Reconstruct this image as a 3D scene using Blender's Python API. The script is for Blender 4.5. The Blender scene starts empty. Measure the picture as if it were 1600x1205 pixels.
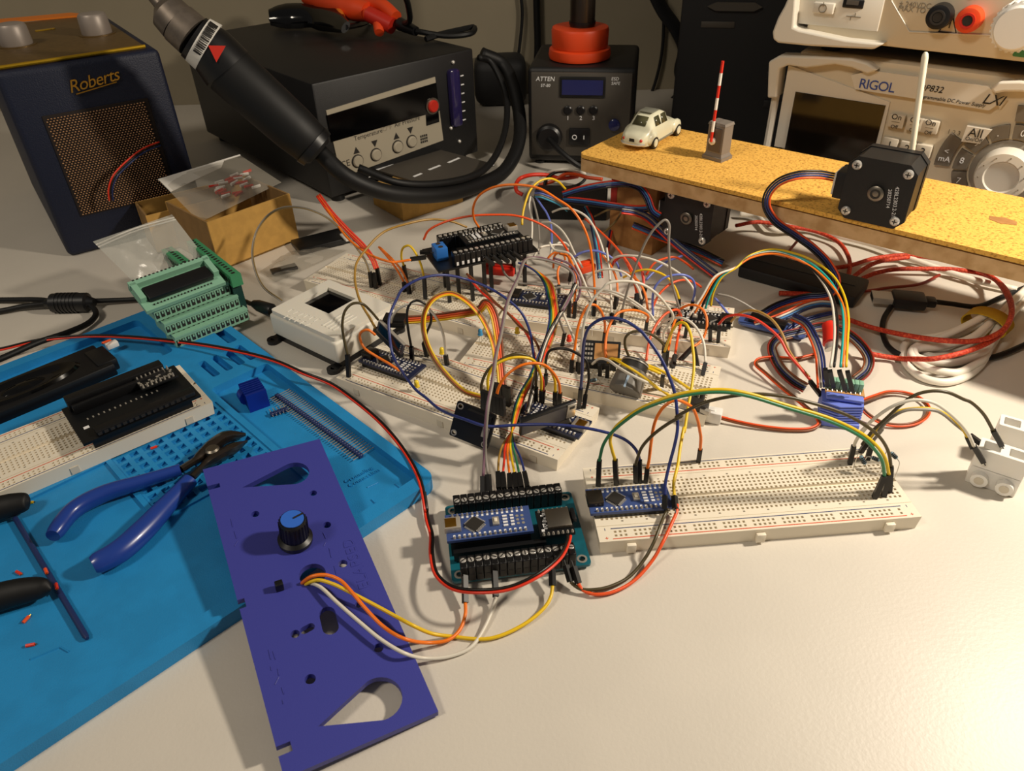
import bpy, bmesh, math, random
from mathutils import Vector, Matrix
random.seed(7)
S = 0.001                      # everything below is measured in millimetres

# ------------------------------------------------------------------ camera
FPX, CAM_H, PITCH, ROLL = 1169.657, 292.634, math.radians(36.1726), math.radians(-1.89045)
_w = Vector((0, math.cos(PITCH), -math.sin(PITCH)))
_r0 = Vector((1, 0, 0)); _u0 = _r0.cross(_w)
_r = _r0*math.cos(ROLL) + _u0*math.sin(ROLL)
_u = -_r0*math.sin(ROLL) + _u0*math.cos(ROLL)
_o = Vector((0, 0, CAM_H))
scene = bpy.context.scene
col = scene.collection
cd = bpy.data.cameras.new('camera'); cam = bpy.data.objects.new('camera', cd); col.objects.link(cam)
cd.sensor_fit = 'HORIZONTAL'; cd.sensor_width = 36; cd.lens = FPX/1600*36
cd.clip_start = 0.01; cd.clip_end = 20
cam.matrix_world = Matrix(((_r.x, _u.x, -_w.x, 0), (_r.y, _u.y, -_w.y, 0), (_r.z, _u.z, -_w.z, CAM_H*S), (0, 0, 0, 1)))
cd.dof.use_dof = True; cd.dof.focus_distance = 0.47; cd.dof.aperture_fstop = 26
scene.camera = cam

# ------------------------------------------------------------------ world, light, exposure
world = bpy.data.worlds.new('room_air'); scene.world = world; world.use_nodes = True
bg = world.node_tree.nodes['Background']; bg.inputs[0].default_value = (1.0, 0.93, 0.84, 1); bg.inputs[1].default_value = 0.085
ld = bpy.data.lights.new('desk_lamp_bulb', 'SPOT'); lo = bpy.data.objects.new('desk_lamp_bulb', ld); col.objects.link(lo)
ld.color = (1.0, 0.88, 0.72); ld.energy = 19; ld.shadow_soft_size = 0.028
ld.spot_size = math.radians(150); ld.spot_blend = 1.0
lo.location = (0.56, 0.31, 0.49)
lo.rotation_euler = (Vector((0.02, 0.30, 0.0)) - Vector(lo.location)).to_track_quat('-Z', 'Y').to_euler()
cl = bpy.data.lights.new('fill_light', 'AREA'); co = bpy.data.objects.new('fill_light', cl); col.objects.link(co)  # unseen fill light, added to lift the power supply face and dim areas
cl.shape = 'DISK'; cl.size = 0.35; cl.energy = 9; cl.color = (1.0, 0.88, 0.72)
co.location = (-0.95, -0.4, 1.5)
co.rotation_euler = (Vector((-0.05, 0.5, 0)) - Vector(co.location)).to_track_quat('-Z', 'Y').to_euler()
scene.view_settings.view_transform = 'Standard'
try: scene.view_settings.look = 'None'
except Exception: pass
scene.view_settings.gamma = 1; scene.view_settings.use_curve_mapping = False
scene.view_settings.exposure = 0.18

# ------------------------------------------------------------------ picture -> place
CROPS = {'f': (0, 0, 1), 'c1': (350, 280, 5.3333), 'c2': (600, 280, 5.3333), 'c3': (880, 280, 5.3333), 'c4': (500, 450, 5.3333),
         'c5': (750, 450, 5.3333), 'c6': (1000, 450, 5.3333), 'c7': (650, 550, 5.3333), 'c8': (660, 730, 5.3333),
         'c9': (900, 650, 5.3333), 'c10': (1150, 650, 5.3333), 'c11': (1300, 450, 5.3333), 'c12': (1150, 250, 3.5556),
         'c13': (300, 680, 2.295), 'c14': (780, 240, 6.6955), 'c15': (1180, 400, 5.4773), 'c16': (880, 170, 5.2393),
         'd1': (656, 312, 2.245), 'z1': (0, 0, 4), 'z2': (400, 0, 4), 'z3': (800, 0, 4), 'z4': (1200, 0, 4), 'z5': (0, 200, 4), 'z6': (0, 450, 4),
         'z7': (0, 650, 4), 'z8': (0, 900, 3.95), 'z9': (350, 530, 4.463), 'z10': (1400, 600, 6.025), 'z11': (390, 420, 5.926)}
def cvt(c, x, y):
    a, b, s = CROPS[c]; return a + x/s, b + y/s
def ray(x, y): return _w + _r*((x-800)/FPX) - _u*((y-602.5)/FPX)
def at(x, y, z=0.0):
    d = ray(x, y); return _o + d*((z-CAM_H)/d.z)
def atY(x, y, Y):
    d = ray(x, y); return _o + d*(Y/d.y)
class Frame:
    """a thing's own axes: origin and a turn about the vertical"""
    def __init__(s, x, y, z, yaw):
        s.o = Vector((x, y, z)); s.yaw = math.radians(yaw); c, n = math.cos(s.yaw), math.sin(s.yaw)
        s.e = Vector((c, n, 0)); s.g = Vector((-n, c, 0))
    def loc(s, P):
        d = P - s.o; return Vector((d.dot(s.e), d.dot(s.g), d.z))
    def front(s, x, y, yl=0.0):
        d = ray(x, y); t = (s.o + s.g*yl - _o).dot(s.g)/d.dot(s.g); return s.loc(_o + d*t)
    def top(s, x, y, zl=0.0): return s.loc(at(x, y, s.o.z + zl))
    def world(s, x, y, z): return s.o + s.e*x + s.g*y + Vector((0, 0, z))

# ------------------------------------------------------------------ materials
def lin(h):
    h = h.lstrip('#'); v = [int(h[i:i+2], 16)/255 for i in (0, 2, 4)]
    return [c/12.92 if c <= 0.04045 else ((c+0.055)/1.055)**2.4 for c in v]
MATS = {}
def mat(name, hexcol, rough=0.5, metal=0.0, spec=0.5, noise=0.0, nscale=300, bump=0.0, bscale=800, trans=0.0, sub=0.0, emit=0.0, coat=0.0, alpha=1.0, hex2=None, ramp=(0.4, 0.6)):
    if name in MATS: return MATS[name]
    m = bpy.data.materials.new(name); m.use_nodes = True; nt = m.node_tree; b = nt.nodes['Principled BSDF']
    c = lin(hexcol); b.inputs['Base Color'].default_value = (*c, 1)
    b.inputs['Roughness'].default_value = rough; b.inputs['Metallic'].default_value = metal
    b.inputs['Specular IOR Level'].default_value = spec
    b.inputs['Coat Weight'].default_value = coat
    if trans: b.inputs['Transmission Weight'].default_value = trans; b.inputs['IOR'].default_value = 1.3
    if sub:
        b.inputs['Subsurface Weight'].default_value = sub; b.inputs['Subsurface Radius'].default_value = (0.004, 0.003, 0.002); b.inputs['Subsurface Scale'].default_value = 1.0
    if alpha < 1: b.inputs['Alpha'].default_value = alpha
    if emit: b.inputs['Emission Color'].default_value = (*c, 1); b.inputs['Emission Strength'].default_value = emit
    tc = None
    if noise or bump or hex2:
        tc = nt.nodes.new('ShaderNodeTexCoord')
    if noise or hex2:
        n = nt.nodes.new('ShaderNodeTexNoise'); n.inputs['Scale'].default_value = nscale; n.inputs['Detail'].default_value = 4
        nt.links.new(tc.outputs['Object'], n.inputs['Vector'])
        r = nt.nodes.new('ShaderNodeValToRGB'); r.color_ramp.elements[0].position = ramp[0]; r.color_ramp.elements[1].position = ramp[1]
        c2 = lin(hex2) if hex2 else [min(1, k*(1+noise)) for k in c]
        c1 = c if hex2 else [k*(1-noise) for k in c]
        r.color_ramp.elements[0].color = (*c1, 1); r.color_ramp.elements[1].color = (*c2, 1)
        nt.links.new(n.outputs['Fac'], r.inputs['Fac']); nt.links.new(r.outputs['Color'], b.inputs['Base Color'])
    if bump:
        n2 = nt.nodes.new('ShaderNodeTexNoise'); n2.inputs['Scale'].default_value = bscale; n2.inputs['Detail'].default_value = 3
        nt.links.new(tc.outputs['Object'], n2.inputs['Vector'])
        bp = nt.nodes.new('ShaderNodeBump'); bp.inputs['Strength'].default_value = bump; bp.inputs['Distance'].default_value = 0.0006
        nt.links.new(n2.outputs['Fac'], bp.inputs['Height']); nt.links.new(bp.outputs['Normal'], b.inputs['Normal'])
    MATS[name] = m; return m
M = mat
mat('desk_white', '#D3CCC0', 0.42, spec=0.45, bump=0.16, bscale=520, noise=0.015, nscale=20)
mat('wall_paint', '#8F8570', 0.9, bump=0.15, bscale=300, noise=0.03, nscale=8)
mat('floor_wood', '#6B5138', 0.6, noise=0.2, nscale=12)
mat('cream', '#EAE0CC', 0.45); mat('white_plastic', '#E9E6E0', 0.4); mat('black_plastic', '#0E0E10', 0.38)
mat('black_matte', '#121214', 0.65); mat('housing', '#141313', 0.45); mat('contact', '#B5A585', 0.6)
mat('metal', '#DAD6CF', 0.25, 0.55); mat('dull_metal', '#8E877C', 0.4, 1.0); mat('tin', '#BBB5AA', 0.35, 0.5); mat('gold', '#C9963C', 0.3, 1.0)
mat('rail_red', '#D2502A', 0.5); mat('rail_blue', '#3B4870', 0.5)
mat('pcb_blue', '#3A4E84', 0.4); mat('pcb_black', '#0B0D10', 0.4); mat('pcb_navy', '#1B2340', 0.4); mat('pcb_teal', '#0E5C6B', 0.4); mat('pcb_green', '#123B35', 0.45); mat('silk', '#E8E8E8', 0.6)
mat('chip', '#2A2724', 0.5); mat('mat_blue', '#1C86C4', 0.55, bump=0.25, bscale=1500, noise=0.05, nscale=60)
mat('panel_purple', '#3B3F96', 0.45, bump=0.12, bscale=1800); mat('knob_blue', '#2E66C8', 0.5)
mat('heatsink_blue', '#16329A', 0.35, 0.4); mat('housing_lilac', '#6A7CD4', 0.5)
mat('green_term', '#84B49A', 0.5); mat('green_term2', '#3D8A5E', 0.5)
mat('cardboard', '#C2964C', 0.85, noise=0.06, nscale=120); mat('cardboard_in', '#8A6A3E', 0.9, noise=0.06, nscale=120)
mat('navy_leather', '#08122C', 0.55, bump=0.6, bscale=900); mat('brass_panel', '#6E5732', 0.45, 0.5, noise=0.08, nscale=200); mat('brass', '#D9AE2E', 0.3, 0.8)
mat('knob_grey', '#9A9088', 0.45, 0.3); mat('dial_orange', '#D8761E', 0.5); mat('grille_bead', '#B58A63', 0.35, 0.6); mat('grille_back', '#1A0E08', 0.8)
mat('psu_beige', '#D6C9B0', 0.5); mat('psu_light', '#D9D3C6', 0.45); mat('psu_key', '#CFC6B4', 0.45); mat('psu_darkkey', '#6A6256', 0.5); mat('psu_screen', '#14100C', 0.12)
mat('psu_grey', '#8B8478', 0.5); mat('ink', '#1E1A16', 0.6); mat('ink_grey', '#7E7462', 0.6); mat('ink_blue', '#2E4A9E', 0.5)
mat('station_black', '#131314', 0.5, bump=0.3, bscale=1500); mat('station_grey', '#454039', 0.55, bump=0.2, bscale=1500); mat('panel_silver', '#A89F8C', 0.5)
mat('glass_black', '#050506', 0.1); mat('lcd_blue', '#20265A', 0.2); mat('orange_red', '#E2481A', 0.45); mat('red_button', '#C02A1C', 0.35)
mat('gauge_violet', '#2A2350', 0.15, coat=0.5); mat('smoke_metal', '#4A4038', 0.3, 0.8)
mat('nozzle_grey', '#7A7066', 0.45, 0.7, noise=0.1, nscale=150); mat('rubber', '#0B0B0C', 0.55, spec=0.4); mat('barcode_white', '#D8D4CC', 0.5)
mat('cork', '#EBB552', 0.9, bump=1.0, bscale=600, hex2='#A06C22', nscale=520, ramp=(0.50, 0.72)); mat('cork_dark', '#6B451C', 0.95, bump=1.0, bscale=500)
mat('ply', '#D6B07E', 0.75, hex2='#BC935F', nscale=90, ramp=(0.4, 0.65)); mat('ply_warm', '#BC8A50', 0.75, hex2='#A2713C', nscale=60)
mat('car_cream', '#DAD8BE', 0.3); mat('car_glass', '#4C4A34', 0.15); mat('car_grey', '#7C7C70', 0.4)
mat('post_grey', '#7C746C', 0.5); mat('post_dark', '#5C5148', 0.55); mat('barrier_red', '#D82C1C', 0.45); mat('barrier_white', '#EFEAE2', 0.45)
mat('motor_black', '#151414', 0.5, bump=0.15, bscale=2000); mat('stick_white', '#EFE6CE', 0.4); mat('pump_dark', '#5A4A3A', 0.7)
mat('braid_red', '#B82A12', 0.6, bump=0.9, bscale=900, hex2='#F2683A', nscale=700, ramp=(0.45, 0.75)); mat('velcro', '#C9A21E', 0.9, bump=0.9, bscale=1500); mat('cable_white', '#F0EADC', 0.35)
mat('screen_black', '#030305', 0.12); mat('printed_white', '#E4DFD2', 0.5, sub=0.15); mat('steel_dark', '#5A5048', 0.3, 0.9)
mat('grip_blue', '#1D3C90', 0.3, coat=0.3); mat('led_blue', '#3E9AD0', 0.2, coat=0.4); mat('led_yellow', '#F0D030', 0.25); mat('led_red', '#E8381C', 0.25, emit=0.15)
mat('resistor', '#7FA0B0', 0.5); mat('pot_grey', '#6E6A64', 0.45); mat('pot_mark', '#A8C0D8', 0.4); mat('lego_white', '#ECE9E2', 0.35, sub=0.1)
mat('lcd_grey', '#3E3A40', 0.3); mat('nano_usb_c', '#4A443C', 0.3, 0.8); mat('blue_term', '#2C6FC0', 0.45); mat('red_paint', '#B0281C', 0.6)
mat('bag_film', '#DADAD0', 0.18, spec=0.8, alpha=0.34, bump=0.9, bscale=90); mat('bag_film2', '#B9B2A4', 0.2, spec=0.8, alpha=0.26, bump=0.9, bscale=70)
WIRE = {'orange': '#F07818', 'red': '#E03820', 'yellow': '#E8C01A', 'white': '#DCD6C8', 'grey': '#8E8880', 'black': '#17130F', 'blue': '#2A3676', 'navy': '#1F2E5C',
        'green': '#2E7A52', 'teal': '#1FA8A0', 'brown': '#7A4424', 'purple': '#7A5868', 'tan': '#A8823C', 'olive': '#4A4026', 'lilac': '#6A78C8', 'cyan': '#4FA6C4', 'dkred': '#8A2818', 'redorange': '#E85420',
        'khaki': '#8A7448', 'sky': '#3A7AB8'}
for k, v in WIRE.items(): mat('wire_'+k, v, 0.38)

# ------------------------------------------------------------------ mesh building
class MB:
    def __init__(s): s.bm = bmesh.new(); s.T = Matrix.Identity(4); s.mi = 0
    def _v(s, p): return s.bm.verts.new(s.T @ Vector(p))
    def _f(s, vs):
        try:
            f = s.bm.faces.new(vs); f.material_index = s.mi; return f
        except ValueError: return None
    def box(s, c, d, rz=0.0, taper=1.0):
        x, y, z = d[0]/2, d[1]/2, d[2]/2; k = taper; cs, sn = math.cos(rz), math.sin(rz)
        P = [(-x, -y, -z), (x, -y, -z), (x, y, -z), (-x, y, -z), (-x*k, -y*k, z), (x*k, -y*k, z), (x*k, y*k, z), (-x*k, y*k, z)]
        v = [s._v((c[0]+p[0]*cs-p[1]*sn, c[1]+p[0]*sn+p[1]*cs, c[2]+p[2])) for p in P]
        for f in ((0, 3, 2, 1), (4, 5, 6, 7), (0, 1, 5, 4), (1, 2, 6, 5), (2, 3, 7, 6), (3, 0, 4, 7)): s._f([v[i] for i in f])
        return s
    def rbox(s, c, d, b=1.0, seg=2, rz=0.0):
        t = bmesh.new(); bmesh.ops.create_cube(t, size=1)
        bmesh.ops.scale(t, vec=Vector(d), verts=t.verts)
        bmesh.ops.bevel(t, geom=t.edges[:], offset=b, segments=seg, profile=0.5, affect='EDGES')
        R = Matrix.Translation(Vector(c)) @ Matrix.Rotation(rz, 4, 'Z')
        mp = {v.index: s._v(R @ v.co) for v in t.verts} if False else None
        t.verts.index_update(); nv = [s._v(R @ v.co) for v in t.verts]
        for f in t.faces: s._f([nv[v.index] for v in f.verts])
        t.free(); return s
    def hexa(s, P):
        v = [s._v(p) for p in P]
        for f in ((0, 3, 2, 1), (4, 5, 6, 7), (0, 1, 5, 4), (1, 2, 6, 5), (2, 3, 7, 6), (3, 0, 4, 7)): s._f([v[i] for i in f])
        return s
    def cyl(s, p0, p1, r0, r1=None, n=16):
        r1 = r0 if r1 is None else r1; p0, p1 = Vector(p0), Vector(p1); d = (p1-p0).normalized()
        a = d.orthogonal().normalized(); b = d.cross(a)
        A = [s._v(p0 + (a*math.cos(2*math.pi*i/n) + b*math.sin(2*math.pi*i/n))*r0) for i in range(n)]
        B = [s._v(p1 + (a*math.cos(2*math.pi*i/n) + b*math.sin(2*math.pi*i/n))*r1) for i in range(n)]
        for i in range(n): s._f([A[i], A[(i+1) % n], B[(i+1) % n], B[i]])
        s._f(A[::-1]); s._f(B); return s
    def ring(s, p0, p1, ro, ri, n=24):
        p0, p1 = Vector(p0), Vector(p1); d = (p1-p0).normalized(); a = d.orthogonal().normalized(); b = d.cross(a)
        def c(p, r): return [s._v(p + (a*math.cos(2*math.pi*i/n) + b*math.sin(2*math.pi*i/n))*r) for i in range(n)]
        L = [c(p0, ro), c(p1, ro), c(p1, ri), c(p0, ri)]
        for k in range(4):
            A, B = L[k], L[(k+1) % 4]
            for i in range(n): s._f([A[i], A[(i+1) % n], B[(i+1) % n], B[i]])
        return s
    def lathe(s, prof, n=24, c=(0, 0, 0), axis=None):
        """prof: list of (r, h) along the axis"""
        ax = Vector(axis or (0, 0, 1)).normalized(); a = ax.orthogonal().normalized(); b = ax.cross(a); c = Vector(c); rows = []
        for r, h in prof: rows.append([s._v(c + ax*h + (a*math.cos(2*math.pi*i/n) + b*math.sin(2*math.pi*i/n))*max(r, 0.01)) for i in range(n)])
        for A, B in zip(rows, rows[1:]):
            for i in range(n): s._f([A[i], A[(i+1) % n], B[(i+1) % n], B[i]])
        s._f(rows[0][::-1]); s._f(rows[-1]); return s
    def tube(s, pts, r, n=8, flat=1.0):
        pts = [Vector(p) for p in pts]; rows = []; N = len(pts)
        a = None
        for i, p in enumerate(pts):
            t = (pts[min(i+1, N-1)] - pts[max(i-1, 0)])
            t = t.normalized() if t.length > 1e-9 else Vector((0, 0, 1))
            if a is None: a = t.orthogonal().normalized()
            a = a - t*a.dot(t)
            a = a.normalized() if a.length > 1e-6 else t.orthogonal().normalized()
            b = t.cross(a); rr = r[i] if isinstance(r, (list, tuple)) else r
            rows.append([s._v(p + a*math.cos(2*math.pi*k/n)*rr + b*math.sin(2*math.pi*k/n)*rr*flat) for k in range(n)])
        for A, B in zip(rows, rows[1:]):
            for i in range(n): s._f([A[i], A[(i+1) % n], B[(i+1) % n], B[i]])
        s._f(rows[0][::-1]); s._f(rows[-1]); return s
    def prism(s, poly, a0, a1, axis='z'):
        def P(p, h): return {'z': (p[0], p[1], h), 'y': (p[0], h, p[1]), 'x': (h, p[0], p[1])}[axis]
        A = [s._v(P(p, a0)) for p in poly]; B = [s._v(P(p, a1)) for p in poly]; n = len(poly)
        for i in range(n): s._f([A[i], A[(i+1) % n], B[(i+1) % n], B[i]])
        s._f(A[::-1]); s._f(B); return s
    def plate(s, outer, holes, z0, z1, axis='z'):
        t = bmesh.new(); es = []
        for lp in [outer] + holes:
            vs = [t.verts.new((p[0], p[1], 0)) for p in lp]
            es += [t.edges.new((vs[i], vs[(i+1) % len(vs)])) for i in range(len(vs))]
        bmesh.ops.triangle_fill(t, edges=es, use_beauty=True, use_dissolve=False, normal=(0, 0, 1))
        g = bmesh.ops.extrude_face_region(t, geom=t.faces[:])
        bmesh.ops.translate(t, vec=(0, 0, z1-z0), verts=[e for e in g['geom'] if isinstance(e, bmesh.types.BMVert)])
        t.verts.index_update()
        def P(c): return {'z': (c.x, c.y, c.z+z0), 'y': (c.x, c.z+z0, c.y)}[axis]
        nv = [s._v(P(v.co)) for v in t.verts]
        for f in t.faces: s._f([nv[v.index] for v in f.verts])
        t.free(); return s
    def sphere(s, c, r, n=12, m=8, sq=(1, 1, 1)):
        rows = []
        for j in range(1, m):
            th = math.pi*j/m
            rows.append([s._v((c[0]+r*sq[0]*math.sin(th)*math.cos(2*math.pi*i/n), c[1]+r*sq[1]*math.sin(th)*math.sin(2*math.pi*i/n), c[2]+r*sq[2]*math.cos(th))) for i in range(n)])
        T = s._v((c[0], c[1], c[2]+r*sq[2])); B = s._v((c[0], c[1], c[2]-r*sq[2]))
        for A, C in zip(rows, rows[1:]):
            for i in range(n): s._f([A[i], C[i], C[(i+1) % n], A[(i+1) % n]])
        for i in range(n): s._f([T, rows[0][i], rows[0][(i+1) % n]]); s._f([B, rows[-1][(i+1) % n], rows[-1][i]])
        return s
    def mesh(s, name, mats, angle=38):
        bmesh.ops.recalc_face_normals(s.bm, faces=s.bm.faces[:])
        bmesh.ops.scale(s.bm, vec=(S, S, S), verts=s.bm.verts)
        me = bpy.data.meshes.new(name); s.bm.to_mesh(me); s.bm.free()
        for m in (mats if isinstance(mats, (list, tuple)) else [mats]): me.materials.append(MATS[m] if isinstance(m, str) else m)
        me.polygons.foreach_set('use_smooth', [True]*len(me.polygons))
        if angle < 180: me.set_sharp_from_angle(angle=math.radians(angle))
        return me
    def build(s, name, mats, parent=None, angle=38, **kw):
        return link(name, s.mesh(name, mats, angle), parent, **kw)
def link(name, me, parent=None, label=None, cat=None, group=None, kind=None):
    o = bpy.data.objects.new(name, me); col.objects.link(o)
    if parent is not None: o.parent = parent
    return tag(o, label, cat, group, kind)
def tag(o, label=None, cat=None, group=None, kind=None):
    for k, v in (('label', label), ('category', cat), ('group', group), ('kind', kind)):
        if v: o[k] = v
    return o
def thing(name, label, cat, fr=None, group=None, mw=None):
    o = bpy.data.objects.new(name, None); col.objects.link(o); o.empty_display_size = 0.01
    if fr is not None: o.location = fr.o*S; o.rotation_euler = (0, 0, fr.yaw)
    if mw is not None: o.matrix_world = mw
    return tag(o, label, cat, group)
def copy_tree(o, parent=None):
    c = o.copy(); col.objects.link(c); c.parent = parent
    for ch in list(o.children): copy_tree(ch, c)
    return c
def axes(origin, ex, ey, ez):
    """placement matrix (mm origin) from three unit axes"""
    return Matrix(((ex.x, ey.x, ez.x, origin.x*S), (ex.y, ey.y, ez.y, origin.y*S), (ex.z, ey.z, ez.z, origin.z*S), (0, 0, 0, 1)))
def text(name, body, m, parent, origin, ex, ey, size, depth=0.15, shear=0.0, align='LEFT', font=None, spacing=1.0):
    cu = bpy.data.curves.new(name, 'FONT'); cu.body = body; cu.size = size; cu.shear = shear; cu.align_x = align; cu.extrude = depth/2
    cu.space_character = spacing; cu.resolution_u = 3
    tmp = bpy.data.objects.new(name, cu); col.objects.link(tmp)
    dg = bpy.context.evaluated_depsgraph_get()
    me = bpy.data.meshes.new_from_object(tmp.evaluated_get(dg)); bpy.data.objects.remove(tmp); bpy.data.curves.remove(cu)
    ex, ey = Vector(ex).normalized(), Vector(ey).normalized(); ez = ex.cross(ey)
    me.transform(Matrix(((ex.x*S, ey.x*S, ez.x*S, origin[0]*S), (ex.y*S, ey.y*S, ez.y*S, origin[1]*S), (ex.z*S, ey.z*S, ez.z*S, origin[2]*S), (0, 0, 0, 1))))
    me.materials.clear(); me.materials.append(MATS[m])
    return link(name, me, parent)
def spline(P, sub=8):
    P = [Vector(p) for p in P]; n = len(P); out = []
    for i in range(n-1):
        p0, p1, p2, p3 = P[max(i-1, 0)], P[i], P[i+1], P[min(i+2, n-1)]
        if i == 0: p0 = p1*2 - p2
        if i == n-2: p3 = p2*2 - p1
        d1 = max((p1-p0).length, 1e-3)**.5; d2 = max((p2-p1).length, 1e-3)**.5; d3 = max((p3-p2).length, 1e-3)**.5
        m1 = (p1-p0)/d1 - (p2-p0)/(d1+d2) + (p2-p1)/d2; m2 = (p2-p1)/d2 - (p3-p1)/(d2+d3) + (p3-p2)/d3
        m1 *= d2; m2 *= d2
        for k in range(sub):
            t = k/sub; t2, t3 = t*t, t*t*t
            out.append(p1*(2*t3-3*t2+1) + m1*(t3-2*t2+t) + p2*(-2*t3+3*t2) + m2*(t3-t2))
    out.append(P[-1]); return out
def path3(pts, crop='f', zmin=1.2):
    """picture points -> 3-D path. (x, y, z): stands at height z; (x, y): its distance is carried over from its neighbours"""
    Q = []; cr = crop
    for p in pts:
        if isinstance(p, str): cr = p; continue
        Q.append((*cvt(cr, p[0], p[1]), *p[2:]))
    n = len(Q); Ys = [None]*n; P = [None]*n
    for i, q in enumerate(Q):
        if len(q) > 2:
            P[i] = at(q[0], q[1], q[2]); Ys[i] = P[i].y
    L = [0]
    for a, b in zip(Q, Q[1:]): L.append(L[-1] + math.hypot(a[0]-b[0], a[1]-b[1]))
    known = [i for i in range(n) if Ys[i] is not None]
    for i in range(n):
        if P[i] is not None: continue
        lo_ = max([k for k in known if k < i], default=None); hi_ = min([k for k in known if k > i], default=None)
        if lo_ is None: Y = Ys[hi_]
        elif hi_ is None: Y = Ys[lo_]
        else:
            t = (L[i]-L[lo_])/(L[hi_]-L[lo_]); Y = Ys[lo_]*(1-t) + Ys[hi_]*t
        P[i] = atY(Q[i][0], Q[i][1], Y)
        if P[i].z < zmin: P[i] = at(Q[i][0], Q[i][1], zmin)
    return P
def housing(parent, a, b, w=2.5, name='plug_housing', m='housing'):
    """black crimp housing from a (tip) to b (wire end)"""
    a, b = Vector(a), Vector(b); d = (b-a).normalized(); ex = d.cross(Vector((0.3, 1, 0.1))).normalized(); ey = d.cross(ex)
    h = w/2; mb = MB(); P = []
    for q, k in ((a, 1.0), (b, 1.0)):
        for sx, sy in ((-1, -1), (1, -1), (1, 1), (-1, 1)): P.append(q + ex*sx*h*k + ey*sy*h*k)
    mb.hexa(P)
    c = a.lerp(b, 0.45) - ey*h
    mb.hexa([c + ex*i + d*j + ey*k for k in (-0.12, 0.1) for i, j in ((-0.5, -2), (0.5, -2), (0.5, 2), (-0.5, 2))])
    mb.cyl(a - d*3.0, a + d*0.5, 0.32, n=6)
    return mb.build(name, m, parent)
def wire(label, colour, pts, ends='', r=0.88, crop='f', zmin=1.2, cat='wire', name='jumper_wire', group=None, n=8, flat=1.0, sub=7, hname='plug_housing', mname=None):
    """ends: 'a' = first leg is a plug housing, 'b' = last leg is one"""
    P = path3(pts, crop, zmin); t = thing(name, label, cat, group=group); base = P[0].copy(); t.location = base*S
    P = [p - base for p in P]
    if 'a' in ends: housing(t, P[0], P[1], name=hname); P = P[1:]
    if 'b' in ends: housing(t, P[-1], P[-2], name=hname); P = P[:-1]
    MB().tube(spline(P, sub), r, n, flat).build('insulation', mname or ('wire_'+colour), t, angle=180)
    return t
def ribbon(label, colours, pts, pitch=1.4, r=0.75, crop='f', zmin=1.2, tilt=0.0, name='ribbon_cable', ends='', group=None, sub=7, flip=1, fan=None, side=None):
    P = path3(pts, crop, zmin); t = thing(name, label, 'ribbon cable', group=group); base = P[0].copy(); t.location = base*S
    P = spline(P, sub); N = len(P); k = len(colours); paths = [[] for _ in colours]; prev = None
    for i, p in enumerate(P):
        tg = (P[min(i+1, N-1)] - P[max(i-1, 0)]).normalized(); v = (p - _o).normalized()
        if side is not None: v = Vector(side).normalized()
        w = tg.cross(v); w = w.normalized() if w.length > 1e-4 else (prev or Vector((1, 0, 0)))
        if prev is not None:
            if w.dot(prev) < 0: w = -w
            w = (w*0.35 + prev*0.65).normalized()
        prev = w; dd = (w*math.cos(tilt) + v*math.sin(tilt))*flip
        for j in range(k):
            q = p + dd*((j-(k-1)/2)*pitch)
            if q.z < r+0.1: q.z = r+0.1
            paths[j].append(q - base)
    for j, c in enumerate(colours): MB().tube(paths[j], r, 6).build('strand', 'wire_'+c, t, angle=180)
    if 'a' in ends or 'b' in ends:
        for e in ends:
            for j in range(k):
                q = paths[j]; a, b = (q[0], q[1]) if e == 'a' else (q[-1], q[-2])
                d = (a-b).normalized(); housing(t, a + d*13, a - d*1)
    return t
# ================================================================== the room
MB().box((0, 700, -725), (4000, 4000, 10)).build('floor', 'floor_wood', kind='structure')
MB().box((0, 1115, 240), (3600, 30, 1930)).build('wall_back', 'wall_paint', kind='structure')
MB().box((1615, 200, 240), (30, 1800, 1930)).build('wall_right', 'wall_paint', kind='structure')
fr = Frame(0, 450, 0, 0)
t = thing('desk', 'white laminate desk top carrying all the electronics', 'desk', fr)
MB().rbox((0, 0, -12.5), (2400, 1300, 25), 1.5).build('desk_top', 'desk_white', t)
for sx in (-1, 1):
    for sy in (-1, 1): MB().box((sx*1150, sy*600, -372), (50, 50, 695)).build('leg', 'psu_grey', t)

# ================================================================== radio
RF = Frame(-391.6, 615.3, 0, 34.2); RW, RD, RH = 124, 215, 157
t = thing('radio', 'navy leatherette retro radio with brass top and gold mesh grille', 'radio', RF)
def L2(F, c, x, y, yl=0): return F.front(*cvt(c, x, y), yl)
MB().rbox((RW/2, RD/2, RH/2), (RW, RD, RH), 5, 3).build('cabinet', 'navy_leather', t)
ZT = RH
def rt(c, x, y, zl=RH+1): return RF.top(*cvt(c, x, y), zl)
MB().rbox((RW/2-3, RD/2, ZT+0.8), (RW-12, RD-14, 2.4), 0.6).build('top_plate', 'brass_panel', t)
a = rt('z1', 0, 425); b = rt('z1', 885, 265)
MB().tube([(2, 6.5, ZT+2), (RW-9, 6.5, ZT+2)], 1.5, 8).build('trim_bar', 'brass', t)
q0, q1, q2 = rt('z1', 0, 150), rt('z1', 490, 105), rt('z1', 440, 62)
MB().prism([(q0.x-12, q0.y-2), (q1.x-2, q1.y-8), (q1.x+4, q1.y), (q1.x-4, q1.y+16), (q0.x-12, q0.y+18)], ZT+2, ZT+3.4).build('dial_window', 'dial_orange', t)
q0 = rt('z1', 285, 195); MB().rbox((q0.x, q0.y, ZT+2.2), (17, 5, 1.2), 0.4).build('tuning_strip', 'brass', t)
kn_ = [rt('z1', 112, 290), rt('z1', 612, 220)]
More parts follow.
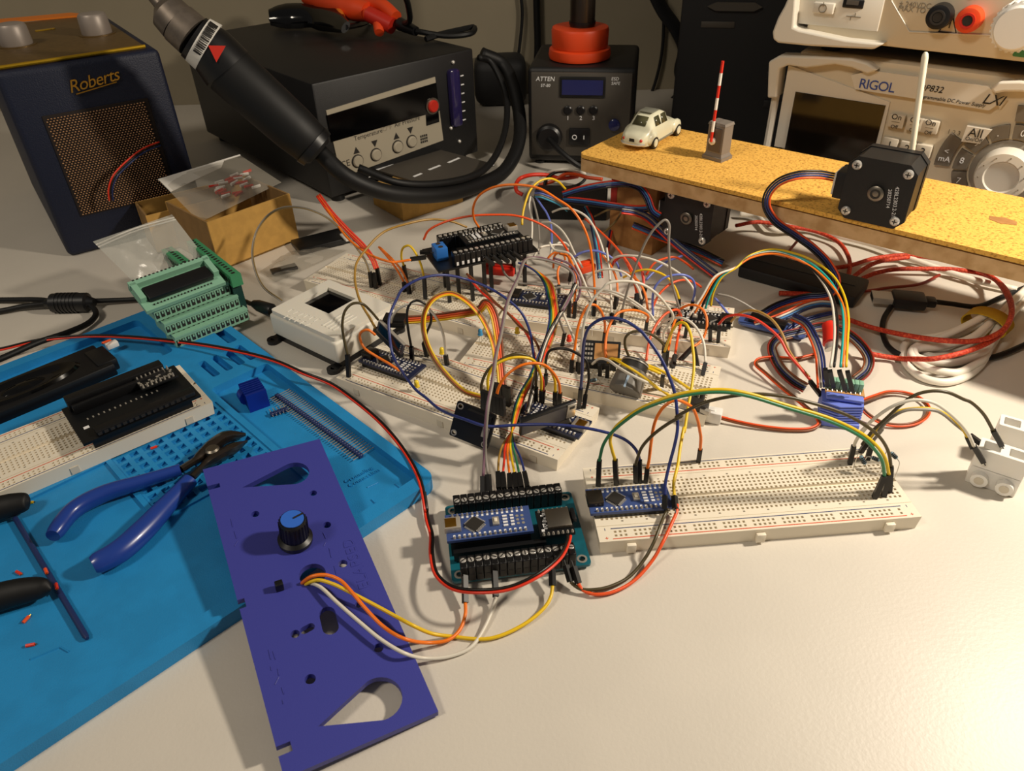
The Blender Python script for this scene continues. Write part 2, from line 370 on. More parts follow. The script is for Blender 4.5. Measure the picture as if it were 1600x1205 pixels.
for cx, cy in [(q.x, q.y) for q in kn_]:
    k = MB().lathe([(12.4, 0), (12.8, 1.5), (12.2, 15), (11, 17), (9, 17.6)], 28, (cx, cy, ZT+2)).build('control_knob', 'knob_grey', t)
    MB().ring((cx, cy, ZT+1.9), (cx, cy, ZT+2.7), 15.5, 12, 28).build('knob_collar', 'brass_panel', k)
# grille: dark recess and woven beads
g = [L2(RF, 'z1', *q) for q in ((262, 735), (870, 600), (1040, 1060))]; gb = L2(RF, 'z5', 480, 560)
gx0, gx1 = g[0].x, g[1].x+6; gz1, gz0 = g[0].z+1, gb.z
gt = MB().rbox(((gx0+gx1)/2, -0.4, (gz0+gz1)/2), (gx1-gx0, 1.6, gz1-gz0), 0.5).build('grille', 'grille_back', t)
mb = MB(); px = 2.5; nz = int((gz1-gz0-3)/1.9); nx = int((gx1-gx0-3)/px)
for j in range(nz):
    for i in range(nx):
        x = gx0+2.4+i*px+(px/2 if j % 2 else 0); z = gz0+2+j*1.9
        if x < gx1-1.5: mb.box((x, -1.5, z), (1.5, 0.9, 0.8), 0, 0.7)
tag(mb.build('mesh_weave', 'grille_bead', gt, angle=180), kind='stuff')
p0, p1 = L2(RF, 'z1', 440, 590), L2(RF, 'z1', 705, 490)
tx = text('badge', 'Roberts', 'gold', t, (p0.x, -0.6, p0.z+1), (p1.x-p0.x, 0, (p1.z-p0.z)*0.55), (-(p1.z-p0.z)*0.55, 0, p1.x-p0.x), 13.5, 0.8, 0.35, spacing=0.92)
MB().tube([(p0.x+4, -0.7, p0.z-0.5), (p1.x+2, -0.7, p1.z-3)], 0.5, 6).build('badge_underline', 'gold', t)

# ================================================================== hot-air rework station
HF = Frame(-172.7, 712.1, 0, 40.4); HW, HD, HH = 188.7, 300, 116.6
t = thing('rework_station', 'black hot-air rework station with silver button panel and red button', 'soldering station', HF)
hf = lambda x, y, yl=0: L2(HF, 'z2', x, y, yl)
MB().rbox((HW/2, HD/2, (HH+8)/2+1), (HW, HD, HH-8), 2, 2).build('case', 'station_black', t)
for x in (15, HW-15):
    for y in (15, HD-15): MB().cyl((x, y, 0), (x, y, 6), 7, 7, 16).build('foot', 'rubber', t)
P = [hf(*q) for q in ((435, 690), (1115, 480), (1150, 880), (505, 1090))]
poly = [(P[0].x, P[0].z), (P[1].x, P[1].z), (P[1].x+4, P[2].z), (P[0].x+4, P[3].z-4)]
pn = MB().prism(poly, -1.2, 0.5, 'y').build('front_panel', 'panel_silver', t)
Q = [hf(*q) for q in ((437, 720), (1120, 515), (1140, 690), (470, 885))]
MB().prism([(q.x, q.z) for q in Q], -1.8, -0.5, 'y').build('display_window', 'glass_black', pn)
Q = [hf(*q) for q in ((1055, 700), (1135, 680), (1140, 760), (1060, 785))]
MB().prism([(q.x, q.z) for q in Q], -1.7, -0.5, 'y').build('power_label', 'glass_black', pn)
b = hf(1095, 660); MB().ring((b.x, -3, b.z), (b.x, -0.5, b.z), 8.2, 6.2).build('button_ring', 'dull_metal', pn)
MB().lathe([(6.2, 0), (6.2, 4), (5, 5.2)], 20, (b.x, -0.5, b.z), (0, -1, 0)).build('power_button', 'red_button', pn)
for (x, y), up in zip(((630, 1005), (745, 965), (880, 915), (968, 882)), (1, 0, 1, 0)):
    b = hf(x, y); kb = MB().lathe([(5.6, 0), (5.6, 2), (4.6, 3)], 20, (b.x, -1, b.z), (0, -1, 0)).build('push_button', 'panel_silver', pn)
    MB().ring((b.x, -1.9, b.z), (b.x, -1, b.z), 6.6, 5.7, 24).build('button_rim', 'ink', kb)
    a = hf(x-8, y-68); q = 3.2 if up else -3.2
    MB().prism([(a.x-3.6, a.z-q), (a.x+3.6, a.z-q), (a.x, a.z+q)], -1.5, -1, 'y').build('arrow_mark', 'ink', pn)
for s_, x, y, sz, mm in (('Temperature', 610, 880, 6.2, 'ink'), ('°C/°F', 775, 825, 6, 'ink_grey'), ('Air Pressure', 862, 795, 6.2, 'ink'), ('CE', 528, 1050, 9, 'ink')):
    b = hf(x, y); text('lettering', s_, mm, pn, (b.x, -1.25, b.z), (1, 0, 0.03), (-0.03, 0, 1), sz, 0.2)
b = hf(1045, 865)
mb = MB()
for i in range(4):
    for j in range(3): mb.box((b.x+(i-1.5)*2.4, -1.3, b.z+(j-1)*3), (1.7, 0.4, 2.2))
mb.build('warning_mark', 'ink', pn)
b0, b1 = hf(1235, 790), hf(1215, 430)
gz = MB().rbox(((b0.x+b1.x)/2+2, -2, (b0.z+b1.z)/2), (13, 9, b1.z-b0.z), 3, 2).build('flow_gauge', 'gauge_violet', t)
for x, y in ((1228, 388), (1268, 882), (1215, 800)):
    b = hf(x, y); MB().sphere((b.x, -1, b.z), 2).build('screw_head', 'metal', gz)
for k in range(6):
    b = hf(1275+3*k, 475+55*k); MB().box((b.x+2, -0.6, b.z), (4, 0.5, 1.2)).build('scale_mark', 'silk', gz)
b = hf(700, 1110); text('lettering', '20', 'silk', t, (b.x, -0.6, max(b.z, 3)), (1, 0, 0), (0, 0, 1), 6, 0.2)
# dark card with white stripes lying in front of the station
fr = Frame(*at(*cvt('z2', 760, 1060), 24), 40)
A = [fr.top(*cvt('z2', *q), 0) for q in ((750, 1060), (1110, 925), (1490, 1025), (1140, 1180))]
t = thing('striped_card', 'dark grey card with white road stripes leaning below the rework station', 'card', fr)
MB().prism([(q.x, q.y) for q in A], -2, 0).build('card_sheet', 'station_grey', t)
for q0, q1 in (((755, 1062), (1105, 930)), ((1145, 1175), (1485, 1030)), ((985, 1105), (1035, 1085)), ((1080, 1062), (1150, 1035)), ((1200, 1018), (1270, 988))):
    a, b = fr.top(*cvt('z2', *q0), 0), fr.top(*cvt('z2', *q1), 0); d = (b-a).normalized(); n_ = Vector((-d.y, d.x, 0))*1.4
    MB().prism([((a+n_).x, (a+n_).y), ((a-n_).x, (a-n_).y), ((b-n_).x, (b-n_).y), ((b+n_).x, (b+n_).y)], 0, 0.3).build('stripe', 'silk', t)
a = fr.top(*cvt('z2', 1405, 1115), 0); MB().box((a.x, a.y, .2), (9, 6, .4), 0.5).build('yellow_mark', 'brass', t)
# the card rests on a cardboard box
fr2 = Frame(*at(640, 345, 0), 38)
t = thing('carton', 'small brown cardboard carton in the shade under the black hose', 'box', fr2)
MB().box((30, 30, 11), (70, 55, 21.5)).build('carton_body', 'cardboard', t)
MB().box((30, 30, 21.9), (70, 55, 0.7)).build('carton_lid', 'cardboard', t)

# things on top of the station
def on_top(c, x, y, z): return at(*cvt(c, x, y), z)
zt = HH+1
gl = [on_top('z2', *q, zt+14) for q in ((85, 110), (250, 100), (420, 110), (560, 170))]
t = thing('safety_glasses', 'glossy black wraparound safety glasses lying on the rework station', 'glasses'); base = gl[0]; t.location = base*S
pts = spline([p-base for p in gl], 6)
MB().tube(pts, [10, 12, 14, 15, 16, 16, 16, 16, 15, 14, 14, 15, 16, 16, 15, 13, 11, 9, 7][:len(pts)], 10, 0.55).build('lens_bar', 'glass_black', t)
MB().tube(spline([Vector((0, 4, -3)), Vector((5, 60, -8)), Vector((10, 105, -12))], 5), 3, 6).build('temple_arm', 'black_plastic', t)
e = gl[3]-base
MB().tube(spline([e, e+Vector((10, 50, -6)), e+Vector((12, 100, -11))], 5), 3, 6).build('temple_arm', 'black_plastic', t)
# orange-red desoldering gun
pA, pB, pC = on_top('z2', 560, 40, zt+26), on_top('z2', 760, 90, zt+22), on_top('z2', 900, 150, zt+14)
t = thing('desoldering_gun', 'orange-red gun-shaped hand tool with black cable on the rework station', 'hand tool'); t.location = pA*S
q = [Vector((0, 0, 0)), pB-pA, pC-pA]
bk = on_top('z2', 330, -40, zt+34)-pA
MB().tube(spline([bk, q[0], q[1]*0.7], 6), [13, 13, 13.5, 14, 14, 14, 14, 13.5, 13, 13, 12, 11, 10], 14).build('body', 'orange_red', t)
MB().tube(spline([q[0]*0.4+q[1]*0.4+Vector((6, 8, 6)), q[1]+Vector((4, 10, 8)), q[2]+Vector((-4, 4, 6))], 5), 7, 12).build('upper_grip', 'orange_red', t)
lo1 = on_top('z2', 770, 205, zt+7)-pA
MB().tube(spline([q[0]*0.5+q[1]*0.5, q[1]*0.8+lo1*0.2+Vector((0, 0, -3)), lo1], 5), [8, 8, 8, 7.5, 7.5, 7, 7, 7, 6.5, 6, 5][:11], 12).build('lower_grip', 'orange_red', t)
MB().tube(spline([q[1]*0.9+Vector((-6, -2, 0)), q[2]*0.97+Vector((-6, -3, -2))], 5), 8.5, 12).build('trigger', 'red_button', t)
MB().tube([q[2], on_top('z2', 1000, 195, zt+10)-pA], [7, 5], 12).build('strain_relief', 'black_plastic', t)
MB().tube(spline([on_top('z2', 500, 20, zt+28)-pA, on_top('z2', 545, 130, zt+17)-pA], 4), 4, 10).build('trim_band', 'dial_orange', t)
r1 = [on_top('z2', *p_) - pA for p_ in ((900, 150, zt+12), (960, 130, zt+24), (950, 30, zt+45), (925, -40, zt+60))]
MB().tube(spline(r1, 6), 3, 8).build('cord', 'rubber', t)
r2 = [on_top('z2', *p_) - pA for p_ in ((1000, 195, zt+10), (1200, 225, zt+5), (1340, 210, zt+5), (1360, 170, zt+6), (1280, 185, zt+6), (1150, 215, zt+6), (1060, 245, zt+4))]
MB().tube(spline(r2, 6), 3, 8).build('power_lead', 'rubber', t)

# hot-air hand piece and its hose
D = lambda c, x, y, d: (lambda X: _o + ray(*X)*d)(cvt(c, x, y))
hp = [D('z1', 960, -20, 560), D('z1', 1040, 75, 560)]
N1, N2, N3, N4, N5 = D('z1', 1075, 110, 560), D('z1', 1210, 230, 565), D('z1', 1300, 290, 570), D('z1', 1420, 430, 580), D('f', 500, 238, 615)
t = thing('hot_air_handpiece', 'hot-air hand piece with grey metal nozzle, barcode ring and black grip', 'hand tool'); t.location = N1*S
o_ = N1
def seg(name, m, stops, n=24):
    pts = [p-o_ for p, _ in stops]; return MB().tube(pts, [r for _, r in stops], n).build(name, m, t)
seg('nozzle_tip', 'nozzle_grey', [(D('z1', 930, -60, 556), 4.6), (D('z1', 1030, 55, 559), 5.5)])
seg('nozzle_barrel', 'nozzle_grey', [(D('z1', 1020, 45, 559), 8), (D('z1', 1050, 78, 559), 14), (N1.lerp(N2, 0.3), 15)])
seg('nozzle_collar', 'nozzle_grey', [(N1.lerp(N2, 0.3), 15.6), (N2, 16)])
seg('heater_sleeve', 'black_plastic', [(N2, 17), (N3.lerp(N4, 0.2), 19), (N4, 21)])
lb = seg('barcode_label', 'barcode_white', [(N2.lerp(N3, 0.3), 18.2), (N3.lerp(N4, 0.05), 19.6)])
ax = (N3-N2).normalized(); side = ax.cross(Vector((0, -0.75, 0.66))).normalized(); nrm = side.cross(ax)
if nrm.y > 0: nrm = -nrm
mb = MB(); c0 = N2.lerp(N3, 0.75)-o_; random.seed(3)
for k in range(18):
    th = -0.75+k*0.085; wdt = random.choice((0.4, 0.7, 1.0))
    rad = (nrm*math.cos(th) + side*math.sin(th)).normalized(); tn = ax.cross(rad)
    c = c0 + rad*19.1
    mb.hexa([c + ax*i*3.2 + tn*j*wdt/2*1.4 + rad*h for h in (-0.3, 0.3) for i, j in ((-1, -1), (1, -1), (1, 1), (-1, 1))])
mb.build('barcode_bars', 'ink', lb)
c = N3.lerp(N4, 0.38)-o_; rad = (nrm*0.92 + side*0.1).normalized(); tn = ax.cross(rad)
mb = MB(); A_ = [c + rad*20.2 - ax*6, c + rad*20.2 + ax*4 + tn*7, c + rad*20.2 + ax*4 - tn*7]
v = [mb._v(p) for p in A_] + [mb._v(p - rad*1.5) for p in A_]; mb._f(v[:3]); mb._f(v[3:][::-1])
for i in range(3): mb._f([v[i], v[(i+1) % 3], v[3+(i+1) % 3], v[3+i]])
mb.build('hot_warning', 'red_button', t)
seg('grip', 'rubber', [(N4, 20), (N4.lerp(N5, 0.25), 20), (N4.lerp(N5, 0.7), 19), (N4.lerp(N5, 0.93), 17), (N5, 12)])
seg('grip_end_ring', 'black_plastic', [(N4.lerp(N5, 0.9), 18.2), (N4.lerp(N5, 0.97), 17)])
hose = [N5] + [D('f', *q) for q in ((540, 275, 620), (600, 300, 640), (680, 305, 680), (745, 290, 730), (790, 265, 770), (812, 215, 800), (806, 150, 820), (785, 100, 830), (752, 84, 820))]
MB().tube([p-o_ for p in spline(hose, 8)], 7.0, 14).build('air_hose', 'rubber', t, angle=180)
hose2 = [D('f', *q) for q in ((560, 262, 640), (620, 285, 650), (700, 285, 690), (760, 262, 740), (790, 200, 790), (788, 140, 815), (765, 95, 815), (748, 90, 805))]
MB().tube([p-o_ for p in spline(hose2, 7)], 3.4, 10).build('heater_cable', 'rubber', t, angle=180)

# ================================================================== soldering station
AF = Frame(26.2, 812.5, 0, -10.2); AW, AD, AH = 112, 110, 102
t = thing('soldering_station', 'charcoal soldering station with blue display and three numbered keys', 'soldering station', AF)
af = lambda x, y, yl=0: L2(AF, 'z3', x, y, yl)
MB().rbox((AW/2, AD/2+2, AH/2+2), (AW, AD, AH-4), 5, 3).build('case', 'station_black', t)
fp = MB().rbox((AW/2, 0.5, AH/2+4), (AW-8, 4, AH-16), 1.5, 2).build('front_panel', 'station_grey', t)
for x in (12, AW-12):
    for y in (12, AD-12): MB().cyl((x, y, 0), (x, y, 3), 6, 6, 14).build('foot', 'rubber', t)
a, b = af(300, 475), af(582, 610)
ds = MB().rbox(((a.x+b.x)/2, -1.8, (a.z+b.z)/2), (b.x-a.x, 2.4, a.z-b.z), 1).build('display_bezel', 'black_plastic', fp)
MB().box(((a.x+b.x)/2, -3.1, (a.z+b.z)/2), (b.x-a.x-5, 0.6, a.z-b.z-6)).build('display', 'lcd_blue', ds)
for x, y, n_ in ((350, 685, '1'), (430, 685, '2'), (510, 685, '3')):
    b = af(x, y); MB().lathe([(4.6, 0), (4.6, 1.6), (3.6, 2.4)], 16, (b.x, -1.5, b.z), (0, -1, 0)).build('preset_key', 'black_plastic', fp)
    b = af(x, y+62); text('lettering', n_, 'silk', fp, (b.x, -1.6, b.z), (1, 0, 0), (0, 0, 1), 6, 0.2, align='CENTER')
for s_, x, y, sz in (('ATTEN', 150, 503, 6.2), ('ST-80', 180, 540, 4.2), ('ESD', 620, 500, 4.5), ('SAFE', 620, 527, 4.2)):
    b = af(x, y); text('lettering', s_, 'silk', fp, (b.x, -1.6, b.z), (1, 0, 0), (0, 0, 1), sz, 0.25, 0.15)
b = af(235, 850); kn = MB().lathe([(14, 0), (13.5, 8), (11, 10)], 24, (b.x, -1, b.z), (0, -1, 0)).build('iron_socket', 'black_plastic', fp)
MB().tube(spline([(b.x, -10, b.z), (b.x+12, -24, b.z-6), (b.x+30, -30, b.z-18), (b.x+44, -24, 5)], 6), 3, 8).build('iron_lead', 'rubber', kn)
b = af(422, 850); sw = MB().rbox((b.x, -2.4, b.z), (22, 4, 18), 1).build('rocker_switch', 'black_plastic', fp)
MB().ring((b.x-5, -4.9, b.z), (b.x-5, -4.3, b.z), 2.6, 1.9, 16).build('off_mark', 'silk', sw); MB().box((b.x+5, -4.6, b.z), (1, .6, 4)).build('on_mark', 'silk', sw)
b = af(640, 775); MB().lathe([(6, 0), (6, 4), (4.5, 5)], 20, (b.x, -1, b.z), (0, -1, 0)).build('blue_cap', 'lcd_blue', fp)
ax_, ay_ = AW/2-2, 42
t = thing('brush_cleaner', 'orange-red round cleaner base ring sitting on the soldering station', 'tip cleaner', Frame(*AF.world(ax_-4, 45, AH+1), -10))
MB().lathe([(32, 0), (33, 3), (32, 9), (29, 10.5)], 36).build('base_ring', 'orange_red', t)
MB().lathe([(29, 10.8), (29.5, 12), (30, 27), (29, 29.5), (26, 30)], 36).build('upper_ring', 'orange_red', t)
t = thing('metal_can', 'tall dark metal canister standing in the orange ring', 'canister', Frame(*AF.world(ax_-2, 45, AH+31), -10))
MB().lathe([(13, 0), (13, 130)], 28).build('can_body', 'smoke_metal', t)
MB().ring((0, 0, 2), (0, 0, 5), 13.8, 12.6, 28).build('can_rim', 'black_plastic', t)
MB().lathe([(12.6, 130), (12, 133)], 28).build('can_lid', 'black_plastic', t)
# black bundle left of the station
t = thing('tool_roll', 'black cloth bundle beside the soldering station', 'bundle', Frame(*at(790, 190, 0), 0))
MB().rbox((-5, 90, 30), (70, 60, 60), 14, 3).build('cloth', 'black_matte', t)

# wall cables
def wallcable(label, px, r, Y=1092, m='rubber'):
    P = [atY(x, y, Y) for x, y in px]; t = thing('wall_cable', label, 'cable'); t.location = P[0]*S
    MB().tube([p-P[0] for p in spline(P, 6)], r, 8).build('sheath', m, t, angle=180); return t
wallcable('thin black cable hanging left of the metal canister', ((812, -20), (816, 20), (812, 70), (806, 110)), 2.2)
wallcable('thick black cable hanging straight down beside the metal canister', ((838, -20), (839, 30), (840, 70), (838, 110)), 4.6)
wallcable('thin black cable curving down the wall beside the black strap', ((1036, -10), (1037, 40), (1033, 90), (1020, 140), (1005, 170)), 2.2)
P = [atY(x, y, 1060) for x, y in ((1018, -20), (1035, 15), (1056, 45), (1068, 75), (1062, 110), (1068, 135), (1050, 160), (1010, 172))]
t = thing('strap', 'wide black strap sagging beside the dark cabinet', 'strap'); t.location = P[0]*S
MB().tube([p-P[0] for p in spline(P, 7)], 11, 10, 0.45).build('webbing', 'black_matte', t, angle=180)
# dark equipment cabinet
CF = Frame(*at(1075, 320, 0), -20)
t = thing('equipment_cabinet', 'dark tall equipment cabinet standing in shadow behind the cork board', 'cabinet', Frame(190, 860, 0, -14))
cf = Frame(190, 860, 0, -14)
MB().rbox((110, 100, 150), (220, 200, 296), 3).build('body', 'black_matte', t)
a = cf.front(1144, 10, -0.5); MB().prism([(a.x-25, a.z), (a.x-16, a.z+4), (a.x+22, a.z+4), (a.x+30, a.z), (a.x+22, a.z-4), (a.x-16, a.z-4)], -3, 1, 'y').build('vent_cover', 'station_grey', t)
a = cf.front(1097, 38, 0); MB().rbox((a.x+16, -0.4, a.z), (34, 1, 6), .4).build('badge_strip', 'station_grey', t)
for x, y in ((1208, 140), (1205, 118), (1200, 162), (1216, 165)):
    a = cf.front(x, y); MB().rbox((a.x, -0.6, a.z), (10, 2, 8), 0.6).build('panel_key', 'station_black', t)
MB().rbox((110, -3, 226), (214, 5, 4), 1).build('shelf_lip', 'station_black', t)
# ================================================================== bench power supply and the load above it
PF = Frame(253.7, 658.8, 0, -39.9)
# move the frame so that the face's left edge is x = 0
lx = PF.front(1236, 160).x; PF = Frame(*PF.world(lx-4, 0, 0), -39.9)
pf = lambda x, y, yl=0: L2(PF, 'z4', x, y, yl)
PW, PH = 239, 166
t = thing('bench_power_supply', 'beige bench power supply with dark screen and round key dial', 'power supply', PF)
topz = pf(700, 420).z+6
MB().rbox((PW/2, 62, (topz+8)/2), (PW-6, 116, topz-8), 4, 2).build('case', 'psu_grey', t)
fp = MB().rbox((PW/2, 1, (topz+8)/2), (PW-10, 14, topz-8), 3, 2).build('front_panel', 'psu_beige', t)
for x in (20, PW-20):
    for y in (20, 105): MB().cyl((x, y, 0), (x, y, 8), 8, 8, 14).build('foot', 'rubber', t)
def strip(name, m, pts, y0, y1, parent, c='z4'):
    return MB().prism([(lambda q: (q.x, q.z))(L2(PF, c, *p)) for p in pts], y0, y1, 'y').build(name, m, parent)
# rubber bumpers
def bumper(F, pts, y0, y1, par):
    mb = MB(); mb.prism([(lambda q: (q.x, q.z))(L2(F, 'z4', *p)) for p in pts], y0, y1, 'y'); o = mb.build('corner_bumper', 'psu_light', par)
    md = o.modifiers.new('edge', 'BEVEL'); md.width = 1.6*S; md.segments = 3; md.limit_method = 'ANGLE'; return o
bumper(PF, [(36, 590), (40, 470), (45, 365), (110, 328), (330, 333), (560, 345), (660, 372), (722, 415), (655, 440), (560, 402), (455, 380), (275, 404), (165, 387), (112, 410), (92, 590)], -14, 2, t)
bumper(PF, [(1415, 530), (1470, 485), (1600, 480), (1760, 500), (1760, 570), (1600, 548), (1500, 548), (1440, 560)], -14, 2, t)
a = pf(45, 590); MB().tube([(a.x+3, -6, a.z+4), (a.x+3, -6, 14)], 3.4, 8).build('side_rail', 'psu_light', t)
br = strip('brand_plate', 'psu_light', ((545, 455), (670, 425), (1390, 520), (1440, 560), (1445, 640), (1400, 670), (570, 540)), -10, -4, fp)
fs = strip('screen_frame', 'psu_light', ((150, 395), (780, 625), (690, 1010), (60, 900)), -7.5, -4, fp)
a, b = pf(195, 560), pf(755, 645)
zb = a.z-56
MB().box(((a.x+b.x)/2, -7.6, (a.z+zb)/2), (b.x-a.x, 0.8, a.z-zb)).build('screen_glass', 'psu_screen', fs)
ptx = pf(595, 505); text('lettering', 'RIGOL', 'ink_blue', br, (ptx.x, -10.3, ptx.z-3), (1, 0, 0), (0, 0, 1), 10.2, 0.4, spacing=0.9)
ptx = pf(955, 550); text('lettering', 'DP832', 'ink', br, (ptx.x, -10.3, ptx.z+1), (1, 0, 0), (0, 0, 1), 6.4, 0.3, 0.25)
ptx = pf(948, 580); text('lettering', 'Programmable DC Power Supply', 'ink', br, (ptx.x, -10.3, ptx.z-1), (1, 0, 0), (0, 0, 1), 3.6, 0.2, 0.2)
ptx = pf(1355, 615); text('lettering', 'LXI', 'ink', br, (ptx.x, -10.3, ptx.z-1), (1, 0, 0), (0, 0, 1), 10, 0.4, 0.35, spacing=0.9)
def key(x0, y0, x1, y1, m='psu_key', nm='key'):
    a, b = pf(x0, y0), pf(x1, y1); cx, cz = (a.x+b.x)/2, (a.z+b.z)/2
    k = MB().rbox((cx, -8, cz), (abs(b.x-a.x), 6, abs(a.z-b.z)), 0.8).build(nm, m, fp); return k, cx, cz
for x in (785, 900, 995):
    dy = (x-785)*0.17; k, cx, cz = key(x, 690+dy, x+78, 785+dy, nm='output_key')
    text('lettering', 'On', 'ink', k, (cx, -11.2, cz+1.5), (1, 0, 0), (0, 0, 1), 6, 0.2, align='CENTER')
    text('lettering', 'Off', 'ink', k, (cx, -11.2, cz-5.5), (1, 0, 0), (0, 0, 1), 4, 0.2, align='CENTER')
    MB().box((cx, -11.1, cz-0.4), (6, .3, .4)).build('divider', 'ink_grey', k)
for x, n_ in ((750, '1'), (858, '2'), (955, '3')):
    dy = (x-750)*0.2; k, cx, cz = key(x, 835+dy, x+72, 930+dy, nm='channel_key')
    text('lettering', n_, 'ink', k, (cx, -11.2, cz-3), (1, 0, 0), (0, 0, 1), 8.5, 0.2, align='CENTER')
k = strip('all_key', 'psu_light', ((1265, 765), (1420, 790), (1345, 875), (1230, 860)), -11, -5, fp)
a = pf(1268, 825); text('lettering', 'All', 'ink', k, (a.x, -11.2, a.z), (1, 0, 0), (0, 0, 1), 9, 0.2)
a = pf(1250, 855); text('lettering', 'On/Off', 'ink', k, (a.x, -11.2, a.z+0.6), (1, 0, 0), (0, 0, 1), 4, 0.2)
a = pf(1130, 820); text('lettering', '1 2 3', 'ink_grey', fp, (a.x, -6.3, a.z), (1, 0, 0), (0, 0, 1), 4.6, 0.2)
kc = pf(1470, 1090, -12); kx, kz = kc.x, kc.z
kb = MB().lathe([(24, 0), (24, 2), (22, 3)], 40, (kx, -5, kz), (0, -1, 0)).build('dial_base', 'psu_grey', fp)
MB().lathe([(19.5, 0), (18.6, 10), (17.4, 13), (12, 13.5), (11, 12.5)], 40, (kx, -7, kz), (0, -1, 0)).build('dial_knob', 'psu_light', kb)
for i in range(10):
    a = math.radians(36*i+10); MB().box((kx+15*math.cos(a), -20.6, kz+15*math.sin(a)), (0.8, 0.6, 0.8)).build('dial_tick', 'ink_grey', kb)
def arckey(a0, a1, r0, r1, lab, sz=6.5, oy=0):
    pl = [(kx+r*math.cos(math.radians(a)), kz+r*math.sin(math.radians(a))) for r, rng in ((r0, [a0+(a1-a0)*i/4 for i in range(5)]), (r1, [a1-(a1-a0)*i/4 for i in range(5)])) for a in rng]
    k = MB().prism(pl, -9, -4, 'y').build('dial_key', 'psu_darkkey', fp); am = math.radians((a0+a1)/2); rm = (r0+r1)/2
    text('lettering', lab, 'silk', k, (kx+rm*math.cos(am), -9.2, kz+rm*math.sin(am)-sz*0.35), (1, 0, 0), (0, 0, 1), sz, 0.2, align='CENTER')
arckey(160, 186, 25.5, 35.5, '8'); arckey(131, 155, 25.5, 35.5, '9'); arckey(102, 126, 25.5, 35.5, '.'); arckey(73, 97, 25.5, 35.5, '0'); arckey(44, 68, 25.5, 35.5, '1'); arckey(15, 39, 25.5, 35.5, '2'); arckey(190, 215, 25.5, 35.5, '7')
arckey(153, 184, 38, 49, '<\nmA', 6); arckey(66, 98, 38, 49, '^', 8)
# the instrument standing on the power supply
UF = Frame(*PF.world(-1, -6, topz+6), -39.9); uf = lambda x, y, yl=0: L2(UF, 'z4', x, y, yl)
t = thing('electronic_load', 'upper beige instrument with black and red sense sockets', 'instrument', UF)
MB().rbox((PW/2, 64, 57), (PW-6, 116, 106), 4, 2).build('case', 'psu_grey', t)
z0 = uf(400, 235).z; z0 = max(z0, 6)
fp = MB().rbox((PW/2+4, 1, z0+55), (PW-12, 14, 112), 2.5, 2).build('front_panel', 'psu_beige', t)
for x in (25, PW-25):
    for y in (20, 105): MB().cyl((x, y, -6.2), (x, y, 3), 8, 8, 14).build('foot', 'rubber', t)
bumper(UF, [(80, 225), (75, 180), (110, 90), (150, 20), (185, -60), (225, -60), (218, 30), (207, 150), (240, 165), (525, 225), (620, 235), (765, 250), (700, 285), (530, 277), (300, 265), (110, 247)], -16, 2, t)
def ukey(nm, m, x0, y0, x1, y1, dep=6, par=None):
    a, b = uf(x0, y0), uf(x1, y1); o = MB().rbox(((a.x+b.x)/2, -6-dep/2+1, (a.z+b.z)/2), (b.x-a.x, dep, a.z-b.z), 0.8).build(nm, m, par or fp); return o, (a.x+b.x)/2, (a.z+b.z)/2
rc, cx, cz = ukey('left_field', 'psu_light', 225, -60, 700, 190, 2)
pb, cx, cz = ukey('power_key', 'psu_light', 318, 0, 432, 78, 6)
MB().ring((cx, -11.6, cz), (cx, -11, cz), 3.2, 2.6, 20).build('power_symbol', 'ink_grey', pb)
MB().box((cx, -11.4, cz+3), (.5, .6, 3)).build('power_symbol', 'ink_grey', pb)
us, cx, cz = ukey('usb_socket', 'black_plastic', 495, -20, 612, 48, 3)
MB().box((cx, -9.2, cz+1), (9, 1, 3)).build('usb_tongue', 'dull_metal', us)
a = uf(555, 95); mb = MB(); mb.box((a.x, -7.3, a.z), (11, .4, .5)); mb.box((a.x+1, -7.3, a.z+1.4), (.5, .4, 2.6)); mb.box((a.x-2, -7.3, a.z-1.4), (.5, .4, 2.6)); mb.build('usb_symbol', 'ink_grey', fp)
a, b_, c_ = uf(790, 0), uf(900, 190), uf(1390, 235)
MB().tube([(a.x-4, -6.4, a.z+15), (a.x, -6.4, a.z), (b_.x, -6.4, b_.z), (c_.x+6, -6.4, c_.z+3)], 0.5, 6).build('border_line', 'psu_light', fp)
for s_, x, y in (('± 240VDC', 835, 20), ('MAX TO //7', 828, 50)):
    a = uf(x, y); text('lettering', s_, 'ink_grey', fp, (a.x, -6.4, a.z-1), (1, 0, 0), (0, 0, 1), 5, 0.2)
for x, y, m, lab, lx_ in ((1080, 97, 'black_plastic', 'S−', 1080), (1265, 117, 'orange_red', 'S+', 1275)):
    a = uf(x, y, -8); j = MB().lathe([(8.6, 0), (8.6, 6), (8, 10), (6, 10.5)], 32, (a.x, -6, a.z), (0, -1, 0)).build('sense_socket', m, fp)
    MB().ring((a.x, -17.4, a.z), (a.x, -16.5, a.z), 5, 3.6, 24).build('socket_ring', 'chip' if m == 'black_plastic' else 'red_button', j)
    MB().cyl((a.x, -17.2, a.z), (a.x, -16.5, a.z), 3.2, 3.2, 20).build('socket_hole', 'ink', j)
    text('lettering', lab, 'ink_grey', fp, (a.x-4, -6.4, a.z+12.5), (1, 0, 0), (0, 0, 1), 7, 0.2)
a = uf(1140, 175); wt = MB(); tri = [(a.x-6, a.z-2), (a.x+6, a.z-2), (a.x+0.5, a.z+9)]
for i in range(3):
    p, q = tri[i], tri[(i+1) % 3]; wt.tube([(p[0], -6.4, p[1]), (q[0], -6.4, q[1])], 0.4, 5)
wt.box((a.x+.3, -6.4, a.z+3), (0.7, .4, 4)); wt.build('warning_triangle', 'ink', fp)
a = uf(1490, 185, -28)
kn = MB(); N_ = 40
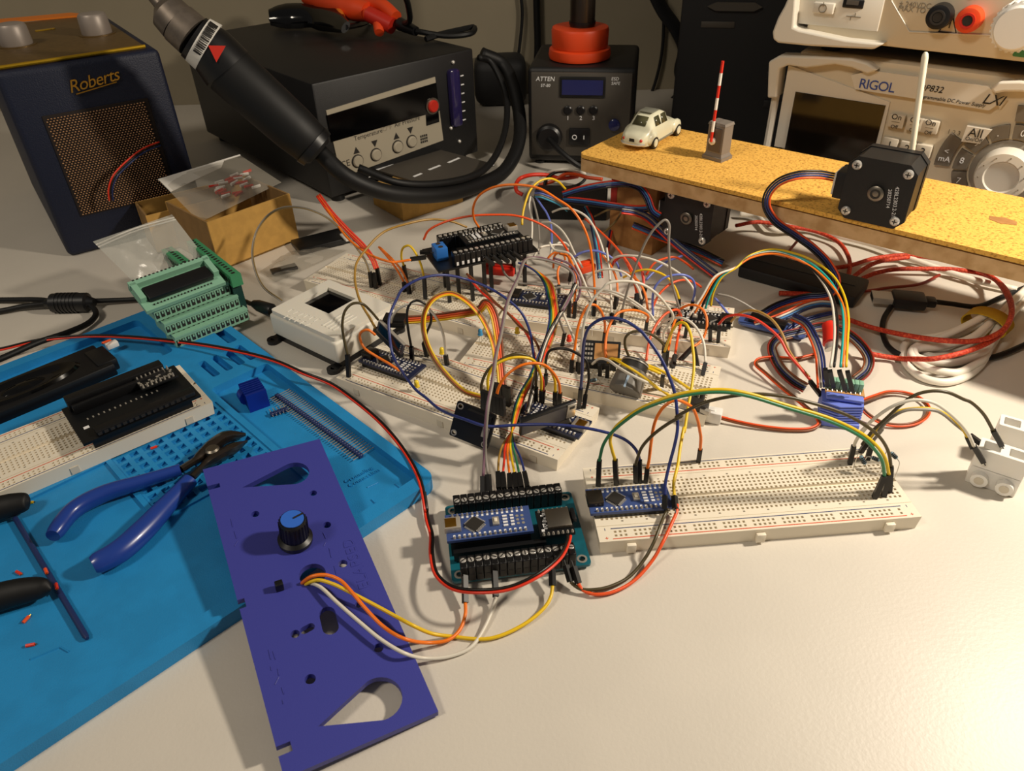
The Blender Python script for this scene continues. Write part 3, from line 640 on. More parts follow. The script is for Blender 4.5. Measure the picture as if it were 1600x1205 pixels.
kn.lathe([(15, 0), (15, 22)], 40, (a.x+6, -8, a.z+2), (0, -1, 0)); kn.lathe([(13.5, 22), (13.5, 25), (12.5, 26)], 40, (a.x+6, -8, a.z+2), (0, -1, 0))
kn = kn.build('rotary_knob', 'white_plastic', fp)
mb = MB()
for i in range(26):
    th = 2*math.pi*i/26; mb.box((a.x+6+15.2*math.cos(th), -19, a.z+2+15.2*math.sin(th)), (1.5, 21, 1.5))
mb.build('knurling', 'white_plastic', kn)
MB().rbox((a.x+26, -7, a.z-14), (40, 3, 12), 1).build('green_field', 'green_term2', fp)
# ================================================================== cork-topped board with barrier model
KZ = 81.0
KF = Frame(*at(903, 240, KZ), -40.5); KWD = 104; KLEN = 420
KF = Frame(KF.o.x, KF.o.y, KZ-14, -40.5)
t = thing('cork_board', 'long plywood board topped with cork, raised on wooden blocks', 'board', KF)
def rr(x0, y0, x1, y1, r, n=5):
    out = []
    for cx, cy, a0 in ((x1-r, y0+r, -90), (x1-r, y1-r, 0), (x0+r, y1-r, 90), (x0+r, y0+r, 180)):
        for i in range(n+1):
            a = math.radians(a0+90*i/n); out.append((cx+r*math.cos(a), cy+r*math.sin(a)))
    return out
MB().prism(rr(0, 0, KLEN, KWD, 7), 0, 10).build('plywood', 'ply', t)
MB().prism(rr(0.4, 0.4, KLEN-.4, KWD-.4, 7), 10, 11).build('cork_underlayer', 'cork_dark', t)
MB().prism(rr(0, 0, KLEN, KWD, 7), 11, 14).build('cork_sheet', 'cork', t)
a = KF.top(1567, 345, 14); MB().prism([(a.x+8*math.cos(i*.524)*(1+.25*(i % 3)/2), a.y+4.5*math.sin(i*.524)*(1+.3*(i % 2))) for i in range(12)], 13.9, 14.25).build('bare_patch', 'ply_warm', t)
# legs
lb = KF.loc(at(945, 420, 0))
for x in (22, 374):
    MB().rbox((x+22, 42, -33.5), (44, 46, 67), 0.6).build('leg_block', 'ply_warm', t)
for x, y, s_ in ((KF.front(957, 285, 18.5).x, 0, 1), (KF.front(957, 320, 18.5).x, 0, 1)):
    pass
p_ = KF.front(950, 300, 18.6)
MB().box((p_.x+6, 18.7, -14), (6, .6, 30)).build('red_tape', 'red_paint', t)

def motor(label, scr, depth, stick, F0):
    """flat 42 mm brushless motor: scr = lower-left screw position frame"""
    F = F0; t = thing('motor', label, 'motor', F)
    h = 21; ch = 5.5
    octa = [(-h+ch, -h), (h-ch, -h), (h, -h+ch), (h, h-ch), (h-ch, h), (-h+ch, h), (-h, h-ch), (-h, -h+ch)]
    MB().prism(octa, 0, 4, 'y').build('front_flange', 'motor_black', t)
    MB().prism([(x*0.97, z*0.97) for x, z in octa], 4, depth-6, 'y').build('stator_body', 'motor_black', t)
    MB().prism(octa, depth-6, depth, 'y').build('rear_flange', 'motor_black', t)
    for x in (-15.5, 15.5):
        for z in (-15.5, 15.5):
            s_ = MB().lathe([(3.1, 0), (3.0, 1.2), (2.2, 1.9)], 16, (x, -0.1, z), (0, -1, 0)).build('screw', 'metal', t)
            MB().box((x, -2.0, z), (3, .3, .6)).box((x, -2.0, z), (.6, .3, 3)).build('cross_slot', 'ink', s_)
    b = MB().lathe([(5, 0), (5, 2.0), (4.2, 2.6)], 24, (0, 0, 0), (0, -1, 0)).build('shaft_boss', 'dull_metal', t)
    MB().ring((0, -2.9, 0), (0, -2.5, 0), 3.2, 2.0, 20).build('shaft_ring', 'chip', b)
    MB().rbox((-h-3, depth*0.45, -2), (8, depth*0.6, 18), 0.8).build('cable_socket', 'motor_black', t)
    MB().rbox((-h-7.5, depth*0.45, -2), (2, depth*0.5, 15), 0.5).build('socket_face', 'psu_light', t)
    # printed type code runs down the right-hand side
    text('lettering', '42BL2303.2-21A', 'silk', t, (10.2, -0.15, 6.5), (0.13, 0, -1), (1, 0, 0.13), 3.3, 0.15)
    text('lettering', '20250714', 'silk', t, (6.5, -0.15, 4), (0.13, 0, -1), (1, 0, 0.13), 3.1, 0.15)
    return t
def mframe(x, y, z, yaw):
    F = Frame(x, y, z, yaw); return Frame(*F.world(15.5, 0, 15.5), yaw)
F1 = mframe(226.3, 467.1, 87.9, -38.6); F1.o.z = KZ+21.1
motor('square black motor standing on the cork board with a white stick behind it', None, 30, True, F1)
F2 = mframe(131.2, 564.8, 25.1, -39.6); F2.o.z = KZ-14-21.1
motor('square black motor hanging under the cork board', None, 34, False, F2)
s0, s1 = F1.front(1421, 262, 34), F1.front(1446, 84, 34)
t = thing('barrier_stick', 'cream-white rounded stick rising upright behind the motor', 'stick', F1)
d = (s1-s0).normalized(); s0b = s0 - d*30
MB().tube([s0b, s0, s1-d*2, s1, s1+d*1], [1.9, 1.9, 2.0, 1.6, 0.8], 14).build('stick_arm', 'stick_white', t)
MB().lathe([(5, 0), (5, 7), (4, 8)], 20, (0, 30, 0), (0, 1, 0)).build('arm_hub', 'stick_white', t)

# barrier post
bp = [KF.top(*cvt('c16', *q), 14) for q in ((1135, 400), (1290, 445), (1355, 385))]
BF = Frame(*KF.world(bp[1].x, bp[1].y, 14), math.degrees(KF.yaw)); yw = math.atan2(at(*cvt('c16', 1290, 445), KZ).y-at(*cvt('c16', 1135, 400), KZ).y, at(*cvt('c16', 1290, 445), KZ).x-at(*cvt('c16', 1135, 400), KZ).x)
BF = Frame(*at(*cvt('c16', 1290, 445), KZ), math.degrees(yw))
wd = (bp[1]-bp[0]).length; dp = min((bp[2]-bp[1]).length, 15)
t = thing('barrier_post', 'small grey model barrier post with plinth on the cork board', 'model post', BF)
MB().box((-wd/2, dp/2, 1.4), (wd, dp, 2.8)).build('plinth', 'post_grey', t)
MB().box((-wd/2, dp/2, 4), (wd-1.5, dp-1.5, 2.6), 0, 0.88).build('plinth_step', 'post_grey', t)
hz = 22
MB().box((-wd/2, dp/2, 5+(hz)/2), (wd-3.4, dp-3.4, hz)).build('column', 'post_grey', t)
MB().box((-wd/2, dp/2, 5+hz+1), (wd-2.2, dp-2.2, 2), 0, 0.9).build('cap', 'post_grey', t)
MB().box((-wd/2, 1.4, 5+hz/2), (wd-7, 0.8, hz-4)).build('recess_panel', 'post_dark', t)
pv = BF.front(*cvt('c16', 1217, 265), 0)
t = thing('crossing_barrier', 'red and white striped barrier rod standing upright on the grey post', 'barrier', BF)
MB().lathe([(3, 0), (3, 1.2), (2, 1.8)], 24, (pv.x, 1.0, pv.z), (0, -1, 0)).build('pivot_disc', 'barrier_white', t)
tp = BF.front(1131, 95, 0); d = (tp-pv); n_ = 8
L_ = [0, .13, .27, .41, .56, .71, .86, 1.0]
for i in range(7):
    a, b = pv + d*L_[i], pv + d*L_[i+1]; a.y = b.y = -1.2
    MB().cyl(a, b, 1.15 - .0*i, 1.15, 14).build('band', 'barrier_red' if i % 2 == 0 else 'barrier_white', t)

# toy car
cA, cB = at(*cvt('c16', 640, 335), KZ), at(*cvt('c16', 880, 225), KZ)
ang = math.degrees(math.atan2((cB-cA).y, (cB-cA).x)); TF = Frame(cA.x, cA.y, KZ, 0)
r_, f_ = at(*cvt('c16', 740, 325), KZ), at(*cvt('c16', 908, 228), KZ)
dv = (f_-r_); wb = dv.length; yw = math.atan2(dv.y, dv.x); TF = Frame(r_.x, r_.y, KZ, math.degrees(yw))
t = thing('toy_car', 'tiny cream rounded vintage toy car parked on the cork board', 'toy car', TF)
k = wb/26.0*1.12; CWd = 17*k
secs = []   # body cross-sections along x: (x, half width, z bottom, z shoulder, z top, half width of the roof)
prof = [(-9, 4.5, 3, 6, 6.6, 3.4), (-7.5, 6.5, 2.4, 7.5, 8.2, 4.6), (-4, 7.6, 2.2, 9.2, 10.2, 4.8), (-1.5, 7.9, 2.2, 9.9, 12.4, 4.8), (2, 8.1, 2.2, 10, 15.2, 4.9), (6, 8.2, 2.2, 10, 16.6, 5.2), (11, 8.2, 2.2, 10, 16.8, 5.4), (15.5, 8.1, 2.2, 9.9, 15.6, 5.4), (19, 8, 2.2, 9.7, 11.6, 5.2), (21, 7.8, 2.2, 9.4, 10.2, 5), (26, 7.2, 2.2, 8.6, 9.4, 4.6), (30.5, 5.8, 2.4, 7, 7.7, 3.8), (33, 4, 3, 5.6, 6, 2.6)]
mb = MB(); rows = []; cy = CWd/2
for x, hw, zb, zs, zt_, rw in prof:
    rows.append([mb._v((x*k, cy+sy*k, sz*k)) for sy, sz in ((-hw, zb), (-hw*1.02, (zb+zs)/2), (-hw*.95, zs), (-rw, zt_-.6), (-rw*.5, zt_), (rw*.5, zt_), (rw, zt_-.6), (hw*.95, zs), (hw*1.02, (zb+zs)/2), (hw, zb))])
for A, B in zip(rows, rows[1:]):
    for i in range(10): mb._f([A[i], A[(i+1) % 10], B[(i+1) % 10], B[i]])
mb._f(rows[0]); mb._f(rows[-1][::-1])
mb.build('body', 'car_cream', t, angle=75)
def patch(nm, m, pts, th=0.25):
    mb = MB(); v = [mb._v(p) for p in pts]; mb._f(v); o = mb.build(nm, m, t); md = o.modifiers.new('thick', 'SOLIDIFY'); md.thickness = th*S; md.offset = 0; return o
patch('rear_window', 'car_glass', [(-2.6*k-.3, cy-3.9*k, 11.3*k+.4), (-2.6*k-.3, cy+3.9*k, 11.3*k+.4), (1.7*k-.3, cy+3.5*k, 15.0*k+.4), (1.7*k-.3, cy-3.5*k, 15.0*k+.4)])
for s_ in (-1, 1):
    for x0, x1 in ((2.4, 8), (8.7, 15)):
        patch('side_window', 'car_glass', [((x0)*k, cy+s_*7.6*k, 10.8*k), ((x1)*k, cy+s_*7.6*k, 10.8*k), ((x1-0.6)*k, cy+s_*5.75*k, 15.4*k), ((x0+1)*k, cy+s_*5.75*k, 15.3*k)])
MB().rbox((7.5*k, cy, 16.8*k), (8*k, 8*k, 0.6*k), 0.2*k).build('roof_panel', 'car_grey', t)
for s_ in (-1, 1):
    for x in (0, 26):
        MB().sphere((x*k, cy+s_*7.2*k, 5*k), 1*k, 14, 8, (5.4, 2.2, 3.8)).build('fender', 'car_cream', t)
        w_ = MB().cyl((x*k, cy+s_*7.2*k, 3.1*k), (x*k, cy+s_*9.5*k, 3.1*k), 3.1*k, 3.1*k, 20).build('wheel', 'ink', t)
        MB().cyl((x*k, cy+s_*9.3*k, 3.1*k), (x*k, cy+s_*9.75*k, 3.1*k), 2.2*k, 2*k, 18).build('hub_cap', 'car_cream', w_)
    MB().sphere((-8.2*k, cy+s_*5*k, 5.6*k), 0.9*k).build('tail_lamp', 'red_button', t)
MB().tube(spline([(-7.5*k, cy-7*k, 3.4*k), (-9.8*k, cy-4*k, 3.4*k), (-10*k, cy+4*k, 3.4*k), (-7.5*k, cy+7*k, 3.4*k)], 5), .55*k, 6).build('bumper', 'metal', t)
MB().box((-8.9*k, cy, 5.4*k), (.5*k, 3*k, 1.6*k)).build('number_plate', 'ink', t)
MB().box((13*k, cy-8.25*k, 2.7*k), (17*k, 0.6*k, .9*k)).build('running_board', 'car_grey', t)
# ================================================================== solderless breadboards
BL_, BW_, BT_ = 165.1, 54.6, 9.1
def make_breadboard_meshes():
    xs = [0.0]; holesx = []
    x0 = (BL_-62*2.54)/2
    for i in range(63):
        c = x0+i*2.54; xs += [c-0.68, c+0.68]; holesx.append(len(xs)-2)
    xs.append(BL_)
    rows = [3.6, 6.14] + [15.2+2.54*i for i in range(5)] + [29.24+2.54*i for i in range(5)] + [BW_-6.14, BW_-3.6]
    ys = [0.0]; holesy = []
    for c in rows: ys += [c-0.68, c+0.68]; holesy.append(len(ys)-2)
    # the centre groove gets its own lines
    ys.append(BW_); mb = MB(); H = BT_
    V = {}
    def vv(i, j, z):
        k = (i, j, z)
        if k not in V: V[k] = mb._v((xs[i], ys[j], z))
        return V[k]
    gj = holesy[6]+1     # strip between rows 6 and 7 = groove
    for i in range(len(xs)-1):
        for j in range(len(ys)-1):
            hole = False
            if i in holesx and j in holesy:
                n = holesx.index(i); r = holesy.index(j)
                hole = True if 2 <= r <= 11 else (n % 6 != 5 and 1 < n < 61)
            if hole:
                q = [(i, j), (i+1, j), (i+1, j+1), (i, j+1)]
                for a, b in zip(q, q[1:]+q[:1]): mb._f([vv(*a, H), vv(*b, H), vv(*b, H-0.8), vv(*a, H-0.8)])
                mb.mi = 1; mb._f([vv(*p, H-0.8) for p in q]); mb.mi = 0
            elif j == gj:
                q = [(i, j), (i+1, j), (i+1, j+1), (i, j+1)]; mb._f([vv(*p, H-1.6) for p in q])
                mb._f([vv(i, j, H), vv(i+1, j, H), vv(i+1, j, H-1.6), vv(i, j, H-1.6)]); mb._f([vv(i, j+1, H), vv(i+1, j+1, H), vv(i+1, j+1, H-1.6), vv(i, j+1, H-1.6)])
            else: mb._f([vv(i, j, H), vv(i+1, j, H), vv(i+1, j+1, H), vv(i, j+1, H)])
    nx, ny = len(xs)-1, len(ys)-1
    v0 = [mb._v((xs[i], ys[j], 0)) for i, j in ((0, 0), (nx, 0), (nx, ny), (0, ny))]
    bt = [mb._v((xs[i]+sx, ys[j]+sy, 0)) for (i, j), (sx, sy) in zip(((0, 0), (nx, 0), (nx, ny), (0, ny)), ((0.8, .5), (-.8, .5), (-.8, -.5), (.8, -.5)))]
    top = [vv(0, 0, H), vv(nx, 0, H), vv(nx, ny, H), vv(0, ny, H)]
    mb._f([vv(i, 0, H) for i in range(nx+1)] + [bt[1], bt[0]]); mb._f([vv(i, ny, H) for i in range(nx, -1, -1)] + [bt[3], bt[2]])
    mb._f([vv(0, j, H) for j in range(ny, -1, -1)] + [bt[0], bt[3]]); mb._f([vv(nx, j, H) for j in range(ny+1)] + [bt[2], bt[1]])
    mb._f(bt[::-1])
    for v in v0: mb.bm.verts.remove(v)
    body = mb.mesh('body', ['cream', 'contact'], 30)
    lines = []
    for y, m in ((1.5, 'rail_red'), (8.3, 'rail_blue'), (BW_-8.3, 'rail_red'), (BW_-1.5, 'rail_blue')):
        lines.append(MB().box((BL_/2, y, BT_+0.03), (BL_-14, 0.55, 0.08)).mesh('rail_line', m))
    for y in (10.4, BW_-10.4): lines.append(MB().box((BL_/2, y, BT_+0.02), (BL_-.5, 0.22, 0.06)).mesh('rail_groove', 'contact'))
    marks = []
    for x in (4, BL_-4):
        for y, pl in ((2.2, 1), (8, 0), (BW_-8, 1), (BW_-2.2, 0)):
            mb = MB(); mb.box((x, y, BT_+.03), ((1.6, .35, .08) if pl else (.35, 1.6, .08)))
            if pl: mb.box((x, y, BT_+.03), (.35, 1.6, .08))
            marks.append(mb.mesh('polarity_mark', 'rail_red' if pl else 'rail_blue'))
    num = MB()
    for k in range(12):
        for y in (13.1, BW_-13.1): num.box((x0+2.54*(4+5*k), y, BT_+.02), (1.1, .8, .05))
    marks.append(num.mesh('row_numbers', 'ink_grey'))
    clips = []
    for x in (16, 82, 149):
        clips.append(MB().rbox((x, -1.0, 4.2), (4.8, 2.2, 5.6), 0.5).mesh('clip_tab', 'cream'))
        clips.append(MB().box((x, BW_-.1, 3.0), (4.4, 0.5, 4.4)).mesh('clip_slot', 'psu_key'))
    return body, lines + marks + clips
BBODY, BPARTS = make_breadboard_meshes()
def breadboard(label, fr, turned=True):
    if turned: fr = Frame(*fr.world(BL_, BW_, 0), math.degrees(fr.yaw)+180)
    t = thing('breadboard', label, 'breadboard', fr, group='solderless breadboards'); link('body', BBODY, t)
    for m in BPARTS: link(m.name.split('.')[0], m, t, kind='stuff' if 'row_numbers' in m.name else None)
    return t
FA = Frame(41.0, 253.4, 0, 3.485); FB = Frame(-115.6, 402.9, 0, -32.06); FC = Frame(-35.6, 414.9, 0, -22.92); FD = Frame(-8.3, 472.2, 0, -17.35)
breadboard('cream breadboard at lower right with one blue microcontroller at its left end', FA, False)
breadboard('cream breadboard beside the blue mat carrying two small displays', FB)
breadboard('cream breadboard in the middle carrying the big grey control knob', FC)
breadboard('cream breadboard at the back under the densest jumper arches', FD)
e0, e1 = at(474, 438, BT_), at(755, 516, BT_)
FE = Frame(e0.x, e0.y, 0, math.degrees(math.atan2(e1.y-e0.y, e1.x-e0.x)))
breadboard('rear left breadboard behind the white screen box', FE)

# ================================================================== blue silicone mat
MF = Frame(-42.9, 305.5, 0, 43.8)
mt = thing('work_mat', 'blue silicone soldering mat with trays, slots and socket grid', 'mat', MF)
MY = 306; MX = -420
base = MB().prism(rr(MX, 0, 0, MY, 8), 0, 2.6).build('base_sheet', 'mat_blue', mt)
def ml(c, x, y, z=2.8): return MF.top(*cvt(c, x, y), z)
FLR, WRK, RIM = 2.6, 6.6, 8.0
outer = rr(MX, 0, 0, MY, 8); tray = rr(-48, 9, -7, 172, 3)
slots = []
for cx in (-37.5, -28, -19, -10.5): slots.append(rr(cx-2.6, 183, cx+2.6, 207, 1.5, 2))
slots.append(rr(-13, 214, -6, 244, 1.5, 2))
big = rr(-300, 234, -44, MY-9, 4); gridcut = rr(-121, 84, -52, 157, 1)
work = [(MX+9, 9), (-52, 9), (-52, 81), (-124, 81), (-124, 150), (MX+9, 150)]
MB().plate(outer, [tray, big, gridcut, work] + slots, FLR, RIM).build('rim_frame', 'mat_blue', mt)
MB().prism(work, FLR, WRK).build('work_floor', 'mat_blue', mt)
mb = MB(); gxs, gys = [-121], [84]; hx, hy = [], []
for i in range(9): c = -117+i*7.5; gxs += [c-2.3, c+2.3]; hx.append(len(gxs)-2)
gxs.append(-52)
for i in range(10): c = 88+i*7.2; gys += [c-2.3, c+2.3]; hy.append(len(gys)-2)
gys.append(157)
for i in range(len(gxs)-1):
    for j in range(len(gys)-1):
        P_ = [(gxs[i], gys[j]), (gxs[i+1], gys[j]), (gxs[i+1], gys[j+1]), (gxs[i], gys[j+1])]
        if i in hx and j in hy:
            for a, b in zip(P_, P_[1:]+P_[:1]): mb._f([mb._v((*a, 7.2)), mb._v((*b, 7.2)), mb._v((*b, 5.0)), mb._v((*a, 5.0))])
            mb._f([mb._v((*p, 5.0)) for p in P_])
        else: mb._f([mb._v((*p, 7.2)) for p in P_])
bmesh.ops.remove_doubles(mb.bm, verts=mb.bm.verts, dist=0.001)
tag(mb.build('socket_grid', 'mat_blue', mt), kind='stuff')
a = ml('z9', 850, 1010, 2.7); b = ml('z9', 1085, 880, 2.7)
text('embossed_lettering', 'Grounding\nConnection', 'mat_blue', mt, (a.x, a.y, 2.7), (b.x-a.x, b.y-a.y, 0), (-(b.y-a.y), b.x-a.x, 0), (b-a).length/5.3, 0.7)
MB().tube([ml('z9', 1000, 1035, 2.7), ml('z9', 1075, 1000, 2.7)], .5, 6).build('embossed_mark', 'mat_blue', mt)
for q0, q1 in (((1195, 1010), (1225, 1035)), ((1030, 1120), (1055, 1145))): MB().tube([ml('z9', *q0, 2.7), ml('z9', *q1, 2.7)], .6, 6).build('embossed_mark', 'mat_blue', mt)
# embossed mark, then the floor's long groove drawn as an added dark tube
MB().tube([ml('z8', 190, 515, 6.7), ml('z8', 370, 440, 6.7), ml('z8', 425, 470, 6.7)], .5, 5).build('embossed_mark', 'mat_blue', mt)
t = thing('groove_line', 'thin dark blue line added across the mat in place of a groove between black handles', 'groove line'); a, b = at(*cvt('z7', 95, 640), 8), at(*cvt('z8', 538, 388), 8); t.location = a*S
MB().tube([Vector((0, 0, 0)), (b-a)*.98, b-a], [1.4, 1.4, .9], 10).build('line_tube', 'wire_navy', t)  # dark colour stands in for the groove's shade; nothing is cut here

# ------------------------------------------------------------------ things on the mat
fr_ = at(332, 628, 8+BT_); FG = Frame(0, 0, 0, 39.4)
FG = Frame(*(Vector((fr_.x, fr_.y, 8.0)) - FG.e*BL_), 39.4)
breadboard('white breadboard on the blue mat under a black adapter board', FG)
# black adapter board plugged into it
q = [at(*cvt('z6', *p), 26) for p in ((520, 980), (1255, 670), (1060, 470), (370, 765))]
AFm = Frame(q[0].x, q[0].y, 17.2, math.degrees(math.atan2(q[1].y-q[0].y, q[1].x-q[0].x))); aw = (q[1]-q[0]).length; ad = abs((q[3]-q[0]).dot(AFm.g))
t = thing('adapter_board', 'black microcontroller adapter board on the mat breadboard', 'circuit board', AFm)
MB().box((aw/2, ad/2, 8.2), (aw, ad, 1.6)).build('pcb', 'pcb_black', t)
for y in (6, ad-6):
    MB().box((aw/2, y, 3.7), (aw-10, 2.5, 7.4)).build('pin_header', 'black_plastic', t)
MB().rbox((aw/2-2, ad-4, 13), (aw*0.84, 7.5, 8), 0.6).build('rear_socket_row', 'black_plastic', t)
MB().rbox((aw/2-2, ad-11, 12), (aw*0.8, 2.6, 6), 0.4).build('rear_socket_row', 'black_plastic', t)
MB().rbox((aw/2+3, 4.5, 10.6), (aw*0.84, 7, 3.2), 0.5).build('front_socket_row', 'black_plastic', t)
for i in range(15):
    o_x = 10+i*(aw-16)/15; MB().box((o_x, 0.9, 10.6), (2.2, .4, 1.8)).build('terminal_mouth', 'chip', t)
    MB().box((o_x, 8.6, 9.1), (1.1, 1.6, .2)).build('silk_mark', 'silk', t)
for i in range(14): MB().box((9+i*3.1, ad*0.52, 9.1), (.8, 1.7, .2)).build('silk_mark', 'tin', t)
bb = MB().rbox((aw-15, ad*0.66, 13), (22, 13, 1.6), .3).build('breakout_board', 'pcb_black', t)
for j, y in enumerate((ad*0.66-5, ad*0.66+5)):
    for i in range(8): MB().cyl((aw-24.5+i*2.6, y, 13.8), (aw-24.5+i*2.6, y, 16.2), .7, .4, 8).build('solder_pin', 'tin', bb)
mb = MB(); random.seed(5)
for i in range(26): mb.box((aw-25+random.random()*20, ad*0.66-3.5+random.random()*7, 14), (1.4, .8, .5))
mb.build('smd_parts', 'tin', bb)
MB().cyl((aw-4, 4, 8.9), (aw-4, 4, 9.2), 1.6, 1.6, 16).build('mount_hole', 'silk', t)
MB().box((6, ad*.52-8, 9.1), (3, 2.4, .2)).build('silk_mark', 'silk', t)
# black oval speaker in the tray at the left
sp = [at(*cvt('z6', *p), 12) for p in ((0, 770), (710, 470), (700, 400), (600, 315))]
SF = Frame(sp[1].x, sp[1].y, 2.7, math.degrees(math.atan2(sp[1].y-sp[0].y, sp[1].x-sp[0].x)))
t = thing('speaker', 'black oval loudspeaker module lying in the mat tray', 'speaker', SF)
MB().rbox((-55, 16, 5), (110, 36, 10), 1.5).build('frame_plate', 'black_plastic', t)
MB().rbox((-3, 14, 6.5), (13, 24, 9), 1).build('end_block', 'black_plastic', t)
mb = MB()
for k, (ra, h) in enumerate(((1.0, 10), (.9, 11.6), (.78, 11.4), (.62, 10.2), (.3, 12))): pass
def oval(r, z): return [(-52+36*r*math.cos(2*math.pi*i/32), 16+13*r*math.sin(2*math.pi*i/32), z) for i in range(32)]
rows = [[mb._v(p) for p in oval(r, z)] for r, z in ((1, 10), (.93, 12), (.8, 12), (.66, 10.4), (.4, 9.6), (.3, 11.5), (.05, 12.4))]
for A, B in zip(rows, rows[1:]):
    for i in range(32): mb._f([A[i], A[(i+1) % 32], B[(i+1) % 32], B[i]])
mb._f(rows[-1]); mb.build('cone', 'glass_black', t)
c = SF.loc(at(*cvt('z6', 690, 330), 12)); MB().rbox((c.x, c.y, 6), (8, 5, 4), .6).build('lead_plug', 'white_plastic', t)
wire('short orange-red lead pair leaving the black speaker', 'redorange', [(640, 345, 14), (665, 335, 13), (690, 325, 12)], crop='z6', r=.9)
# blue heatsink
hs = at(*cvt('z9', 185, 515), 2.7); HSF = Frame(hs.x, hs.y, 2.7, math.degrees(math.atan2(at(*cvt('z9', 318, 450), 4.4).y-hs.y, at(*cvt('z9', 318, 450), 4.4).x-hs.x)))
hw = (at(*cvt('z9', 318, 450), 4.4)-hs).length
t = thing('heatsink', 'deep blue finned heatsink standing in the mat tray', 'heatsink', HSF)
MB().box((hw/2, 1, 6.5), (hw, 2, 13)).build('base_plate', 'heatsink_blue', t)
for i in range(6): MB().box((hw/2, 3.6+i*2.3, 7), (hw, .9, 13)).build('fin', 'heatsink_blue', t)
MB().cyl((2, 8, 6), (2, 14.5, 6), 5, 5, 16).build('pin_boss', 'heatsink_blue', t)
# pin header strip
h0, h1 = at(*cvt('z9', 365, 390), 4), at(*cvt('z9', 960, 820), 4); PHF = Frame(h0.x, h0.y, 2.7, math.degrees(math.atan2(h1.y-h0.y, h1.x-h0.x))); pl = (h1-h0).length
t = thing('pin_header_strip', 'long black pin header strip with silver pins in the mat tray', 'pin header', PHF, group=None)
pw = pl/40; bm_ = MB().rbox((pw/2, 0, 1.3), (pw*.96, 2.8, 2.5), .3, 1).mesh('header_block', 'wire_navy'); pm = MB().box((pw/2, 2.2, 1.5), (.42, 15, .42)).mesh('pin', 'tin')
for i in range(40):
    o = link('header_block', bm_, t); o.location.x = i*pw*S; o2 = link('pin', pm, o)
t = thing('pin_header_scrap', 'short blue five-pin header scrap beside the heatsink', 'pin header', Frame(*at(*cvt('z9', 325, 540), 2.7), math.degrees(PHF.yaw)+75))
for i in range(5):
    o = link('header_block', bm_, t); o.location.x = i*pw*S; link('pin', pm, o).scale.y = .6
# cutter pliers
def grip(pts, z, name='grip'):
    return [at(*cvt('z7', *p), z) for p in pts]
t = thing('side_cutters', 'diagonal cutters with blue handles lying open on the mat', 'pliers'); B0 = at(*cvt('z7', 1200, 330), 13); t.location = B0*S
h1 = [p-B0 for p in (grip(((330, 750), (460, 590), (640, 490), (860, 420), (1130, 335)), 13))]
h2 = [p-B0 for p in (grip(((580, 935), (740, 850), (900, 710), (1040, 560), (1190, 400)), 13))]
MB().tube(spline(h1, 6), [4.4, 5.4, 5.6, 5.7, 5.8, 5.9, 6, 6, 6, 6, 6, 6, 5.9, 5.8, 5.7, 5.6, 5.5, 5.3, 5.1, 4.9, 4.7, 4.5, 4.4, 4.3, 4.2], 14, .8).build('handle_sleeve', 'grip_blue', t)
MB().tube(spline(h2, 6), [4.4, 5.4, 5.6, 5.7, 5.8, 5.9, 6, 6, 6, 6, 6, 6, 5.9, 5.8, 5.7, 5.6, 5.5, 5.3, 5.1, 4.9, 4.7, 4.5, 4.4, 4.3, 4.2], 14, .8).build('handle_sleeve', 'grip_blue', t)
jaw = [p-B0 for p in (grip(((1130, 335), (1240, 265)), 13) + grip(((1400, 140),), 13) + grip(((1535, 115),), 11))]
jaw2 = [p-B0 for p in (grip(((1195, 390), (1290, 300)), 13) + grip(((1440, 215),), 13) + grip(((1540, 160),), 11))]
MB().tube(spline(jaw, 6), [3.6]*6+[5, 6, 6.5, 7, 7, 7]+[7, 6.5, 6, 5, 4, 2.5, 1.5], 10, .6).build('jaw', 'steel_dark', t)
MB().tube(spline(jaw2, 6), [3.6]*6+[4.6, 5.5, 6, 6, 6, 6]+[6, 5.5, 5, 4, 3, 2, 1.4], 10, .6).build('jaw', 'steel_dark', t)
pv_ = at(*cvt('z7', 1330, 220), 16)-B0; MB().lathe([(4, -6), (4, 1.5), (3, 2.4)], 20, pv_).build('pivot_rivet', 'dull_metal', t)
for nm, pts, lb in (('a', ((-260, 640), (-90, 600), (60, 560), (165, 535), (188, 532)), 'upper black rubber tool handle poking in at the left edge'), ('b', ((-260, 1215), (-60, 1150), (120, 1100), (270, 1075), (318, 1085)), 'lower black rubber tool handle poking in at the left edge')):
    P = [at(*cvt('z7', *p), 14) for p in pts]; t = thing('rubber_tool', lb, 'hand tool', group='black handles at the left edge'); t.location = P[-1]*S
    MB().tube([p-P[-1] for p in spline(P, 6)], [k*.62 for k in (10, 10.5, 11, 11, 11, 11, 11, 11, 11, 10.8, 10.6, 10.4, 10.2, 10, 9.6, 9.2, 8.8, 8.2, 7.6, 7, 6, 4.8, 3.6, 2.4, 1.0)], 14, .75).build('rubber_sleeve', 'rubber', t)
    MB().tube([(P[0]-P[-1])*1.0, (P[0]-P[-1])*1.25], 4, 8).build('steel_tang', 'steel_dark', t)
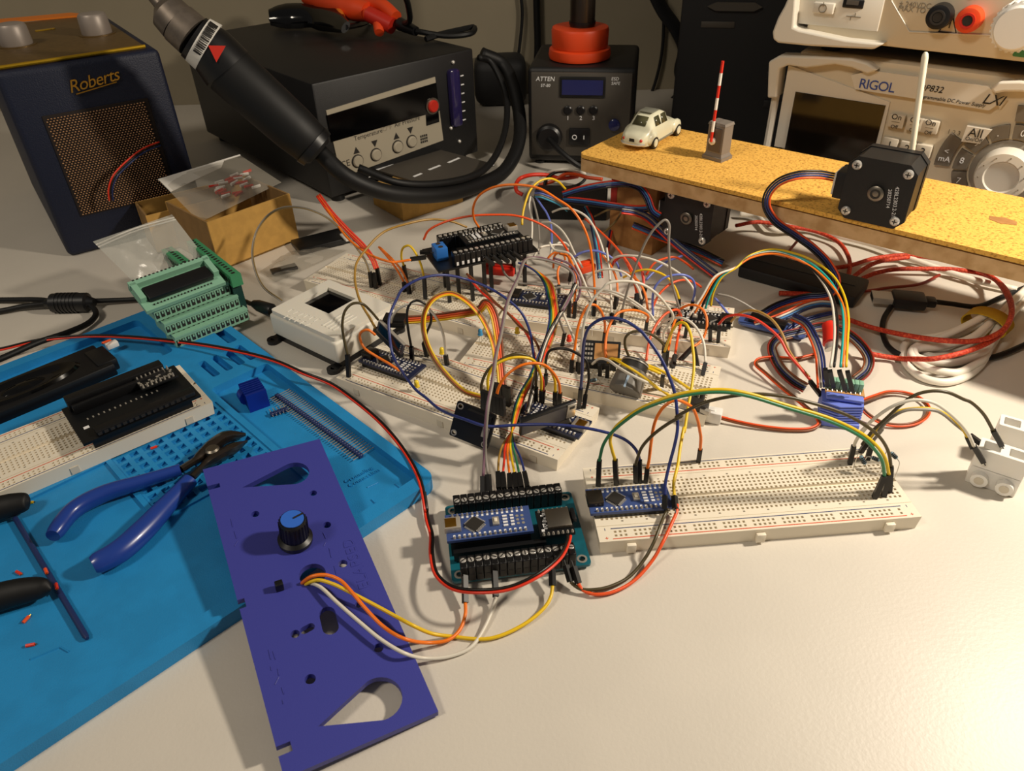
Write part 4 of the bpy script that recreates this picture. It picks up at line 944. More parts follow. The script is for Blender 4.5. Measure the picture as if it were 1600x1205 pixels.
sc = [('red', 'z7', 965, 200, 6.4, .6, 'red wire snippet on the socket grid'), ('red', 'z7', 120, 985, 5.8, -.5, 'red wire snippet lying furthest left on the mat'), ('redorange', 'z7', 290, 975, 8.8, -.9, 'pink-red wire snippet halfway along the dark groove line'), ('red', 'z7', 355, 1070, 8.8, -1, 'red wire snippet on the groove line by the lower handle tip'),
      ('yellow', 'z7', 35, 1080, 5.8, .8, 'yellow wire snippet above the lower handle'), ('red', 'z7', 52, 1110, 5.8, 1.2, 'tiny red wire snippet touching the lower handle'), ('redorange', 'z8', 165, 270, 5.8, 1.3, 'pale red snippet below the lower handle'), ('red', 'z8', 192, 430, 5.8, .2, 'round red snippet nearest the bottom of the mat'),
      ('yellow', 'z7', 190, 545, 5.8, .2, 'yellow snippet at the upper handle tip'), ('yellow', 'z7', 1147, 63, 6.4, .3, 'yellow speck beside the white breadboard clip')]
for c_, cr, x, y, z, a, lb in sc:
    z += 1.0; p = at(*cvt(cr, x, y), z); t = thing('wire_snippet', lb, 'wire scrap', Frame(*p, math.degrees(a)), group='wire snippets on the mat')
    MB().cyl((-2, 0, .4), (1.6, 0, .4), .8, .8, 8).build('insulation', 'wire_'+c_, t); MB().cyl((1.5, 0, .4), (2.6, 0, .4), .3, .3, 6).build('copper_end', 'gold', t)

# ================================================================== purple panel
class Plane:
    def __init__(s, o, a, b):
        s.o = o; s.ex = (a-o).normalized(); s.ez = s.ex.cross(b-o).normalized(); s.ey = s.ez.cross(s.ex)
    def hit(s, x, y):
        d = ray(x, y); P = _o + d*((s.o-_o).dot(s.ez)/d.dot(s.ez)) - s.o; return (P.dot(s.ex), P.dot(s.ey))
    def mw(s): return axes(s.o, s.ex, s.ey, s.ez)
_TL, _TR, _BR = at(312, 735, 26), at(495, 687, 21.6), at(685, 1112, 4.2)
_BL = _TL + _BR - _TR
PP = Plane(_BL, _BR, _TL)
h = lambda x, y: PP.hit(*cvt('c13', x, y))
tr, tl, br_ = PP.hit(495, 687), PP.hit(312, 735), PP.hit(685, 1112)
wP = (br_[0]+tr[0]-0)/2; lP = (tr[1]+tl[1])/2
wP = max(br_[0], tr[0])
t = thing('purple_panel', 'violet-blue 3D printed instrument panel with cut-outs and a knob', 'panel', mw=PP.mw())
def tear(A, B, C, r):   # teardrop cut-out: tip A, round end about C
    out = [A]; ax_ = math.atan2(C[1]-A[1], C[0]-A[0])
    for i in range(17): a = ax_ - 1.75 + 3.5*i/16; out.append((C[0]+r*math.cos(a), C[1]+r*math.sin(a)))
    return out
holes = []
tip, ce, ed = h(452, 1045), h(672, 945), h(752, 920); holes.append(tear(tip, None, ce, abs(math.hypot(ed[0]-ce[0], ed[1]-ce[1]))))
tip, ce, ed = h(180, 188), h(365, 137), h(420, 137); holes.append(tear(tip, None, ce, abs(math.hypot(ed[0]-ce[0], ed[1]-ce[1]))))
def circ(x, y, r, n=16):
    c = h(x, y); return [(c[0]+r*math.cos(2*math.pi*i/n), c[1]+r*math.sin(2*math.pi*i/n)) for i in range(n)]
for x, y, r in ((227, 283, 2.0), (435, 208, 1.9), (484, 322, 2.0), (541, 461, 2.2), (370, 713, 2.0), (424, 875, 2.3), (669, 763, 2.2), (598, 608, 1.7)): holes.append(circ(x, y, r))
holes.append(circ(432, 500, 6.2, 24))
def slot(x0, y0, x1, y1, r):
    a, b = h(x0, y0), h(x1, y1); an = math.atan2(b[1]-a[1], b[0]-a[0]); out = []
    for c, s_ in ((b, -90), (a, 90)):
        for i in range(9): q = an+math.radians(s_+180*i/8); out.append((c[0]+r*math.cos(q), c[1]+r*math.sin(q)))
    return out
holes.append(slot(485, 640, 497, 690, 3.6)); holes.append(slot(403, 700, 425, 688, 1.9))
n1, n2, n3 = h(165, 612), h(188, 605), h(50, 195)
out = [(0, 0), (wP, 0), (wP, lP), (0, lP), (0, n3[1]+2), (6, n3[1]+2), (6, n3[1]-1), (0, n3[1]-1), (0, n1[1]+3), (n2[0]+.5, n1[1]+3), (n2[0]+.5, n1[1]-2), (0, n1[1]-2), (0, 13), (5.5, 13), (5.5, 9), (0, 9)]
MB().plate(out, holes, -3.2, 0).build('plate', 'panel_purple', t)
for s_, x, y, x2, y2, sz in (('ELAPSED', 640, 545, 560, 330, 7.5),):
    a, b = h(x, y), h(x2, y2); dx, dy = b[0]-a[0], b[1]-a[1]
    text('embossed_lettering', s_, 'panel_purple', t, (a[0], a[1], 0.05), (dx, dy, 0), (-dy, dx, 0), sz, 0.35, spacing=1.1)
for x0, y0, x1, y1 in ((275, 770, 283, 805), (290, 775, 300, 805), (283, 830, 285, 845), (308, 838, 312, 862), (312, 868, 298, 895), (322, 905, 330, 930), (325, 950, 328, 965), (140, 300, 146, 330), (152, 345, 160, 372), (165, 380, 153, 398), (470, 350, 480, 372), (492, 405, 500, 440), (510, 470, 518, 500), (480, 385, 472, 398)):
    a, b = h(x0, y0), h(x1, y1); MB().tube([(a[0], a[1], .02), (b[0], b[1], .02)], .28, 6).build('embossed_stroke', 'panel_purple', t)
# potentiometer with knob (pot body sits under the panel)
kx_, ky_ = h(372, 380); 
k_ = MB().lathe([(8.2, 0.6), (8.4, 3), (6.6, 4.5), (6.4, 15.5), (5.9, 16.3)], 32, (kx_, ky_, 0)).build('control_knob', 'black_plastic', t)
MB().cyl((kx_, ky_, 16.2), (kx_, ky_, 16.7), 5.4, 5.4, 32).build('knob_cap', 'knob_blue', k_)
MB().box((kx_+2.9, ky_+.6, 16.9), (5, .8, .5), .25).build('pointer_line', 'ink', k_)
mb = MB()
for i in range(24): th = 2*math.pi*i/24; mb.box((kx_+6.5*math.cos(th), ky_+6.5*math.sin(th), 10), (.7, .7, 10))
mb.build('knob_ribs', 'black_plastic', k_)
MB().cyl((kx_, ky_, -12), (kx_, ky_, 0.5), 3, 3, 16).build('shaft_bush', 'dull_metal', t)
MB().cyl((kx_, ky_, -13.5), (kx_, ky_, -4), 8, 8, 20).build('pot_body', 'dull_metal', t)
sx_, sy_ = h(315, 552); MB().rbox((sx_, sy_, 2.4), (3.6, 3.2, 5), .4).build('slide_switch', 'black_plastic', t); MB().rbox((sx_, sy_, -5), (9, 5, 4), .4).build('switch_body', 'black_plastic', t)
# ================================================================== microcontroller boards
def nano(parent, usb='gold', pcb='pcb_blue', hdr=2.5, L=43.2, W=17.8, z=0.0, mirror=False):
    """adds board parts to parent; board lies in x-y, USB end at -x, underside of the pin plastic at z"""
    zb = z+hdr; s = -1 if mirror else 1
    b = MB().box((0, 0, zb+.8), (L, W, 1.6)).build('pcb', pcb, parent)
    MB().box((0, -W/2+.6, zb+.75), (L+.1, 1.3, 1.5)).build('pcb_edge', 'tin', b) if False else None
    for y in (-W/2+1.4, W/2-1.4):
        MB().box((0, y, z+hdr/2), (38.1, 2.4, hdr)).build('pin_header', 'black_plastic', parent)
        mb = MB(); m2 = MB()
        for i in range(15):
            x = -17.8+i*2.54; mb.lathe([(.75, 0), (.6, .5), (.3, 1.4)], 8, (x, y, zb+1.6)); m2.box((x, y-(1.5 if y > 0 else -1.5), zb+1.65), (1.1, 1.2, .12))
        mb.build('solder_joints', 'tin', b); m2.build('silk_print', 'silk', b)
    ch = MB().box((-7*s, 0, zb+2.2), (7, 7, 1.1), math.pi/4).build('chip', 'chip', b)
    mb = MB()
    for k in range(4):
        a = math.pi/4+k*math.pi/2; c, n = math.cos(a), math.sin(a)
        for i in range(8):
            u = (i-3.5)*.8; mb.box((-7*s+c*4.1-n*u, n*4.1+c*u, zb+1.95), (1.2, .38, .3), a)
    mb.build('chip_legs', 'metal', ch)
    u = MB().rbox(((-L/2+3.4)*s, 0, zb+3.4), (8.4, 7.6 if usb == 'gold' else 9, 3.7), .4).build('usb_socket', 'tin' if usb == 'gold' else 'nano_usb_c', b)
    if usb == 'gold':
        MB().rbox(((-L/2+2.6)*s, 0, zb+5.3), (5.6, 6, .3), .1).build('shell_top', 'gold', u)
    rb = MB().rbox((3.6*s, 0, zb+2.4), (3.4, 5.2, 1.5), .3).build('reset_button', 'tin', b); MB().rbox((3.6*s, 0, zb+3.3), (1.6, 2.6, .9), .3).build('button_cap', 'cream', rb)
    mb = MB()
    for i in range(4): mb.box((8.4*s, (i-1.5)*2.1, zb+1.9), (2.3, 1.1, .6)); mb.box((12*s, (i-1.5)*2.1, zb+1.9), (1.8, 1.1, .6))
    mb.build('status_leds', 'silk', b)
    mb = MB()
    for i in range(3):
        for j in (-1, 1): mb.cyl(((16+j*1.27)*s, (i-1)*2.54, zb+1.55), ((16+j*1.27)*s, (i-1)*2.54, zb+1.75), .8, .8, 10)
    mb.build('icsp_pads', 'tin', b)
    MB().ring((0, 0, 0), (0, 0, .01), .1, .05, 3) if False else None
    return b
# nano on the near board
u0, u1 = at(*cvt('c9', 150, 810), 14), at(*cvt('c9', 760, 770), 14); v1 = at(*cvt('c9', 110, 600), 14)
yaw = FA.yaw; cN = FA.world(24, 0, 0); c = (u0+u1)/2
cl_ = FA.loc((at(*cvt('c9', 110, 600), 13.5) + at(*cvt('c9', 770, 770), 13.5))/2)
FNA = Frame(*FA.world(cl_.x+.5, cl_.y, BT_), 3.485)
t = thing('microcontroller_board', 'blue microcontroller on the lower right breadboard with dark USB socket', 'circuit board', FNA, group='small blue microcontrollers')
nano(t, usb='c')
# terminal adapter with nano
XF = Frame(-32.1, 236.2, 0, 6.9); XW, XD = 68.9, 51.4
t = thing('terminal_adapter', 'teal screw-terminal adapter board carrying a blue microcontroller in the centre foreground', 'circuit board', XF)
MB().plate(rr(0, 0, XW, XD, 2), [[(x+1.6*math.cos(i*.524), y+1.6*math.sin(i*.524)) for i in range(12)] for x, y in ((4, XD-4), (XW-4, XD-4), (XW-4, 4), (4, 4))], 2.0, 3.6).build('base_pcb', 'pcb_teal', t)
for x, y in ((4, XD-4), (XW-4, XD-4), (XW-4, 4), (4, 4)):
    MB().ring((x, y, 3.6), (x, y, 3.75), 2.6, 1.6, 18).build('mount_ring', 'tin', t)
for x in (12, XW-12):
    for y in (6, XD-6): MB().cyl((x, y, 0), (x, y, 2), 2.2, 2.2, 10).build('solder_foot', 'tin', t)
def xl(c, x, y, z): return XF.top(*cvt(c, x, y), z)
def terminals(p0, p1, n, ylow, yhigh, mouth, nm):
    """one row of n terminal blocks between local points"""
    d = (p1-p0)/(n-1); L_ = abs(d.x)*n
    mm = MB().rbox((0, (ylow+yhigh)/2, 8.6), (abs(d.x)*.97, yhigh-ylow, 10), .4, 1).mesh('terminal_block', 'black_plastic')
    sm = MB().lathe([(1.45, 0), (1.45, .3), (1.3, .4)], 14).mesh('terminal_screw', 'metal'); sl = MB().box((0, 0, .45), (2.6, .55, .2), .6).mesh('screw_slot', 'ink'); wl_ = MB().ring((0, 0, -.2), (0, 0, .25), 1.95, 1.45, 16).mesh('screw_well', 'ink')
    my = MB().box((0, ylow-.05 if mouth < 0 else yhigh+.05, 6.6), (abs(d.x)*.6, .3, 3.4)).mesh('wire_mouth', 'ink')
    for i in range(n):
        o = link('terminal_block', mm, t); o.location.x = (p0.x+d.x*i)*S
        s_ = link('terminal_screw', sm, o); s_.location = (0, (ylow+yhigh)/2*S+(.8*S if mouth < 0 else -.8*S), 13.45*S); link('screw_well', wl_, o).location = s_.location; k_ = link('screw_slot', sl, o); k_.location = s_.location; k_.rotation_euler.z = i*1.3; link('wire_mouth', my, o)
b0, b1 = xl('c8', 285, 272, 13.5), xl('c8', 1125, 165, 13.5)
terminals(b0, b1, 15, b0.y-3.8, b0.y+3.8, 1, 'rear')
f0, f1 = xl('c8', 340, 788, 13.5), xl('c8', 1240, 675, 13.5)
terminals(f0, f1, 15, f0.y-4.2, f0.y+3.8, -1, 'front')
n0, n1 = xl('c8', 190, 380, 14), xl('c8', 930, 575, 14); cc = (n0+n1)/2
nm_ = bpy.data.objects.new('controller_module', None); col.objects.link(nm_); nm_.parent = t; nm_.location = (cc.x*S, cc.y*S, 3.6*S)
# the carried board is a removable thing: top-level
bpy.data.objects.remove(nm_)
FN2 = Frame(*XF.world(cc.x, cc.y, 3.7), 6.9)
for y in (-7.6, 7.6): MB().box((cc.x, cc.y+y, 7.8), (40, 2.6, 8.4)).build('socket_strip', 'black_plastic', t)
MB().box((cc.x+4, cc.y-12.5, 8), (46, 2.6, 6)).build('socket_strip', 'black_plastic', t)
FN2 = Frame(*XF.world(cc.x, cc.y, 12.0), 6.9)
t2 = thing('microcontroller_board', 'blue microcontroller with gold USB socket on the teal terminal adapter', 'circuit board', FN2, group='small blue microcontrollers'); nano(t2, hdr=1.2)
a, b = xl('c8', 925, 340, 14), xl('c8', 1290, 570, 14); cc = (a+b)/2
FS = Frame(*XF.world(cc.x, cc.y, 12.0), 6.9)
t2 = thing('radio_module', 'small module with square metal shield on the teal adapter', 'circuit board', FS)
pb = MB().box((0, 0, 1), (17.5, 17.5, 1.6)).build('pcb', 'pcb_black', t2); MB().rbox((1.8, 1, 2.9), (12, 12.5, 2.4), .4).build('metal_shield', 'dull_metal', pb)
mb = MB()
for i in range(7):
    for y in (-7.9, 7.9): mb.lathe([(.8, 0), (.4, 1.4)], 8, (-7+i*2.4, y, 1.8))
mb.build('solder_joints', 'tin', pb)
mb = MB(); random.seed(2)
for i in range(14): mb.box((-7+random.random()*3, -6+random.random()*12, 2), (1.5, .8, .6))
mb.build('smd_parts', 'silk', pb); MB().rbox((9.6, 1.5, 3.4), (2.2, 8, 3), .5).build('antenna_plug', 'black_plastic', pb)
for y in (-6, 6): MB().box((0, y, -3.9), (14, 2.4, 8.2)).build('pin_header', 'black_plastic', t2)
c = xl('c8', 1090, 640, 4); t2 = thing('resistor', 'striped resistor on the teal terminal adapter', 'resistor', Frame(*XF.world(c.x, c.y, 5), 8))
MB().lathe([(.4, -5), (.4, -3.2), (1.1, -3), (1, 0), (1.1, 3), (.4, 3.2), (.4, 5)], 12, (0, 0, 0), (1, 0, 0)).build('body', 'resistor', t2)
for x in (-2, -.6, .8, 2.2): MB().ring((x-.25, 0, 0), (x+.25, 0, 0), 1.2, .9, 12).build('colour_band', 'ink', t2)

# raised terminal shield behind
q0, q1, q2 = at(*cvt('c2', 500, 775), 40), at(*cvt('c2', 1285, 605), 40), at(*cvt('c2', 370, 590), 40)
YF = Frame(q0.x, q0.y, 40, math.degrees(math.atan2(q1.y-q0.y, q1.x-q0.x))); yw_ = (q1-q0).length; yd = 40
t = thing('raised_shield', 'black terminal shield on stilts with a small controller and blue screw terminal', 'circuit board', YF)
yl = lambda x, y, z: YF.top(*cvt('c2', x, y), z)
MB().box((yw_/2-2, yd/2, .8), (yw_+4, yd, 1.6)).build('pcb', 'pcb_black', t)
def trow(y, n, x0, x1, front):
    d = (x1-x0)/n; mm = MB().rbox((d/2, y, 6.4), (d*.96, 8, 9.6), .4, 1).mesh('terminal_block', 'black_plastic'); sm = MB().cyl((d/2, y, 11.2), (d/2, y, 11.6), 1.4, 1.4, 12).mesh('terminal_screw', 'metal'); mo = MB().box((d/2, y-4.1, 4), (1.6, .3, 2.6)).mesh('wire_mouth', 'silk')
    for i in range(n):
        o = link('terminal_block', mm, t); o.location.x = (x0+d*i)*S; link('terminal_screw', sm, o)
        if front and i < 6: link('wire_mouth', mo, o)
trow(4.5, 15, 9, yw_-4, True); trow(yd-4.5, 13, 8, yw_-14, False)
MB().rbox((4.5, 21, 6.2), (9, 12, 10), .6).build('power_terminal', 'blue_term', t)
for y in (18, 24): MB().cyl((4.5, y, 11), (4.5, y, 11.5), 1.8, 1.8, 12).build('terminal_screw', 'dull_metal', t)
for x, z in ((12, 8), (40, 8), (58, 8)): pass
for y in (12.5, 28): MB().box((yw_/2+6, y, 6), (42, 2.6, 9)).build('socket_strip', 'black_plastic', t)
MB().box((yw_*.3, 20, 3), (8, 9, 2.6)).build('chip', 'chip', t)
for (x, y), l_ in zip(((5, 9), (14, 12), (22, 4), (33, 6), (40, 10), (yw_-8, 8), (yw_-8, 30), (10, 33)), range(8)):
    zt_ = -31+.1; MB().box((x, y, zt_/2), (2.5, 2.5, -zt_)).build('stilt', 'housing', t)
t2 = thing('microcontroller_board', 'small controller with gold trimmer on the raised black shield', 'circuit board', Frame(*YF.world(yw_/2+6, 20.3, 50.6-40), math.degrees(YF.yaw)), group='small blue microcontrollers')
nano(t2, pcb='pcb_black', mirror=True, hdr=.5, W=18)

# ================================================================== displays
def quad(p0, p1, p2):
    pl = Plane(at(*p0), at(*p1), at(*p2)); a = at(*p1)-at(*p0); b = at(*p2)-at(*p0); return pl, a.length, b.dot(pl.ey)
pl, w_, h_ = quad((*cvt('c7', 275, 690), 17), (*cvt('c7', 592, 818), 13), (*cvt('c7', 452, 448), 36))
t = thing('display_module', 'black square display board tipped over the edge of the breadboard, back showing', 'display', mw=pl.mw())
MB().plate(rr(0, 0, w_, h_, 1), [[(x+1.2*math.cos(i*.7854), y+1.2*math.sin(i*.7854)) for i in range(8)] for x, y in ((2.5, 2.5), (w_-2.5, 2.5), (2.5, h_-2.5))], -1.6, 0).build('pcb', 'pcb_black', t)
for x, y in ((2.5, 2.5), (w_-2.5, 2.5), (2.5, h_-2.5)): MB().ring((x, y, 0), (x, y, .15), 1.9, 1.2, 14).build('mount_ring', 'tin', t)
MB().box((w_/2, h_/2, -3), (w_-1, h_-6, 2.6)).build('glass_panel', 'screen_black', t)
MB().box((w_/2+3, h_-3, 1.4), (w_*.6, 2.6, 2.8)).build('pin_header', 'black_plastic', t)
MB().box((w_*.85, h_*.45, .3), (4, 6, .6)).build('ribbon_pad', 'tin', t)
pl, w_, h_ = quad((*cvt('c7', 862, 692), 19), (*cvt('c7', 1312, 530), 21), (*cvt('c7', 765, 600), 33))
t = thing('bar_display', 'long grey bar display leaning over the right end of the breadboard', 'display', mw=pl.mw())
MB().rbox((w_/2, h_/2, 0), (w_, h_, 2.4), .4).build('bezel', 'black_plastic', t); MB().box((w_*.42, h_*.48, 1.3), (w_*.8, h_*.78, .3)).build('screen', 'lcd_grey', t)
MB().rbox((w_*.91, h_*.55, 1.5), (w_*.16, h_*.8, 1), .3).build('end_plate', 'tin', t); MB().box((w_*.91, h_*.78, 2.1), (3, 2, .4)).build('slot', 'ink', t)
MB().box((w_*.4, h_*.5, -2.4), (w_*.5, 3, 2.6)).build('pin_header', 'black_plastic', t)
pl, w_, h_ = quad((*cvt('z11', 1180, 565), 30), (*cvt('z11', 1410, 795), 22), (*cvt('z11', 1195, 468), 38))
t = thing('small_display', 'narrow dark OLED display standing edge-on beside the white box', 'display', mw=pl.mw())
MB().rbox((w_/2, h_/2, 0), (w_, h_, 2), .3).build('glass_panel', 'lcd_grey', t); MB().box((w_/2, h_*.5, 1.1), (w_*.85, h_*.7, .3)).build('screen', 'screen_black', t)
for i in range(4): MB().cyl((w_*.93, h_*(.2+.2*i), 1), (w_*.93, h_*(.2+.2*i), 1.4), .5, .5, 8).build('pad', 'tin', t)
MB().box((w_*.4, -3, -2), (w_*1.1, 3, 3)).build('pin_header', 'black_plastic', t)
MB().box((w_*.5, h_+.2, 0), (w_, .5, 2.4)).build('bright_edge', 'tin', t)
# controllers on board B
for lbl, pa, pb_, usb, mir in (('dark blue microcontroller at the left end of the front breadboard near the white box', ('c4', 300, 600, 13.5), ('c4', 700, 740, 13.5), 'c', False), ('dark blue microcontroller at the right end of the front breadboard under the bar display', ('c7', 760, 520, 13.5), ('c7', 1330, 690, 13.5), 'gold', True)):
    p, q = at(*cvt(*pa[:3]), pa[3]), at(*cvt(*pb_[:3]), pb_[3]); lp, lq = FB.loc(p), FB.loc(q)
    if not mir: cx_, cy_ = lp.x+23, 27.3
    else: cx_, cy_ = lq.x-19, 27.3
    t = thing('microcontroller_board', lbl, 'circuit board', Frame(*FB.world(cx_, cy_, BT_), -32.06), group='small blue microcontrollers'); nano(t, usb=usb, mirror=mir, pcb='pcb_navy')
# controllers on D
for lbl, px, pc in (('dark controller board at the left of the rear breadboard', ('c2', 1240, 970), 'pcb_navy'), ('dark controller board at the right end of the rear breadboard', ('c6', 600, 240), 'pcb_black')):
    l_ = FD.loc(at(*cvt(*px), 13)); t = thing('microcontroller_board', lbl, 'circuit board', Frame(*FD.world(min(max(l_.x, 23), 142), 28.4, BT_), -17.35), group='small blue microcontrollers'); nano(t, usb='c', pcb=pc, mirror=(pc == 'pcb_black'))
# amplifier module on C
l_ = FC.loc(at(*cvt('c5', 1010, 590), 16)); t = thing('tilted_module', 'small tilted module with copper-brown face beside the grey knob', 'circuit board', Frame(*FC.world(l_.x, l_.y, BT_), -10))
mb = MB(); mb.T = Matrix.Translation((0, 0, 12)) @ Matrix.Rotation(math.radians(38), 4, 'X'); mb.box((0, 0, 0), (24, 15, 1.6)); mb.build('pcb', 'pcb_black', t)
mb = MB(); mb.T = Matrix.Translation((0, 0, 12)) @ Matrix.Rotation(math.radians(38), 4, 'X'); mb.box((3, 0, 1.2), (15, 11, 1)); mb.build('sensor_face', 'ply_warm', t)
mb = MB(); mb.T = Matrix.Translation((0, 0, 12)) @ Matrix.Rotation(math.radians(38), 4, 'X')
for i in range(12): mb.box((-10+(i % 3)*1.8, -5+(i//3)*3.2, 1.1), (1.2, 1.6, .6))
mb.build('smd_parts', 'tin', t); MB().box((0, -1, 4), (20, 2.5, 10)).build('pin_header', 'black_plastic', t)
# big grey knob
kb, kf = at(*cvt('c5', 1285, 655), 24), at(*cvt('c5', 1205, 868), 14)
ax_ = (kf-kb); ln = ax_.length; ax_.normalize()
t = thing('rotary_control', 'large dark grey scalloped control knob on a potentiometer', 'knob'); t.location = kb*S
N_ = 44; mb = MB(); a_ = ax_.orthogonal().normalized(); b_ = ax_.cross(a_); rows = []
for r, h_ in ((8.6, ln*.18), (9.4, ln*.25), (10.2, ln*.9), (10.2, ln*.985), (9.7, ln)):
    rows.append([mb._v(ax_*h_ + (a_*math.cos(2*math.pi*i/N_) + b_*math.sin(2*math.pi*i/N_))*r*(1+.02*math.cos(2*math.pi*i/N_*11))) for i in range(N_)])
for A, B in zip(rows, rows[1:]):
    for i in range(N_): mb._f([A[i], A[(i+1) % N_], B[(i+1) % N_], B[i]])
mb._f(rows[0][::-1]); mb._f(rows[-1]); mb.build('knob_body', 'pot_grey', t)
MB().cyl(-ax_*3, ax_*ln*.2, 8.4, 8.4, 28).build('pot_body', 'chip', t); MB().ring(-ax_*2, -ax_*1.2, 8.9, 6, 28).build('pot_rim', 'tin', t)
up_ = (Vector((0, 0, 1)) - ax_*ax_.z).normalized(); sd = up_.cross(ax_)
c_ = up_*10.1 - sd*(-2); MB().hexa([up_*r + sd*(1.5+s_) + ax_*ln*k for r in (9.2, 10.6) for s_, k in ((-.6, .55), (.6, .55), (.6, 1.005), (-.6, 1.005))]).build('pointer_mark', 'pot_mark', t)
# tact switch capacitors on C right end
for k, (x, y) in enumerate(((1040+46.5, 560+60), (1040+56.5, 560+59))):
    p = at(x, y+6, 9.1); t = thing('capacitor', ['left', 'right'][k]+' of two small black capacitors at the right end of the middle breadboard', 'capacitor', Frame(*p, 0), group='small capacitors')
    MB().lathe([(1.7, 1), (1.8, 2), (1.8, 7), (1.5, 7.5)], 16).build('can', 'chip', t); MB().box((0, -1.4, 5), (1.6, .4, 3)).build('stripe', 'gold', t); MB().cyl((0, 0, -2), (0, 0, 1.2), .3, .3, 6).build('lead', 'metal', t)
p = at(*cvt('c6', 480, 1000), 10); t = thing('socket_connector', 'black angled pin connector at the right end of the middle breadboard', 'connector', Frame(*FC.world(*FC.loc(p).xy, BT_), -40))
MB().rbox((0, 0, 3), (12, 6, 6), .5).build('shell', 'chip', t); MB().rbox((6, -2, 2.5), (6, 3, 3), .3).build('contact_strip', 'tin', t)
p = at(*cvt('c6', 590, 1060), 4); t = thing('white_plug', 'small white two-pin plug beside the middle breadboard', 'connector', Frame(p.x, p.y, 0.2, -22))
MB().rbox((0, 0, 4.2), (13, 7.5, 8), .8).build('plug_body', 'white_plastic', t); MB().box((-1, 0, 8.4), (6, 3, .8)).build('latch', 'white_plastic', t)
# LEDs
def led(lbl, m, cr, x, y, fr_, hgt=8):
    p = at(*cvt(cr, x, y), BT_+hgt); l_ = fr_.loc(p); t = thing('led', lbl, 'LED', Frame(*fr_.world(l_.x, l_.y, BT_), 0), group='loose LEDs')
    MB().lathe([(1.9, hgt-2), (1.9, hgt-1.4), (1.55, hgt-1.3), (1.55, hgt+1.4), (1.2, hgt+2.3), (.5, hgt+2.8)], 16).build('lens', m, t)
    for s_ in (-.8, .8): MB().cyl((s_, 0, -2), (s_*.8, 0, hgt-2), .22, .22, 6).build('lead', 'metal', t)
led('pale blue LED at the left end of the middle breadboard', 'led_blue', 'c4', 1335, 370, FC, 8)
led('yellow LED beside the red-orange ribbon on the front breadboard', 'led_yellow', 'c4', 1015, 525, FB, 8)
led('yellow LED leaning over the near edge of the front breadboard', 'led_yellow', 'c4', 805, 800, FB, 6)
led('yellow LED on the middle breadboard under the rainbow ribbon', 'led_yellow', 'c5', 310, 355, FC, 6)
led('glowing red LED on the middle breadboard', 'led_red', 'c5', 742, 420, FC, 6)
# resistors
def resistor(lbl, a, b, za, zb, m='resistor'):
    p, q = at(*a, za), at(*b, zb); t = thing('resistor', lbl, 'resistor', group='small resistors'); c = (p+q)/2; t.location = c*S; d = (q-p); L_ = d.length; d.normalize()
    MB().lathe([(.3, -L_/2-.2), (.9, -L_/2), (1.15, -L_/2+.9), (.95, 0), (1.15, L_/2-.9), (.9, L_/2), (.3, L_/2+.2)], 12, (0, 0, 0), d).build('body', m, t)
    for k in (-.28, -.08, .12, .3): MB().ring(d*(L_*k-.3), d*(L_*k+.3), 1.22, .8, 12).build('colour_band', 'ink', t)
    for e, s_ in ((p-c, -1), (q-c, 1)):
        MB().tube(spline([e, e+d*s_*2+Vector((0, 0, -.6)), e+d*s_*2.6+Vector((0, 0, -4)), e+d*s_*2.6+Vector((0, 0, -(za if s_ < 0 else zb)+BT_-2))], 4), .25, 5).build('lead', 'metal', t)
resistor('striped resistor at the upper right end of the near breadboard', cvt('c10', 1290, 305), cvt('c10', 1340, 355), 22, 20)
resistor('pale resistor bent upright near the taped plugs', cvt('c10', 1040, 335), cvt('c10', 1075, 400), 20, 16)
resistor('dark green resistor beside the green jumper', cvt('c10', 1130, 345), cvt('c10', 1195, 370), 17, 17)
resistor('small resistor in front of the grey knob', cvt('c5', 905, 775), cvt('c5', 970, 765), 14, 14)
resistor('small resistor lying on the middle breadboard behind the arches', cvt('c5', 870, 330), cvt('c5', 905, 330), 14, 14)

# ================================================================== white printed box
WF = Frame(-173.2, 467.6, 0, -38.3); WW, WD, WH = 70.6, 58, 25
t = thing('screen_box', 'white 3D printed box with small dark screen on black feet', 'enclosure', WF)
wl = lambda x, y, z=WH: WF.top(*cvt('z11', x, y), z)
sq = [wl(*q) for q in ((520, 285), (690, 175), (940, 300), (770, 405))]
cxs = sum(q.x for q in sq)/4; cys = sum(q.y for q in sq)/4; sw, sh = 30, 26
hole = [(cxs-sw/2, cys-sh/2), (cxs+sw/2, cys-sh/2), (cxs+sw/2, cys+sh/2), (cxs-sw/2, cys+sh/2)]
bb_ = MB().rbox((WW/2, WD/2, 13.4), (WW, WD, 17), 2.2, 3).build('lid_shell', 'printed_white', t)
MB().plate(rr(1.6, 1.6, WW-1.6, WD-1.6, 2), [hole], 21.5, WH).build('lid_top', 'printed_white', t)
MB().box((cxs, cys, 22.1), (sw-.2, sh-.2, .5)).build('screen', 'screen_black', t)
for i in range(4): MB().rbox((WW*.70+i*3.6, WD*.33, WH+.1), (1.6, 22, .8), .3).build('vent_rib', 'printed_white', t)
a = wl(350, 400); b = wl(600, 490)
random.seed(8); ex_ = (b-a).normalized(); ey_ = Vector((-ex_.y, ex_.x, 0))
for r_ in range(2):
    for i in range(6 - r_):
        o_ = a + ex_*(i*5.2) + ey_*(-7.5*r_) + ex_*(4*r_); MB().tube([o_, o_ + ey_*4.4 + ex_*random.choice((0, 1.2)), o_ + ey_*4.4 + ex_*2.8], .35, 6).build('embossed_stroke', 'printed_white', t)
MB().box((WW/2, WD/2, 3), (WW-3, WD-3, 5.6)).build('base_tray', 'black_plastic', t)
